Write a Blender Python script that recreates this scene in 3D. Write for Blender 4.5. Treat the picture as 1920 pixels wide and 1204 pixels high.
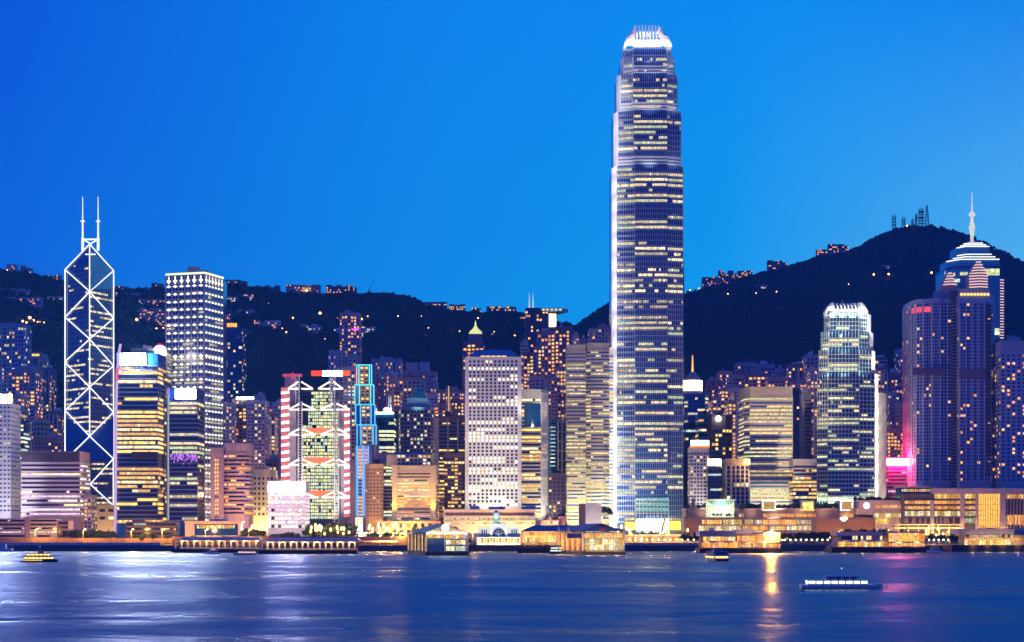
import bpy, math, random
from mathutils import Vector
from mathutils import noise as mnoise
R = math.radians
for o in list(bpy.data.objects): bpy.data.objects.remove(o)
SC = bpy.context.scene; COL = SC.collection
# ------------------------------------------------------------------ camera
F, CX, HY, CH = 3456.0, 960.0, 996.0, 14.0          # focal length in photo pixels, centre column, horizon row, eye height
cam = bpy.data.cameras.new('camera'); co = bpy.data.objects.new('camera', cam); COL.objects.link(co)
co.location = (0, 0, CH); co.rotation_euler = (R(90), 0, 0)
cam.sensor_width = 36; cam.lens = 36 * F / 1920; cam.shift_y = (HY - 602) / 1920
cam.clip_start = 1; cam.clip_end = 30000
SC.camera = co
# ------------------------------------------------------------------ world: dusk sky
W = bpy.data.worlds.new('World'); SC.world = W; W.use_nodes = True
wn, wl = W.node_tree.nodes, W.node_tree.links; wn.clear()
def N(t, **k):
    n = wn.new(t)
    for a, b in k.items(): setattr(n, a, b)
    return n
tc = N('ShaderNodeTexCoord'); sx = N('ShaderNodeSeparateXYZ'); wl.new(tc.outputs['Generated'], sx.inputs[0])
def mapr(src, a, b, c=0, d=1):
    m = N('ShaderNodeMapRange', interpolation_type='SMOOTHSTEP'); wl.new(src, m.inputs[0])
    for i, v in enumerate((a, b, c, d)): m.inputs[i + 1].default_value = v
    return m.outputs[0]
def ramp(src, stops):
    r = N('ShaderNodeValToRGB'); wl.new(src, r.inputs[0]); e = r.color_ramp.elements
    while len(e) < len(stops): e.new(.5)
    for x, (p, c) in zip(e, stops): x.position = p; x.color = (*c, 1)
    return r.outputs[0]
def mix(f, a, b):
    m = N('ShaderNodeMix', data_type='RGBA')
    for s, v in ((m.inputs[0], f), (m.inputs[6], a), (m.inputs[7], b)):
        if isinstance(v, (tuple, float, int)): s.default_value = (*v, 1) if isinstance(v, tuple) else v
        else: wl.new(v, s)
    return m.outputs[2]
t = N('ShaderNodeMapRange'); wl.new(sx.outputs[0], t.inputs[0]); t.inputs[1].default_value = -.28; t.inputs[2].default_value = .28
low = ramp(t.outputs[0], [(0, (0, .16, .84)), (.45, (0, .36, 1.0)), (.7, (0, .45, 1.08)), (1, (.13, .66, 1.14))])
high = ramp(t.outputs[0], [(0, (0, .09, .78)), (.4, (0, .26, .93)), (.75, (0, .31, 1.0)), (1, (.0, .26, .95))])
sky = mix(mapr(sx.outputs[2], .1, .30), low, high)
sky = mix(mapr(sx.outputs[2], .28, .9), sky, (.0, .085, .50))
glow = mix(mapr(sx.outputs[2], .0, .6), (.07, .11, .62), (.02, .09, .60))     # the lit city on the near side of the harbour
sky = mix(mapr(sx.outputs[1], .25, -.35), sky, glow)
nis = N('ShaderNodeTexSky', sky_type='NISHITA'); nis.sun_disc = False; nis.sun_elevation = R(-3); nis.sun_rotation = R(75)
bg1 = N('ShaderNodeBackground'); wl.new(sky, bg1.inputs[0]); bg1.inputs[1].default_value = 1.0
bg2 = N('ShaderNodeBackground'); wl.new(nis.outputs[0], bg2.inputs[0]); bg2.inputs[1].default_value = .05
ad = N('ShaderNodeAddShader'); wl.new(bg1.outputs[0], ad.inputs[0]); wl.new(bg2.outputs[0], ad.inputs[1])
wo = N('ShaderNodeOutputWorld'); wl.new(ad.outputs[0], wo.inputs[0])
vs = SC.view_settings; vs.view_transform = 'Standard'; vs.look = 'None'; vs.exposure = 0; vs.gamma = 1
cy = SC.cycles; cy.use_denoising = True; cy.max_bounces = 5; cy.diffuse_bounces = 2; cy.glossy_bounces = 3
cy.transmission_bounces = 2; cy.sample_clamp_indirect = 10; cy.caustics_reflective = False; cy.caustics_refractive = False
# ------------------------------------------------------------------ helpers
rng = random.Random(7)
def X(px, Y): return (px - CX) / F * Y
def Z(py, Y): return CH + (HY - py) / F * Y
def P(px, Y): return (X(px, Y), Y)
ORD = 'first second third fourth fifth sixth seventh eighth ninth tenth eleventh twelfth thirteenth fourteenth fifteenth sixteenth seventeenth eighteenth nineteenth twentieth'.split()
ORG = {}
def thing(name, label, cat, loc=(0, 0, 0), group=None):
    o = bpy.data.objects.new(name, None); COL.objects.link(o); o.location = loc; o.empty_display_size = 2
    o['label'] = label; o['category'] = cat
    if group: o['group'] = group
    ORG[o.name] = Vector(loc)
    return o
class MB:
    def __init__(s): s.v = []; s.f = []; s.m = []
    def face(s, pts, m=0):
        n = len(s.v); s.v += [tuple(p) for p in pts]; s.f.append(tuple(range(n, n + len(pts)))); s.m.append(m)
    def prism(s, poly, z0, z1, m=0, bottom=True, z1s=None):
        """walls and caps over a plan polygon that runs left to right along the front (outward normals); z1s: a top height per corner"""
        n = len(poly); k = len(s.v); t1 = z1s or [z1] * n
        s.v += [(x, y, z0) for x, y in poly] + [(x, y, t1[i]) for i, (x, y) in enumerate(poly)]
        for i in range(n):
            j = (i + 1) % n; s.f.append((k + i, k + j, k + n + j, k + n + i)); s.m.append(m)
        s.f.append(tuple(k + n + i for i in range(n))); s.m.append(m)
        if bottom: s.f.append(tuple(k + i for i in range(n))[::-1]); s.m.append(m)
    def box(s, x0, x1, y0, y1, z0, z1, m=0):
        s.prism([(x0, y0), (x1, y0), (x1, y1), (x0, y1)], z0, z1, m)
    def bar(s, p, q, r, m=0, n=4, r2=None):
        p, q = Vector(p), Vector(q); d = (q - p).normalized(); a = d.orthogonal().normalized()
        if abs(d.z) < .99: a = d.cross(Vector((0, 0, 1))).normalized()
        b = d.cross(a); k = len(s.v); r2 = r if r2 is None else r2
        for c, rr in ((p, r), (q, r2)):
            for i in range(n):
                an = 2 * math.pi * (i + .5) / n; s.v.append(tuple(c + (a * math.cos(an) + b * math.sin(an)) * rr))
        for i in range(n):
            j = (i + 1) % n; s.f.append((k + i, k + j, k + n + j, k + n + i)); s.m.append(m)
        s.f.append(tuple(k + i for i in range(n))[::-1]); s.f.append(tuple(k + n + i for i in range(n))); s.m += [m, m]
    def lathe(s, cx, cy_, prof, n=16, m=0, sy=1.0):
        k = len(s.v)
        for r, z in prof:
            for i in range(n):
                a = 2 * math.pi * i / n; s.v.append((cx + r * math.cos(a), cy_ + r * sy * math.sin(a), z))
        for l in range(len(prof) - 1):
            for i in range(n):
                j = (i + 1) % n; s.f.append((k + l * n + i, k + l * n + j, k + (l + 1) * n + j, k + (l + 1) * n + i)); s.m.append(m)
        s.f.append(tuple(k + (len(prof) - 1) * n + i for i in range(n))); s.m.append(m)
        s.f.append(tuple(k + i for i in range(n))[::-1]); s.m.append(m)
    def on(s, a, b, u0, u1, z0, z1, off, m=0):
        """a pane standing off the wall that runs from plan point a to b"""
        dx, dy = b[0] - a[0], b[1] - a[1]; L = math.hypot(dx, dy); dx /= L; dy /= L; nx, ny = dy * off, -dx * off
        p = (a[0] + dx * u0 + nx, a[1] + dy * u0 + ny); q = (a[0] + dx * u1 + nx, a[1] + dy * u1 + ny)
        s.face([(*p, z0), (*q, z0), (*q, z1), (*p, z1)], m)
    def rib(s, a, b, u0, u1, z0, z1, dep, m=0):
        """a box standing proud of the wall that runs from a to b"""
        dx, dy = b[0] - a[0], b[1] - a[1]; L = math.hypot(dx, dy); dx /= L; dy /= L; nx, ny = dy, -dx
        def pt(u, o): return (a[0] + dx * u + nx * o, a[1] + dy * u + ny * o)
        s.prism([pt(u0, dep), pt(u1, dep), pt(u1, -.05), pt(u0, -.05)], z0, z1, m)
    def build(s, name, mats, parent=None, smooth=False, **props):
        if not s.f: return None
        mats = mats if isinstance(mats, (list, tuple)) else [mats]
        me = bpy.data.meshes.new(name); O = ORG.get(parent.name, Vector((0, 0, 0))) if parent else Vector((0, 0, 0))
        me.from_pydata([(x - O.x, y - O.y, z - O.z) for x, y, z in s.v], [], s.f)
        for m in mats: me.materials.append(m)
        if any(s.m): me.polygons.foreach_set('material_index', s.m)
        if smooth: me.polygons.foreach_set('use_smooth', [True] * len(s.f))
        o = bpy.data.objects.new(name, me); COL.objects.link(o)
        if parent: o.parent = parent; ORG[o.name] = O
        for k, v in props.items(): o[k] = v
        return o
def solo(name, label, cat, mb, mats, group=None, smooth=False):
    o = mb.build(name, mats, smooth=smooth); o['label'] = label; o['category'] = cat
    if group: o['group'] = group
    return o
def copy_tree(o, parent=None):
    c = o.copy(); COL.objects.link(c)
    if parent: c.parent = parent
    for ch in list(o.children): copy_tree(ch, c)
    return c
# ------------------------------------------------------------------ materials
MC = {}
def new_mat(name):
    m = bpy.data.materials.new(name); m.use_nodes = True; nt = m.node_tree; nt.nodes.clear()
    out = nt.nodes.new('ShaderNodeOutputMaterial'); return m, nt, out
def wallm(name, col, rough=.75, var=.3, metal=0, scale=.12, streak=True, spec=.4):
    if name in MC: return MC[name]
    m, nt, out = new_mat(name); b = nt.nodes.new('ShaderNodeBsdfPrincipled'); nt.links.new(b.outputs[0], out.inputs[0])
    b.inputs['Roughness'].default_value = rough; b.inputs['Metallic'].default_value = metal; b.inputs['Specular IOR Level'].default_value = spec
    g = nt.nodes.new('ShaderNodeTexCoord'); mp = nt.nodes.new('ShaderNodeMapping'); nt.links.new(g.outputs['Object'], mp.inputs[0])
    mp.inputs['Scale'].default_value = (scale * 3, scale * 3, scale * (.5 if streak else 3))
    nz = nt.nodes.new('ShaderNodeTexNoise'); nz.inputs['Detail'].default_value = 5; nt.links.new(mp.outputs[0], nz.inputs['Vector'])
    r = nt.nodes.new('ShaderNodeValToRGB'); nt.links.new(nz.outputs['Fac'], r.inputs[0])
    r.color_ramp.elements[0].position = .3; r.color_ramp.elements[1].position = .7
    r.color_ramp.elements[0].color = (*[c * (1 - var) for c in col], 1); r.color_ramp.elements[1].color = (*[min(1, c * (1 + var * .6)) for c in col], 1)
    nt.links.new(r.outputs[0], b.inputs['Base Color'])
    MC[name] = m; return m
def glassm(name, col, rough=.12, spec=.6):
    if name in MC: return MC[name]
    m, nt, out = new_mat(name); b = nt.nodes.new('ShaderNodeBsdfPrincipled'); nt.links.new(b.outputs[0], out.inputs[0])
    b.inputs['Roughness'].default_value = rough; b.inputs['Specular IOR Level'].default_value = spec; b.inputs['IOR'].default_value = 1.6
    g = nt.nodes.new('ShaderNodeTexCoord'); mp = nt.nodes.new('ShaderNodeMapping'); nt.links.new(g.outputs['Object'], mp.inputs[0])
    mp.inputs['Scale'].default_value = (.5, .5, .27); wnz = nt.nodes.new('ShaderNodeTexVoronoi'); nt.links.new(mp.outputs[0], wnz.inputs['Vector'])
    r = nt.nodes.new('ShaderNodeMapRange'); nt.links.new(wnz.outputs['Color'], r.inputs[0]); r.inputs[3].default_value = .45; r.inputs[4].default_value = 1.5
    mx = nt.nodes.new('ShaderNodeMix'); mx.data_type = 'RGBA'; mx.blend_type = 'MULTIPLY'; mx.inputs[0].default_value = 1
    mx.inputs[6].default_value = (*col, 1); nt.links.new(r.outputs[0], mx.inputs[7]); nt.links.new(mx.outputs[2], b.inputs['Base Color'])
    MC[name] = m; return m
def litm(col, s, var=.88, name=None):
    if var: s *= 1.8
    """a lit room behind glass: uneven lamps, blinds and furniture"""
    key = ('lit', col, s, var)
    if key in MC: return MC[key]
    m, nt, out = new_mat(name or 'lit_window'); e = nt.nodes.new('ShaderNodeEmission'); nt.links.new(e.outputs[0], out.inputs[0])
    e.inputs[0].default_value = (*col, 1)
    if var:
        g = nt.nodes.new('ShaderNodeNewGeometry'); mp = nt.nodes.new('ShaderNodeMapping'); nt.links.new(g.outputs['Position'], mp.inputs[0])
        mp.inputs['Scale'].default_value = (.95, .45, .55); nz = nt.nodes.new('ShaderNodeTexNoise'); nz.inputs['Detail'].default_value = 3; nz.inputs['Roughness'].default_value = .7
        nt.links.new(mp.outputs[0], nz.inputs['Vector']); r = nt.nodes.new('ShaderNodeMapRange'); nt.links.new(nz.outputs['Fac'], r.inputs[0])
        r.inputs[1].default_value = .37; r.inputs[2].default_value = .66; r.inputs[3].default_value = s * (1 - var); r.inputs[4].default_value = s * (1 + var * .9)
        mv = nt.nodes.new('ShaderNodeMapping'); nt.links.new(g.outputs['Position'], mv.inputs[0]); mv.inputs['Scale'].default_value = (.42, .1, .33)
        vo = nt.nodes.new('ShaderNodeTexVoronoi'); nt.links.new(mv.outputs[0], vo.inputs['Vector']); vo.inputs['Randomness'].default_value = .8
        r2 = nt.nodes.new('ShaderNodeMapRange'); nt.links.new(vo.outputs['Color'], r2.inputs[0]); r2.inputs[3].default_value = 1 - var * .75; r2.inputs[4].default_value = 1 + var * .7
        mu = nt.nodes.new('ShaderNodeMath'); mu.operation = 'MULTIPLY'; nt.links.new(r.outputs[0], mu.inputs[0]); nt.links.new(r2.outputs[0], mu.inputs[1]); nt.links.new(mu.outputs[0], e.inputs[1])
        cr = nt.nodes.new('ShaderNodeValToRGB'); nt.links.new(nz.outputs['Fac'], cr.inputs[0]); cr.color_ramp.elements[0].position = .35; cr.color_ramp.elements[1].position = .68
        cr.color_ramp.elements[0].color = (col[0], col[1] * .86, col[2] * .65, 1); cr.color_ramp.elements[1].color = (col[0], min(1, col[1] * 1.1), min(1, col[2] * 1.35 + .03), 1); nt.links.new(cr.outputs[0], e.inputs[0])
    else: e.inputs[1].default_value = s
    m.cycles.emission_sampling = 'NONE'
    MC[key] = m; return m
def lampm(col, s, samp=False):
    samp = samp or s >= 2; s = s * 6 if s >= 2 else s
    m = litm(col, s, 0, 'lamp_glow')
    if samp: m.cycles.emission_sampling = 'AUTO'
    return m
WARM, YEL, ORA, COOL, GRN, PNK = (1, .79, .36), (1, .60, .10), (1, .36, .04), (.74, .95, .85), (.84, .93, .42), (1, .60, .56)
PAL = {
 'W': [(WARM, 1.2), (WARM, .6), ((1, .85, .6), 1.0), (YEL, .6)],
 'w': [(WARM, .8), (WARM, .4), (GRN, .6), ((1, .85, .6), .5)],
 'Y': [(YEL, 1.3), (YEL, .8), (WARM, 1.1), ((1, .5, .1), .7)],
 'O': [(ORA, 1.3), (YEL, 1.0), (ORA, .8), ((1, .5, .2), 1.1)],
 'C': [(COOL, .9), (COOL, .5), (WARM, .9), ((.6, .8, 1), .6)],
 'G': [(GRN, 1.0), (GRN, .6), (WARM, 1.0), ((.7, .95, .7), .7)],
 'M': [(WARM, 1.0), (YEL, .9), (ORA, .8), (PNK, .6)],
 'P': [((1, .70, .72), 1.3), ((1, .78, .78), 1.0), (WARM, 1.1), ((.9, .6, .9), .8)],
 'H': [(ORA, 1.2), (YEL, 1.0), ((1, .5, .2), .9), (WARM, 1.0)],
}
def pal(k): return [litm(c, s) for c, s in PAL[k]]
def pal2(k): return [litm(c, s * .78, .95) for c, s in PAL[k]]
M = {
 'mauve': wallm('mauve_render', (.52, .45, .52)), 'pale': wallm('pale_render', (.62, .68, .74)), 'mauved': wallm('dark_mauve_render', (.24, .19, .27)), 'pink': wallm('pink_stone', (.52, .36, .36)),
 'beige': wallm('beige_stone', (.58, .50, .36)), 'cream': wallm('cream_stone', (.66, .58, .44)), 'white': wallm('white_cladding', (.74, .74, .74), var=.15),
 'grey': wallm('grey_concrete', (.34, .33, .36)), 'dgrey': wallm('dark_grey_concrete', (.12, .11, .14)), 'brown': wallm('brown_stone', (.30, .17, .13)),
 'dbrown': wallm('dark_brown_stone', (.11, .07, .08)), 'tan': wallm('tan_stone', (.50, .34, .20)), 'blue': wallm('pale_blue_tile', (.38, .46, .66)),
 'teal': wallm('teal_tile', (.12, .34, .42)), 'purple': wallm('purple_tile', (.32, .22, .38)), 'alu': wallm('silver_aluminium', (.68, .68, .72), .45, .12, .3),
 'steel': wallm('grey_steel', (.35, .36, .40), .5, .15, .4), 'black': wallm('black_metal', (.03, .03, .04), .5), 'bluer': wallm('blue_roof_sheet', (.05, .11, .30), .5),
 'greenr': wallm('green_copper_roof', (.06, .30, .30), .55), 'dark': wallm('dark_timber', (.05, .035, .04)), 'red': wallm('red_paint', (.55, .05, .06), .5),
 'trunk': wallm('bark', (.10, .07, .05)), 'hull': wallm('navy_hull_paint', (.02, .03, .06), .4), 'boat': wallm('white_boat_paint', (.72, .74, .78), .35, .1),
 'gl': glassm('navy_glass', (.010, .050, .28)), 'glb': glassm('blue_glass', (.02, .13, .42)), 'gld': glassm('dark_glass', (.015, .018, .05)),
 'glt': glassm('teal_glass', (.014, .08, .17)), 'glp': glassm('plum_glass', (.05, .03, .09)),
}
def flood(parent, loc, target, p, col=(1, .93, .78), ang=70, blend=.6, rad=1.0):
    l = bpy.data.lights.new('floodlight', 'SPOT'); l.energy = p * 1.5; l.color = col; l.spot_size = R(ang); l.spot_blend = blend; l.shadow_soft_size = rad
    o = bpy.data.objects.new('floodlight', l); COL.objects.link(o); o.location = loc
    o.rotation_euler = (Vector(target) - Vector(loc)).to_track_quat('-Z', 'Y').to_euler()
    if parent: o.parent = parent; o.location = Vector(loc) - ORG[parent.name]
    return o
def point(parent, loc, p, col=(1, .55, .18), rad=.6):
    l = bpy.data.lights.new('lamp', 'POINT'); l.energy = p * 5; l.color = col; l.shadow_soft_size = rad
    o = bpy.data.objects.new('lamp', l); COL.objects.link(o); o.location = loc
    if parent: o.parent = parent; o.location = Vector(loc) - ORG[parent.name]
    return o
def structure(name, mb, mats, smooth=False): return mb.build(name, mats, smooth=smooth, kind='structure')
# ------------------------------------------------------------------ water, ground, hills
COAST = 1275.0
def water_mat():
    m, nt, out = new_mat('harbour_water'); mxs = nt.nodes.new('ShaderNodeMixShader'); nt.links.new(mxs.outputs[0], out.inputs[0])
    df = nt.nodes.new('ShaderNodeBsdfDiffuse'); df.inputs[0].default_value = (.001, .03, .17, 1)
    b = nt.nodes.new('ShaderNodeBsdfGlossy'); b.inputs['Color'].default_value = (.31, .37, .47, 1)
    fr = nt.nodes.new('ShaderNodeFresnel'); fr.inputs['IOR'].default_value = 1.33
    nt.links.new(fr.outputs[0], mxs.inputs[0]); nt.links.new(df.outputs[0], mxs.inputs[1]); nt.links.new(b.outputs[0], mxs.inputs[2])
    g = nt.nodes.new('ShaderNodeNewGeometry')
    def nz(sc, det, rough=.6, dist=0):
        mp = nt.nodes.new('ShaderNodeMapping'); nt.links.new(g.outputs['Position'], mp.inputs[0]); mp.inputs['Scale'].default_value = sc
        mp.inputs['Rotation'].default_value = (0, 0, R(6))
        n = nt.nodes.new('ShaderNodeTexNoise'); n.inputs['Scale'].default_value = 1; n.inputs['Detail'].default_value = det; n.inputs['Roughness'].default_value = rough; n.inputs['Distortion'].default_value = dist
        nt.links.new(mp.outputs[0], n.inputs['Vector']); return n.outputs['Fac']
    a = nz((.020, .030, 1), 4, .6, .6); c = nz((.08, .13, 1), 4, .65, .5); d = nz((.35, .5, 1), 3); e = nz((.007, .012, 1), 4, .6, .8)
    def mul(x, k):
        q = nt.nodes.new('ShaderNodeMath'); q.operation = 'MULTIPLY'; nt.links.new(x, q.inputs[0]); q.inputs[1].default_value = k; return q.outputs[0]
    def add(x, y):
        q = nt.nodes.new('ShaderNodeMath'); q.operation = 'ADD'; nt.links.new(x, q.inputs[0]); nt.links.new(y, q.inputs[1]); return q.outputs[0]
    h = add(add(mul(a, 6.5), mul(c, 1.3)), mul(d, .12))
    bp = nt.nodes.new('ShaderNodeBump'); bp.inputs['Strength'].default_value = 1; bp.inputs['Distance'].default_value = 1; nt.links.new(h, bp.inputs['Height']); nt.links.new(bp.outputs[0], b.inputs['Normal'])
    rr = nt.nodes.new('ShaderNodeMapRange'); nt.links.new(add(mul(e, .6), mul(a, .4)), rr.inputs[0]); rr.inputs[1].default_value = .38; rr.inputs[2].default_value = .62; rr.inputs[3].default_value = .20; rr.inputs[4].default_value = .50
    nt.links.new(rr.outputs[0], b.inputs['Roughness'])
    return m
mb = MB(); mb.face([(-6200, -3000, 0), (6200, -3000, 0), (6200, COAST + 5, 0), (-6200, COAST + 5, 0)])
structure('water', mb, water_mat())
mb = MB(); mb.face([(-6200, COAST + 1, 4), (6200, COAST + 1, 4), (6200, 1700, 4), (-6200, 1700, 4)])
structure('ground', mb, wallm('paving', (.16, .14, .13), .85))
mb = MB(); mb.box(-6200, 6200, COAST, COAST + 2.5, -3, 4.2)
structure('quay_kerb', mb, wallm('quay_concrete', (.10, .09, .11), .8))
RIDGE = [(-600, 470, 2500), (-200, 485, 2500), (0, 506, 2550), (40, 510, 2550), (120, 526, 2600), (215, 543, 2650), (310, 540, 2650), (420, 530, 2650), (520, 548, 2650), (660, 552, 2650), (720, 549, 2650),
         (770, 556, 2650), (800, 571, 2620), (870, 585, 2600), (970, 584, 2600), (1000, 592, 2600), (1080, 612, 2650), (1100, 595, 2800), (1145, 566, 2950), (1285, 550, 3000), (1350, 532, 3000),
         (1400, 518, 3000), (1470, 502, 3000), (1530, 482, 3000), (1580, 474, 3000), (1610, 462, 3050), (1640, 444, 3100), (1680, 428, 3150), (1740, 422, 3200), (1780, 431, 3200), (1815, 441, 3200), (1860, 463, 3200), (1920, 493, 3200), (2100, 560, 3200), (2500, 700, 3200)]
def ridge(px):
    if px <= RIDGE[0][0]: return RIDGE[0][1:]
    for (a, pa, ya), (b, pb, yb) in zip(RIDGE, RIDGE[1:]):
        if px <= b: k = (px - a) / (b - a); return pa + (pb - pa) * k, ya + (yb - ya) * k
    return RIDGE[-1][1:]
H0 = 1640.0
def hillz(px, Y):
    py, Yr = ridge(px); zr = Z(py, Yr) - 7; s = (Y - H0) / (Yr - H0)
    x = X(px, Y); n = mnoise.noise(Vector((x * .006, Y * .004, 3))) * .6 + mnoise.noise(Vector((x * .018, Y * .012, 8))) * .25
    if s <= 0: return 3.9
    if s <= 1: return 3.9 + (zr - 4) * (s ** 1.12) * (1 + .35 * n * (1 - s) * min(1, s * 4))
    return max(3.9, zr - (s - 1) * 900)
mb = MB(); cols = [-600 + 10 * i for i in range(311)]; ys = []
NR = 90
for px in cols:
    Yr = ridge(px)[1]
    for j in range(NR + 1):
        Y = H0 + (Yr - H0) * j / (NR - 8) if j <= NR - 8 else Yr + (j - NR + 8) * 60
        mb.v.append((X(px, Y), Y, hillz(px, Y)))
for i in range(len(cols) - 1):
    for j in range(NR):
        k = i * (NR + 1) + j; mb.f.append((k, k + NR + 1, k + NR + 2, k + 1)); mb.m.append(0)
HILLM = wallm('hillside_scrub', (.040, .060, .050), .95, .5, 0, .02, False, .1)
structure('hills', mb, HILLM, True)
def hill_hit(px, py):
    """where the sight line through a photo point meets the hillside"""
    Yr = ridge(px)[1]; Y = H0
    while Y < Yr:
        if hillz(px, Y) >= Z(py, Y): return Y
        Y += 4
    return Yr
# the wood that covers the slopes: far too many crowns to count
def blob(mb, c, r, rg, m=0):
    import itertools
    n1, n2 = 6, 3; k = len(mb.v); rows_ = []
    for j in range(n2 + 1):
        th = math.pi * .5 * (j / n2); 
        for i in range(n1):
            a = 2 * math.pi * (i + .5 * (j % 2)) / n1; q = rg.uniform(.75, 1.25)
            mb.v.append((c[0] + r * q * math.cos(a) * math.cos(th), c[1] + r * q * math.sin(a) * math.cos(th), c[2] - r * .3 + r * 1.25 * q * math.sin(th) * (1 if j else .2)))
    for j in range(n2):
        for i in range(n1):
            a, b = k + j * n1 + i, k + j * n1 + (i + 1) % n1; mb.f.append((a, b, b + n1, a + n1)); mb.m.append(m)
mb = MB(); rg = random.Random(11)
for _ in range(15000):
    px = rg.uniform(-150, 2080); py_, Yr = ridge(px); s = 1 - (rg.random() ** 1.7) * .8
    Y = H0 + (Yr - H0) * s; r = rg.uniform(3.0, 7.0) * (1.25 if rg.random() < .1 else 1); blob(mb, (X(px, Y), Y, hillz(px, Y) + r * .3), r, rg)
for px in range(-150, 2080, 4):
    py_, Yr = ridge(px); r = rg.uniform(2.5, 5.5); blob(mb, (X(px, Yr), Yr - rg.uniform(0, 20), hillz(px, Yr) + r * .4), r, rg)
mb.build('hillside_woods', wallm('dark_foliage_mass', (.050, .080, .055), .9, .7, 0, .05, False, .1), kind='stuff')
# ------------------------------------------------------------------ towers
def plan(fr, Y, D):
    pts = [((p if isinstance(p, (int, float)) else p[0]), (0 if isinstance(p, (int, float)) else p[1])) for p in fr]
    xy = [(X(p, Y + d), Y + d) for p, d in pts]; yb = max(Y + d for p, d in pts) + D
    return xy + [(xy[-1][0], yb), (xy[0][0], yb)]
def seglen(a, b): return math.hypot(b[0] - a[0], b[1] - a[1])
def lit_row(n, p, rg, run):
    if not run: return [rg.random() < p for _ in range(n)]
    if rg.random() < .12: return [False] * n
    p = min(.97, max(.03, p * rg.uniform(.45, 1.6))); s = rg.random() < p; out = []
    for _ in range(n):
        if rg.random() < .16: s = rg.random() < p
        out.append(s)
    return out
def window_rows(par, segs, zs, fh, win, pitch, frac, lit, palk, glass, rg, run=True, off=.1, name='window_band', mask=None):
    mats = [M[glass]] + pal(palk)
    for k, z in enumerate(zs):
        mb = MB(); l = lit(k) if callable(lit) else lit; main = rg.randrange(1, 5)
        for a, b in segs:
            L = seglen(a, b); n = max(1, round(L / pitch)); w = L / n
            st = lit_row(n, l, rg, run)
            for i in range(n):
                if not st[i]:
                    if frac >= .95: continue
                    mi = 0
                else: mi = main if rg.random() < .75 else rg.randrange(1, 5)
                mb.on(a, b, (i + .5 - frac / 2) * w, (i + .5 + frac / 2) * w, z + fh * win[0], z + fh * win[1], off, mi)
            if frac >= .95:      # one ribbon of glass with the lit rooms behind it
                mb.on(a, b, L * .01, L * .99, z + fh * win[0], z + fh * win[1], off * .5, 0)
        mb.build(name, mats, par)
def punched(par, segs, zs, fh, win, pitch, frac, lit, palk, glass, rg, cap=36, off=.1, colp=None, skip=.0):
    mats = [M[glass]] + pal(palk); rest = MB(); cand = []
    for a, b in segs:
        L = seglen(a, b); n = max(1, round(L / pitch)); w = L / n; cp = [rg.uniform(.3, 1.7) for _ in range(n)]
        for k, z in enumerate(zs):
            l = (lit(k) if callable(lit) else lit)
            for i in range(n):
                if rg.random() < skip: continue
                q = (a, b, (i + .5 - frac / 2) * w, (i + .5 + frac / 2) * w, z + fh * win[0], z + fh * win[1], off)
                if rg.random() < l * cp[i]: cand.append((q, rg.randrange(1, 5)))
                else: rest.on(*q, 0)
    rg.shuffle(cand)
    for q, mi in cand[:cap]:
        mb = MB(); mb.on(*q, 0); mb.build('window', [mats[mi]], par)
    for q, mi in cand[cap:]: rest.on(*q, mi)
    rest.build('window', mats, par, kind='stuff')
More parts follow.
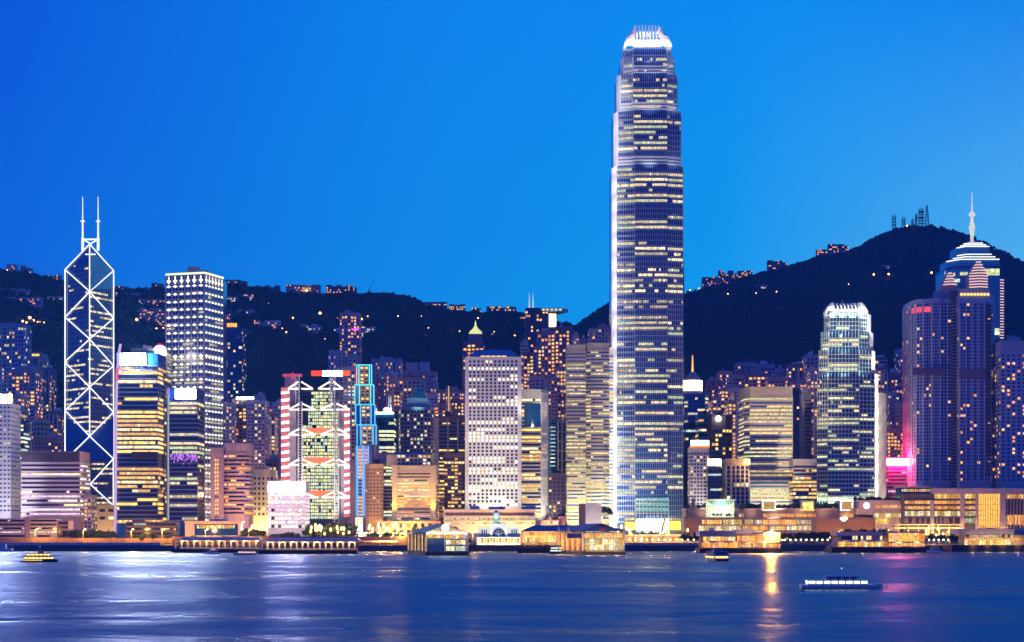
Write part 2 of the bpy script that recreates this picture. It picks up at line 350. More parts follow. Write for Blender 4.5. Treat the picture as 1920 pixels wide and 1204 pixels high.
def T(name, label, cat, Y, fr, yt, yb=1000, D=26, wall='mauve', fp=8.0, win=(.25, .80), pitch=3.0, frac=.6, lit=.25, pal_='M', glass='gld', mode='punch',
      top=5, bot=None, bands=None, fins=None, plant='mauve', group=None, cap=36, run=True, sides=True, slope=None, z0=None, skip=0, ymin=None):
    rg = random.Random(hash((fr[0] if isinstance(fr[0], (int, float)) else fr[0][0], yt, Y)) & 0xffff)
    poly = plan(fr, Y, D); nf = len(fr); zt = Z(yt, Y); zb = 3.5 if z0 is None else z0
    par = thing(name, label, cat, (poly[0][0] * .5 + poly[nf - 1][0] * .5, Y, zb), group)
    mb = MB(); mb.prism(poly, zb, zt); mb.build('wall', [M[wall]], par)
    segs = [(poly[i], poly[i + 1]) for i in range(nf - 1)]
    wsegs = [(poly[-1], poly[0])] + segs + [(poly[nf - 1], poly[nf])] if sides else segs
    fh = fp / F * Y; zhi = Z(yt + top, Y); zlo = Z(bot if bot else yb, Y); zs = []
    z = zhi - fh
    while z > max(zlo - fh * .5, zb + 1): zs.append(z); z -= fh
    if mode == 'row': window_rows(par, wsegs, zs, fh, win, pitch, frac, lit, pal_, glass, rg, run)
    elif mode == 'punch': punched(par, wsegs, zs, fh, win, pitch, frac, lit, pal_, glass, rg, cap, skip=skip)
    if bands:
        h, dep, mt = bands; mb = MB()
        for z in zs + [zhi]:
            for a, b in wsegs: mb.rib(a, b, 0, seglen(a, b), z - h / 2, z + h / 2, dep)
        mb.build('spandrel_grating', [M[mt]], par)
    if fins:
        fpitch, fw, dep, mt = fins; mb = MB()
        for a, b in wsegs:
            L = seglen(a, b); n = max(1, round(L / fpitch))
            for i in range(n + 1):
                u = min(max(L * i / n, fw / 2), L - fw / 2); mb.rib(a, b, u - fw / 2, u + fw / 2, max(zlo, zb), zhi, dep)
        mb.build('mullion', [M[mt]], par)
    if plant:
        xs = [p[0] for p in poly]; w = max(xs) - min(xs); y0 = Y + D * .25; n = rg.choice((2, 2, 3, 4)); mb = MB(); c = min(xs) + w * rg.uniform(.25, .4)
        for i in range(n):
            ww = w * rg.uniform(.1, .26); mb.box(c, min(c + ww, max(xs)), y0 + i * 2, y0 + 8 + i * 2, zt - .05, zt + rg.uniform(2, 5.5)); c += ww * rg.uniform(.7, 1.1)
        mb.build('roof_plant_room', [M[plant]], par)
        mb = MB(); 
        for a, b in [(poly[-1], poly[0])] + segs + [(poly[nf - 1], poly[nf])]: mb.rib(a, b, 0, seglen(a, b), zt - .4, zt + .9, .25)
        mb.build('parapet', [M[wall]], par)
    par['_zt'] = zt
    return par, poly, zs, fh
def notch(x0, x1, n, d=3.0):
    """front with recessed bays, as on a residential tower"""
    out = []; w = (x1 - x0) / n
    for i in range(n):
        dd = d if i % 2 else 0; out += [(x0 + i * w + (.01 if i else 0), dd), (x0 + (i + 1) * w, dd)]
    return out
def sign(par, px0, px1, py0, py1, Y, mat, name='rooftop_sign', dep=1.2, frame=True):
    mb = MB(); mb.box(X(px0, Y), X(px1, Y), Y, Y + dep, Z(py1, Y), Z(py0, Y)); o = mb.build(name, [mat], par)
    if frame:
        mb = MB(); mb.box(X(px0, Y) - .5, X(px1, Y) + .5, Y + dep, Y + dep + .6, Z(py1, Y) - .5, Z(py0, Y) + .5)
        for i in range(4):
            x = X(px0 + (px1 - px0) * (i + .5) / 4, Y); mb.bar((x, Y + dep + .5, Z(py1, Y) - 4), (x, Y + dep + .5, Z(py1, Y)), .2)
        mb.build('sign_frame', [M['black']], o)
    return o
WHT = lampm((1, .97, .95), 2.2); LAV = lampm((.80, .78, 1), 70)
TW = 'tower'; RES = 'apartment tower'
RG = 'apartment towers below the hill'
def res(label, Y, fr, yt, **k):
    q = random.Random(len(label) * 31 + yt); wl_ = k.get('wall', 'mauve'); edge = q.choice(['pale', 'pale', 'mauve', 'blue', wl_])
    d = dict(group=RG, wall='mauve', fp=7.2, pitch=q.uniform(2.7, 3.8), frac=q.uniform(.45, .7), lit=.13, pal_=q.choice('HHMO'), yb=960, z0=3.5, cap=30, glass=q.choice(['gl', 'gld', 'glp']), skip=q.choice([0, .05, .12]), plant=q.choice(['mauve', 'pale', 'mauved']))
    st_ = q.randrange(4)
    if st_ in (0, 2): d['fins'] = (q.uniform(5.5, 9), q.uniform(.5, 1.0), .45, edge)
    if st_ in (1, 2): d['bands'] = (q.uniform(.35, .8), .4, edge)
    d.update(k); d['lit'] = d['lit'] * 1.6
    return T('apartment_tower', label, RES, Y, fr, yt, **d)
# --- far left
p, po, _, _ = T('hotel_tower', 'white tower with small dark windows and a glowing white sign box, at the photo edge', TW, 1440, [-60, 20], 755, wall='white', fp=8.4, win=(.35, .72), pitch=2.9, frac=.55, lit=.08, pal_='w', plant=None, bot=960, D=30)
sign(p, -58, 21, 740, 755, 1442, LAV, 'lit_sign_box')
flood(p, (X(0, 1380), 1380, 10), (X(-10, 1440), 1440, 60), 1.3e5, (.92, .85, 1), 75)
res('blue glassy apartment tower below the string of bright hillside lamps', 1950, [(-40, 0), (3, 0), (3.01, 3), (22, 3), (22.01, 0), (45, 0)], 608, wall='blue', fp=7.6, lit=.16, glass='gl', pal_='W')
res('mauve slab tower with a blank pale end wall, behind the white sign tower', 1800, [(15, 2), (44, 2), (44.01, 0), (51, 0), (51.01, 1.5), (56, 1.5), (56.01, 0), (66, 0)], 693, wall='mauve', lit=.2, pal_='O', fp=7)
p, po, _, _ = res('stepped apartment tower with a teal glass core and a lit crown', 1880, [(51, 2), (62, 2), (62.01, 0), (72, 0), (72.01, 1), (80, 1)], 670, wall='mauve', lit=.18, fp=7)
mb = MB(); mb.on(P(62.3, 1880), P(71.7, 1880), 0, seglen(P(62.3, 1880), P(71.7, 1880)), Z(785, 1880), Z(672, 1880), .35); mb.build('glass_core', [M['glt']], p)
mb = MB(); mb.prism(plan([58, 77], 1884, 14), Z(671, 1880), Z(659, 1880)); c = mb.build('crown_block', [M['tan']], p)
mb = MB(); mb.on(P(60, 1884), P(76, 1884), 0, 7.5, Z(667, 1880), Z(663, 1880), .2); mb.build('lit_cornice', [litm(YEL, 1.0)], p)
res('lilac apartment tower with stacked balconies beside the teal glass core', 1890, [(80.5, 3), (86, 3), (86.01, 0), (92, 0)], 690, wall='purple', lit=.22, fp=7)
T('office_block', 'small cream block at the foot of the teal core tower', 'building', 1700, [62, 82], 786, wall='cream', lit=.05, fp=9, plant=None)
T('office_tower', 'dark glass tower squeezed between the white sign tower and the banded office', TW, 1520, [22, 44], 790, mode='row', wall='gld', frac=1, lit=.35, pal_='C', fp=7.5, pitch=2.2)
T('office_block', 'low mauve rooftops with plant rooms above the banded office', 'building', 1650, [(64, 0), (90, 0), (90.01, 4), (121, 4)], 824, wall='mauved', lit=.08, fp=7)
# banded office
p, po, zs, fh = T('office_block', 'wide pale office with white horizontal bands and rows of lit windows', 'office', 1430, [40, 150], 846, mode='row', wall='pink', frac=1, win=(.12, .62), lit=.55, pal_='P', fp=8.25, pitch=2.1, top=22, bot=968, plant=None, D=34, bands=(1.3, .5, 'white'))
mb = MB()
for i in range(44): x = X(40.5 + i * 2.5, 1430); mb.box(x, x + .5, 1429.2, 1430.1, Z(866, 1430), Z(848, 1430))
mb.build('roof_louvre', [M['dgrey']], p)
for x in (55, 82, 110, 135): flood(p, (X(x, 1380), 1378, 32), (X(x, 1430), 1430, 42), 3.2e3, (1, .68, .66), 110, 1)
T('office_block', 'narrow mauve annex with small lit windows at the right end of the banded office', 'building', 1440, [151, 171], 930, wall='mauve', lit=.35, fp=7, pal_='M', pitch=2.6, D=20)
# --- tapering lattice tower of white light tubes
YB = 1560
def pt(px, py, d=0): return (X(px, YB + d), YB + d, Z(py, YB + d))
p = thing('prism_tower', 'angular glass skyscraper outlined in crossing white light tubes with twin masts', 'skyscraper', (X(168, YB), YB, 4))
DB = 24
mb = MB(); A, B_, C = P(168.5, YB + 14), (X(212.5, YB + DB + 20), YB + DB + 20), (X(123.5, YB + DB + 20), YB + DB + 20)
def zz(py, d): return Z(py, YB + d)
mb.prism([C, A, B_], 3.5, 0, 0, z1s=[zz(506, 44), zz(460, 14), zz(508, 44)]); mb.build('wall', [M['gl']], p)
lo = [P(123.5, YB), P(213, YB), (X(213, YB + 40), YB + 40), (X(123.5, YB + 40), YB + 40)]
mb = MB(); L0, L1, Q = (*lo[0], zz(862, 0)), (*lo[1], zz(860, 0)), (*A, zz(818, 14))
mb.face([(*lo[0], 3.5), (*lo[1], 3.5), L1, L0]); mb.face([L0, L1, Q]); mb.face([(*lo[1], 3.5), (*lo[2], 3.5), (*lo[2], zz(780, 40)), L1]); mb.face([(*lo[3], 3.5), (*lo[0], 3.5), L0, (*lo[3], zz(780, 40))])
mb.face([L1, (*lo[2], zz(780, 40)), Q]); mb.face([L0, Q, (*lo[3], zz(780, 40))]); mb.build('lower_wall', [M['gl']], p)
mb = MB(); mb.on(A, B_, 1, seglen(A, B_) - 1, zz(536, 30), zz(512, 30), .3); mb.face([(*[a for a in (A[0] + .6, A[1] - .4)], zz(543, 14)), (B_[0] + .5, B_[1] - .4, zz(541, 44)), (B_[0] + .5, B_[1] - .4, zz(511, 44)), (A[0] + .6, A[1] - .4, zz(467, 14))])
mb.build('sky_glazing', [glassm('sky_glass', (.10, .42, .62), .1)], p)  # light seen on this face is put into the glass colour as sky blue
rg = random.Random(3); fh = 4.1; mats = [M['gld'], *pal('W')]
for k in range(74):
    z = zz(462, 14) - 16 - k * fh; mb = MB(); py = HY - (z - CH) / YB * F
    if z < 12: break
    for (a, b, dens) in ((C, A, .2 if py < 650 else .5), (A, B_, .55 if py > 545 else .2)) if py < 812 else ((lo[0], lo[1], .55 if py > 880 else .2),):
        if 818 < py < 862: continue
        L = seglen(a, b); n = int(L / 1.5); st = lit_row(n, dens, rg, True)
        for i in range(n):
            t = (i + .5) / n
            if py < 512 and (t if a is A else 1 - t) * 46 > (z and (py - 462)): continue
            if st[i]: mb.on(a, b, L * (i + .12) / n, L * (i + .88) / n, z + 1.0, z + 2.6, .12, rg.randrange(1, 5))
    mb.build('floor_glazing', mats, p)
mb = MB()
for k in range(70):
    z = zz(500, 14) - k * fh; py = HY - (z - CH) / YB * F
    for a, b in ((C, A), (A, B_)) if py < 815 else ((lo[0], lo[1]),):
        if 815 <= py < 862 or z < 8: continue
        mb.rib(a, b, .2, seglen(a, b) - .2, z, z + .22, .2)
for a, b in ((C, A), (A, B_)):
    for i in range(1, 12): mb.rib(a, b, seglen(a, b) * i / 12, seglen(a, b) * i / 12 + .18, zz(815, 14), zz(512, 30), .2)
for i in range(1, 22): mb.rib(lo[0], lo[1], 40 * i / 22, 40 * i / 22 + .18, 6, zz(864, 0), .2)
mb.build('mullion', [M['steel']], p)
TUBE = lampm((.93, .97, 1), 1.9)
def tube(a, b, r=.44): m_ = MB(); m_.bar(a, b, r, n=6); return m_.build('light_tube', [TUBE], p)
def nl(py): return (C[0] - .5, C[1] - 1, zz(py, 44))
def nr(py): return (B_[0] + .5, B_[1] - 1, zz(py, 44))
def nc(py): return (A[0], A[1] - 1, zz(py, 14))
def ll(py): return (lo[0][0], lo[0][1] - .8, zz(py, 0))
def lr(py): return (lo[1][0], lo[1][1] - .8, zz(py, 0))
def lc(py): return (X(169.5, YB), YB - .8, zz(py, 0))
for a, b in ((nc(458), nl(506)), (nc(458), nr(508)), (nc(458), nc(818)), (nl(506), nl(862)), (nr(508), nr(860)), (ll(862), ll(1000)), (lr(860), lr(1000)),
             (nl(506), nc(547)), (nr(508), nc(547)), (nc(547), nl(595)), (nc(547), nr(597)), (nl(595), nc(636)), (nr(597), nc(636)), (nc(636), nl(678)), (nc(636), nr(686)), (nl(680), nc(726)), (nr(686), nc(726)),
             (nc(726), nl(770)), (nc(726), nr(773)), (nl(770), nc(818)), (nr(773), nc(818)), (nc(818), lr(860)), (nc(818), ll(862)), (ll(862), lc(908)), (lr(860), lc(908)), (lc(908), lr(948)), (lc(908), ll(948))): tube(a, b)
def mast(px, d):
    m_ = MB(); b = pt(px, 470, d); m_.bar(b, pt(px, 446, d), 1.15, n=6); m_.bar(pt(px, 446, d), pt(px, 412, d), .8, n=6, r2=.7); m_.bar(pt(px, 412, d), pt(px, 369, d), .5, n=6, r2=.3)
    m_.box(b[0] - 1.8, b[0] + 1.8, b[1] - .8, b[1] + .8, zz(416, d), zz(414, d)); m_.build('mast', [lampm((.93, .97, 1), 1.2)], p)
mast(155, 22); mast(184, 22)
mb = MB(); mb.bar(pt(156, 449, 22), pt(183, 449, 22), .6, n=6); mb.bar(pt(157, 450, 22), pt(172, 458, 20), .5, n=6); mb.bar(pt(182, 450, 22), pt(168, 458, 20), .5, n=6); mb.bar(pt(160, 477, 12), pt(179, 477, 12), .5, n=6); mb.build('mast_brace', [TUBE], p)
mb = MB(); mb.prism(plan([166, 215], 1520, 20), 3.5, Z(946, 1520)); q, po, _, _ = T('podium', 'cream stone podium with square openings under the lattice tower', 'podium', 1500, [168, 216], 946, wall='cream', mode='punch', fp=14, win=(.35, .75), frac=.62, pitch=6.5, lit=.5, pal_='M', plant=None, bot=985, D=18)
point(q, (X(190, 1480), 1480, 9), 4000)
# --- yellow-lit bank with LED fin
p, po, zs, fh = T('office_tower', 'glass office with yellow lit floors, a white rooftop sign and a pink light fin', TW, 1430, [(219, 0), (296, 0)], 664, mode='row', wall='glb', frac=1, win=(.12, .70), lit=lambda k: .05 if 4 <= k < 7 else (.12 if 21 <= k < 23 else .92), pal_='Y', fp=8.2, pitch=2.0, top=22, bot=978, D=34, plant='steel', bands=(.5, .3, 'steel'))
sign(p, 226, 272, 663, 684, 1427, lampm((.92, .92, 1), 75))
mb = MB(); pts = [(215.5, 1002), (217, 900), (217.5, 780), (219.5, 700), (222.5, 665), (226, 645)]
for (a, ya), (b, yb_) in zip(pts, pts[1:]): mb.bar((X(a, 1426), 1426, Z(ya, 1426)), (X(b, 1426), 1426, Z(yb_, 1426)), 1.0, n=8)
mb.build('light_fin', [lampm((.80, .52, 1.0), .85)], p)
mb = MB(); mb.bar((X(219.6, 1424.5), 1424.5, Z(714, 1424.5)), (X(220.8, 1424.5), 1424.5, Z(690, 1424.5)), .8, n=6); mb.build('light_fin', [lampm((1, .05, .25), 1.3)], p)
mb = MB(); mb.box(X(247, 1429.4), X(296, 1429.4), 1429.2, 1429.9, Z(861, 1429), Z(847, 1429))
for i in range(18): x = X(248 + i * 2.7, 1429); mb.box(x, x + .4, 1428.6, 1429.2, Z(860, 1429), Z(848, 1429))
mb.build('plant_louvre', [M['dgrey']], p)
T('office_tower', 'dark stone wing with thin lit rows on the right of the yellow bank', TW, 1452, [296.5, 308.5], 702, mode='row', wall='mauved', frac=1, lit=.25, pal_='Y', fp=8.2, pitch=2.2, D=26, plant=None)
p, po, _, _ = T('office_tower', 'pale tower topped by a glowing white and red ball sign', TW, 1640, [(246, 0), (312, 0)], 655, mode='row', wall='steel', frac=.7, lit=.8, pal_='w', fp=6.5, pitch=2.6, D=30)
mb = MB()
bx, bz = X(300, 1632), Z(657, 1632); mb.lathe(bx, 1632, [(.8, bz - 5)] + [(5 * math.cos(a), bz + 5 * math.sin(a)) for a in [-.9, -.4, 0, .4, .75]], 16); mb.build('round_sign', [lampm((1, .9, .92), 3)], p)
mb = MB(); mb.lathe(bx, 1632, [(3.8, bz + 3.4), (2.6, bz + 5.0), (.6, bz + 6)], 16); mb.build('round_sign_cap', [lampm((1, .03, .12), 1.6)], p)
# --- slim tower with video screen
p, po, _, _ = T('office_tower', 'dark blue glass tower with a bright video screen and a purple lit band', TW, 1405, [(318, 0), (370, 0)], 727, mode='row', wall='gl', frac=1, win=(.15, .72), lit=lambda k: (.95 if k < 3 else .05 if k < 7 else .75 if k < 12 else .3), pal_='w', fp=8.3, pitch=2.0, top=25, bot=972, D=30, plant=None, bands=(.4, .25, 'steel'))
sign(p, 329, 366.5, 730, 747.5, 1403, lampm((.92, .93, 1), 40), 'video_screen', .6)
mb = MB(); mb.box(X(312, 1405), X(318, 1405), 1405, 1416, 3.5, Z(727, 1405)); mb.build('edge_column', [M['mauved']], p)
mb = MB(); mb.box(X(314, 1404), X(316.5, 1404), 1404.2, 1405, Z(975, 1404), Z(740, 1404)); mb.build('light_strip', [lampm((.72, .85, .80), .55)], p)
mb = MB(); rg = random.Random(5)
for i in range(120):
    x = X(rg.uniform(319, 369), 1404); z = Z(850 + abs(rg.gauss(0, 7)), 1404); mb.box(x, x + rg.uniform(.3, .8), 1404.4, 1404.8, z - rg.uniform(.5, 1.8), z)
mb.build('lighting_print', [lampm((.62, .22, 1), 1.2)], p)
# --- pale blue grid tower with star lights
YC = 1650
p = thing('grid_tower', 'square tower of silver grid lines sparkling with white lights under a glowing roof edge', TW, (X(365, YC), YC, 3.5))
fr = [(311, 12), (383, 0), (418, 34)]; poly = plan(fr, YC, 24); zt = Z(513, YC)
mb = MB(); mb.prism(poly, 3.5, zt); mb.build('wall', [M['gl']], p)
seg = [(poly[0], poly[1]), (poly[1], poly[2])]; rg = random.Random(9)
nfl = 62; fh = (zt - 8 - Z(985, YC)) / nfl; mats = [M['gl'], *pal('w')]
for k in range(nfl):
    z = zt - 8 - (k + 1) * fh; mb = MB(); py = HY - (z - CH) / YC * F
    for si, (a, b) in enumerate(seg):
        L = seglen(a, b); n = 36 if si == 0 else 24; st = lit_row(n, .12 if py < 690 else .55 if k % 2 else .3, rg, True)
        for i in range(n):
            if st[i]: mb.on(a, b, L * (i + .1) / n, L * (i + .9) / n, z + fh * .2, z + fh * .75, .1, rg.randrange(1, 5))
    mb.build('floor_glazing', mats, p)
mb = MB()
for a, b in seg + [(poly[-1], poly[0])]:
    L = seglen(a, b); n = 6
    for k in range(nfl + 1): z = zt - 8 - k * fh; mb.rib(a, b, 0, L, z - (.5 if k % 2 == 0 else .16), z + .16, .35 if k % 2 == 0 else .2)
    for i in range(n * 2 + 1):
        w = .75 if i % 2 == 0 else .25; u = min(max(L * i / n / 2, w / 2), L - w / 2); mb.rib(a, b, u - w / 2, u + w / 2, 8, zt - 1, .5 if i % 2 == 0 else .3)
mb.build('mullion', [M['alu']], p)
mb = MB(); SP = litm((1, .93, .72), 2.6, 0)
for si, (a, b) in enumerate(seg):
    L = seglen(a, b); n = 6
    for k in range(nfl // 2):
        z = zt - 8 - (2 * k + 1) * fh
        for i in range(n):
            u = L * (i + .5) / n; mb.on(a, b, u - 1.0, u + 1.0, z + .2, z + 2.0, .55); mb.on(a, b, u - 2.2, u + 2.2, z + .7, z + 1.2, .53)
mb.build('star_light', [SP], p, kind='stuff')
mb = MB()
for a, b in seg: mb.rib(a, b, 0, seglen(a, b), zt - .2, zt + 1.5, .8)
mb.build('lit_roof_edge', [lampm((.95, 1, .55), 1.5)], p)
mb = MB(); SPY = litm((1, .88, .55), 1.6, .5)
for row, (za, zc) in enumerate(((zt - 8, zt - 1.5), (Z(672, YC), Z(664, YC)))):
    for a, b in seg:
        L = seglen(a, b)
        for i in range(6):
            u = L * (i + .5) / 6; mb.on(a, b, u - .6, u + .6, za, zc, .6); mb.on(a, b, u - 1.8, u + 1.8, za + 1.5, za + 3.2, .58)
mb.build('light_fitting', [SPY], p, kind='stuff')
mb = MB(); mb.box(X(351, YC + 20), X(371, YC + 20), YC + 20, YC + 30, zt, Z(500, YC + 20)); mb.box(X(371.5, YC + 20), X(392, YC + 20), YC + 20, YC + 30, zt, Z(507, YC + 20)); mb.build('roof_plant_room', [M['mauve']], p)
# --- left middle
p, po, _, _ = T('hotel_tower', 'blue glass tower under a glowing orange crown beside the silver grid tower', TW, 1760, [(416, 2), (432, 2), (432.01, 0), (447, 0), (447.01, 2), (454, 2)], 615, wall='glb', glass='gl', fp=7, pitch=2.8, frac=.7, lit=.14, pal_='W', plant=None, yb=745, bot=745)
mb = MB(); mb.prism(plan([419, 445], 1764, 14), Z(616, 1764), Z(605, 1764)); mb.build('crown_block', [M['dbrown']], p)
mb = MB()
for i in range(6): mb.box(X(419.5 + i * 4.2, 1763), X(422.8 + i * 4.2, 1763), 1763.2, 1763.9, Z(613, 1763), Z(606, 1763))
mb.build('lit_cornice', [litm(ORA, 1.5)], p)
p, po, _, _ = T('podium_block', 'block with a row of dazzling white rooftop floodlights', 'building', 1700, [(419, 0), (478, 0)], 747, wall='brown', fp=7, lit=.35, pal_='O', pitch=3, plant=None, bot=762, D=20)
for i in range(5):
    mb = MB(); x = X(446 + i * 7, 1699); mb.box(x - 1.3, x + 1.3, 1698.5, 1699.5, Z(748, 1699), Z(744.5, 1699)); mb.build('rooftop_floodlight', [lampm((.9, 1, .8), 3.0)], p)
res('pale blue apartment slab with a column of lit windows beneath the blue glass tower', 1680, [(418, 1), (424, 1), (424.01, 0), (440, 0)], 757, wall='blue', lit=.2, fp=6.3, pal_='O')
res('dark apartment tower with an orange lit podium between two pale slabs', 1690, notch(440.5, 462, 3), 760, wall='mauved', lit=.3, fp=6.5, pal_='O')
res('white gridded apartment tower with a flat roof box above the old stone bank', 1600, notch(463, 497, 5, 2), 752, wall='white', lit=.12, fp=6.2, pal_='W', glass='gl')
res('purple apartment tower with an orange lit deck at mid height', 1720, notch(496, 510, 3, 2), 762, wall='purple', lit=.35, fp=6.5, pal_='O')
res('thin blue apartment tower just left of the red striped bank', 1700, notch(510.5, 526, 3, 2), 756, wall='blue', lit=.14, fp=6.5, glass='glt')
T('office_block', 'low mauve blocks stepping up behind the old stone bank', 'building', 1560, [(497, 4), (511, 4), (511.01, 0), (526, 0)], 862, wall='mauved', lit=.3, fp=8, pal_='M')
# curved brown office
p, po, zs, fh = T('office_block', 'brown office with a curved banded front and a rounded blank top', 'office', 1400, [(420, 6), (428, 1.5), (443, 0), (458, 1.5), (467, 6)], 831, mode='row', wall='pink', frac=1, win=(.10, .66), lit=lambda k: (.75 if k in (3, 10, 12, 15) else .12), pal_='O', fp=7.6, pitch=2.2, top=20, bot=965, D=24, plant=None, bands=(1.3, .7, 'pink'), glass='gld')
mb = MB(); mb.prism(plan([(394, 4), (419.7, 4)], 1400, 26), 3.5, Z(839, 1400)); mb.build('side_wing', [M['pink']], p)
for k in range(15):
    for c in (404, 408.2):
        mb = MB(); z = Z(865 + k * 7.6, 1404); mb.on(P(c - 1.1, 1404), P(c + 1.1, 1404), 0, .9, z, z + 1.6, .12); mb.build('window', [litm(YEL, 1.3) if k not in (9, 14) else M['gld']], p)
flood(p, (X(432, 1360), 1362, 8), (X(430, 1400), 1400, 30), 6e4, (1, .5, .25), 110)
# old stone bank
p, po, _, _ = T('stone_bank', 'old stepped stone bank glowing yellow under floodlights', 'bank', 1440, [(466, 0), (506, 0), (506.01, 5), (514, 5)], 880, wall='cream', fp=9.5, win=(.2, .7), frac=.45, pitch=3.1, lit=.03, pal_='W', plant=None, top=12, bot=965, D=20)
mb = MB(); mb.prism(plan([(472, 2), (500, 2)], 1440, 12), Z(880.5, 1440), Z(874, 1440)); mb.build('roof_block', [M['cream']], p)
for x in (472, 490, 506): flood(p, (X(x, 1432), 1430, 6), (X(x, 1440), 1440, 40), 3.2e4, (1, .68, .2), 100)
# lit cube
p, po, _, _ = T('lit_office_cube', 'pinkish white lit office cube with a brilliant light bar along its roof', 'office', 1390, [(502, 0), (572, 0)], 903, mode='row', wall='white', frac=.9, win=(.1, .82), lit=.93, pal_='P', fp=7.6, pitch=2.6, top=19, bot=992, D=30, plant=None, bands=(.5, .3, 'white'), run=False)
mb = MB(); mb.box(X(503, 1389), X(571, 1389), 1388.8, 1390.2, Z(919, 1389), Z(911, 1389)); mb.build('roof_light_bar', [lampm((1, .80, .98), 60)], p)
mb = MB()
for k in range(9): mb.bar((X(556, 1388.5), 1388.5, Z(934 + k * 7.6, 1388.5)), (X(571, 1388.5), 1388.5, Z(926 + k * 7.6, 1388.5)), .45)
mb.build('stair_rail', [M['white']], p)
flood(p, (X(537, 1365), 1362, 7), (X(537, 1390), 1390, 18), 9e3, (1, .75, .85), 120)
# --- exoskeleton bank
YH = 1490
p = thing('exoskeleton_bank', 'bank tower with white exposed trusses, red striped light edges and greenish lit floors', TW, (X(590, YH), YH, 3.5))
def bx(mbx, x0, x1, yt, yb, y0, y1): mbx.box(X(x0, YH + y0), X(x1, YH + y0), YH + y0, YH + y1, Z(yb, YH + y0), Z(yt, YH + y0))
mb = MB(); bx(mb, 564, 628, 731, 1000, 6, 40); bx(mb, 556, 640, 766, 1000, 8, 40); mb.build('wall', [M['gld']], p)
mb = MB(); bx(mb, 537, 555, 770, 1000, 2, 30); bx(mb, 534, 551, 707, 1000, 16, 36); bx(mb, 522, 527, 812, 1000, 12, 30); mb.build('service_core', [wallm('lilac_cladding', (.50, .42, .46))], p)
mb = MB(); bx(mb, 634.5, 645, 770, 1000, 4, 30); mb.build('service_core', [wallm('lilac_cladding', (.50, .42, .46))], p)
rg = random.Random(21); mats = [M['gld'], *pal('G')]
for k in range(38):
    y = 735 + k * 6.3; mb = MB(); x0, x1 = (584 if k < 5 else 578 if k < 10 else 566), (624 if k < 5 else 633)
    Yd = YH + (6 if k < 5 else 5.6); a, b = P(x0, Yd), P(x1, Yd); L = seglen(a, b); n = int(L / 1.7); st = [rg.random() < .93 for _ in range(n)]
    for i in range(n):
        if st[i]: mb.on(a, b, L * (i + .08) / n, L * (i + .92) / n, Z(y + 4.6, Yd), Z(y, Yd), .5, rg.randrange(1, 5))
    mb.build('floor_glazing', mats, p)
mb = MB()
for k in range(39): y = 733.6 + k * 6.3; bx(mb, 564, 635, y, y + .7, 4.2, 6.2)
for x in range(566, 635, 8): bx(mb, x, x + .5, 734, 975, 4.4, 6.2)
mb.build('floor_grating', [M['black']], p)
REDB = litm((1, .16, .05), 1.1, .6)
for y0, y1, x0, x1 in ((803, 812, 572, 624), (858, 868, 570, 624), (920, 930, 572, 624)):
    mb = MB(); bx(mb, x0, x1, y0, y1, 3.6, 4.2); mb.build('lit_refuge_floor', [REDB], p)
WT = wallm('white_truss_paint', (.80, .78, .78), .5, .08); TL = litm((1, .93, .95), 1.2, .35)
def mastl(x0, x1, yt, yb, d):
    m_ = MB()
    for x in (x0, x1): bx(m_, x, x + 2.2, yt, yb, d, d + 1)
    y = yt + 2
    while y < yb: bx(m_, x0, x1 + 2, y, y + 1.2, d + .2, d + .8); y += 5.2
    m_.build('mast', [WT], p)
mastl(553, 559.5, 703, 756, 1); mastl(558, 565, 752, 980, 0); mastl(618, 626, 704, 760, 1); mastl(626, 633.5, 752, 980, 0)
def truss(lv, up, ml, mr, lout, rout):
    m_ = MB(); mid = (ml + mr) / 2; d = -.4
    def q(px, py): return (X(px, YH + d), YH + d, Z(py, YH + d))
    for a, b in (((ml + 3, up), (mid - 5, lv)), ((ml + 3, lv), (mid - 5, lv)), ((mr - 3, up), (mid + 5, lv)), ((mr - 3, lv), (mid + 5, lv)), ((ml - 3, up), (lout, lv)), ((ml - 3, lv), (lout, lv)), ((mr + 4, up), (rout, lv)), ((mr + 4, lv), (rout, lv))):
        m_.bar(q(*a), q(*b), .62, n=6)
    m_.build('truss', [TL], p)  # trusses glow by themselves: the light on them is put into the material
truss(729, 716, 562, 621, 540, 643); truss(768, 757, 564, 627, 542, 656); truss(815, 804, 564, 629, 541, 654); truss(872, 861, 564, 629, 541, 654); truss(933, 922, 566, 629, 543, 656)
def stripe(x0, x1, yt, yb, d):
    for nm, off, mt in (('light_stripe', 0, litm((1, .16, .13), .75, .6)), ('light_stripe', 1, litm((1, .80, .84), .95, .6))):
        m_ = MB(); y = yt + off * 5.6
        while y < yb:
            m_.face([(X(x0, YH + d), YH + d, Z(y + (6.8 if off else 4.2), YH)), (X(x1, YH + d), YH + d, Z(y + (4.8 if off else 2.2), YH)), (X(x1, YH + d), YH + d, Z(y - 2, YH)), (X(x0, YH + d), YH + d, Z(y, YH))]); y += 14
        m_.build(nm, [mt], p)
    m_ = MB(); bx(m_, x0, x1, yt - 3, yb + 8, d + .1, d + 3); m_.build('stair_frame', [M['steel']], p)
stripe(527, 543, 728, 905, .6); stripe(645, 656, 770, 968, .6)
mb = MB(); bx(mb, 530, 566, 701, 706, 4, 7); mb.bar((X(549, YH + 5), YH + 5, Z(712, YH)), (X(549, YH + 5), YH + 5, Z(698, YH)), .8); mb.build('maintenance_crane', [lampm((1, .10, .22), .7)], p)  # red crane glows by itself: the light on it is put into the material
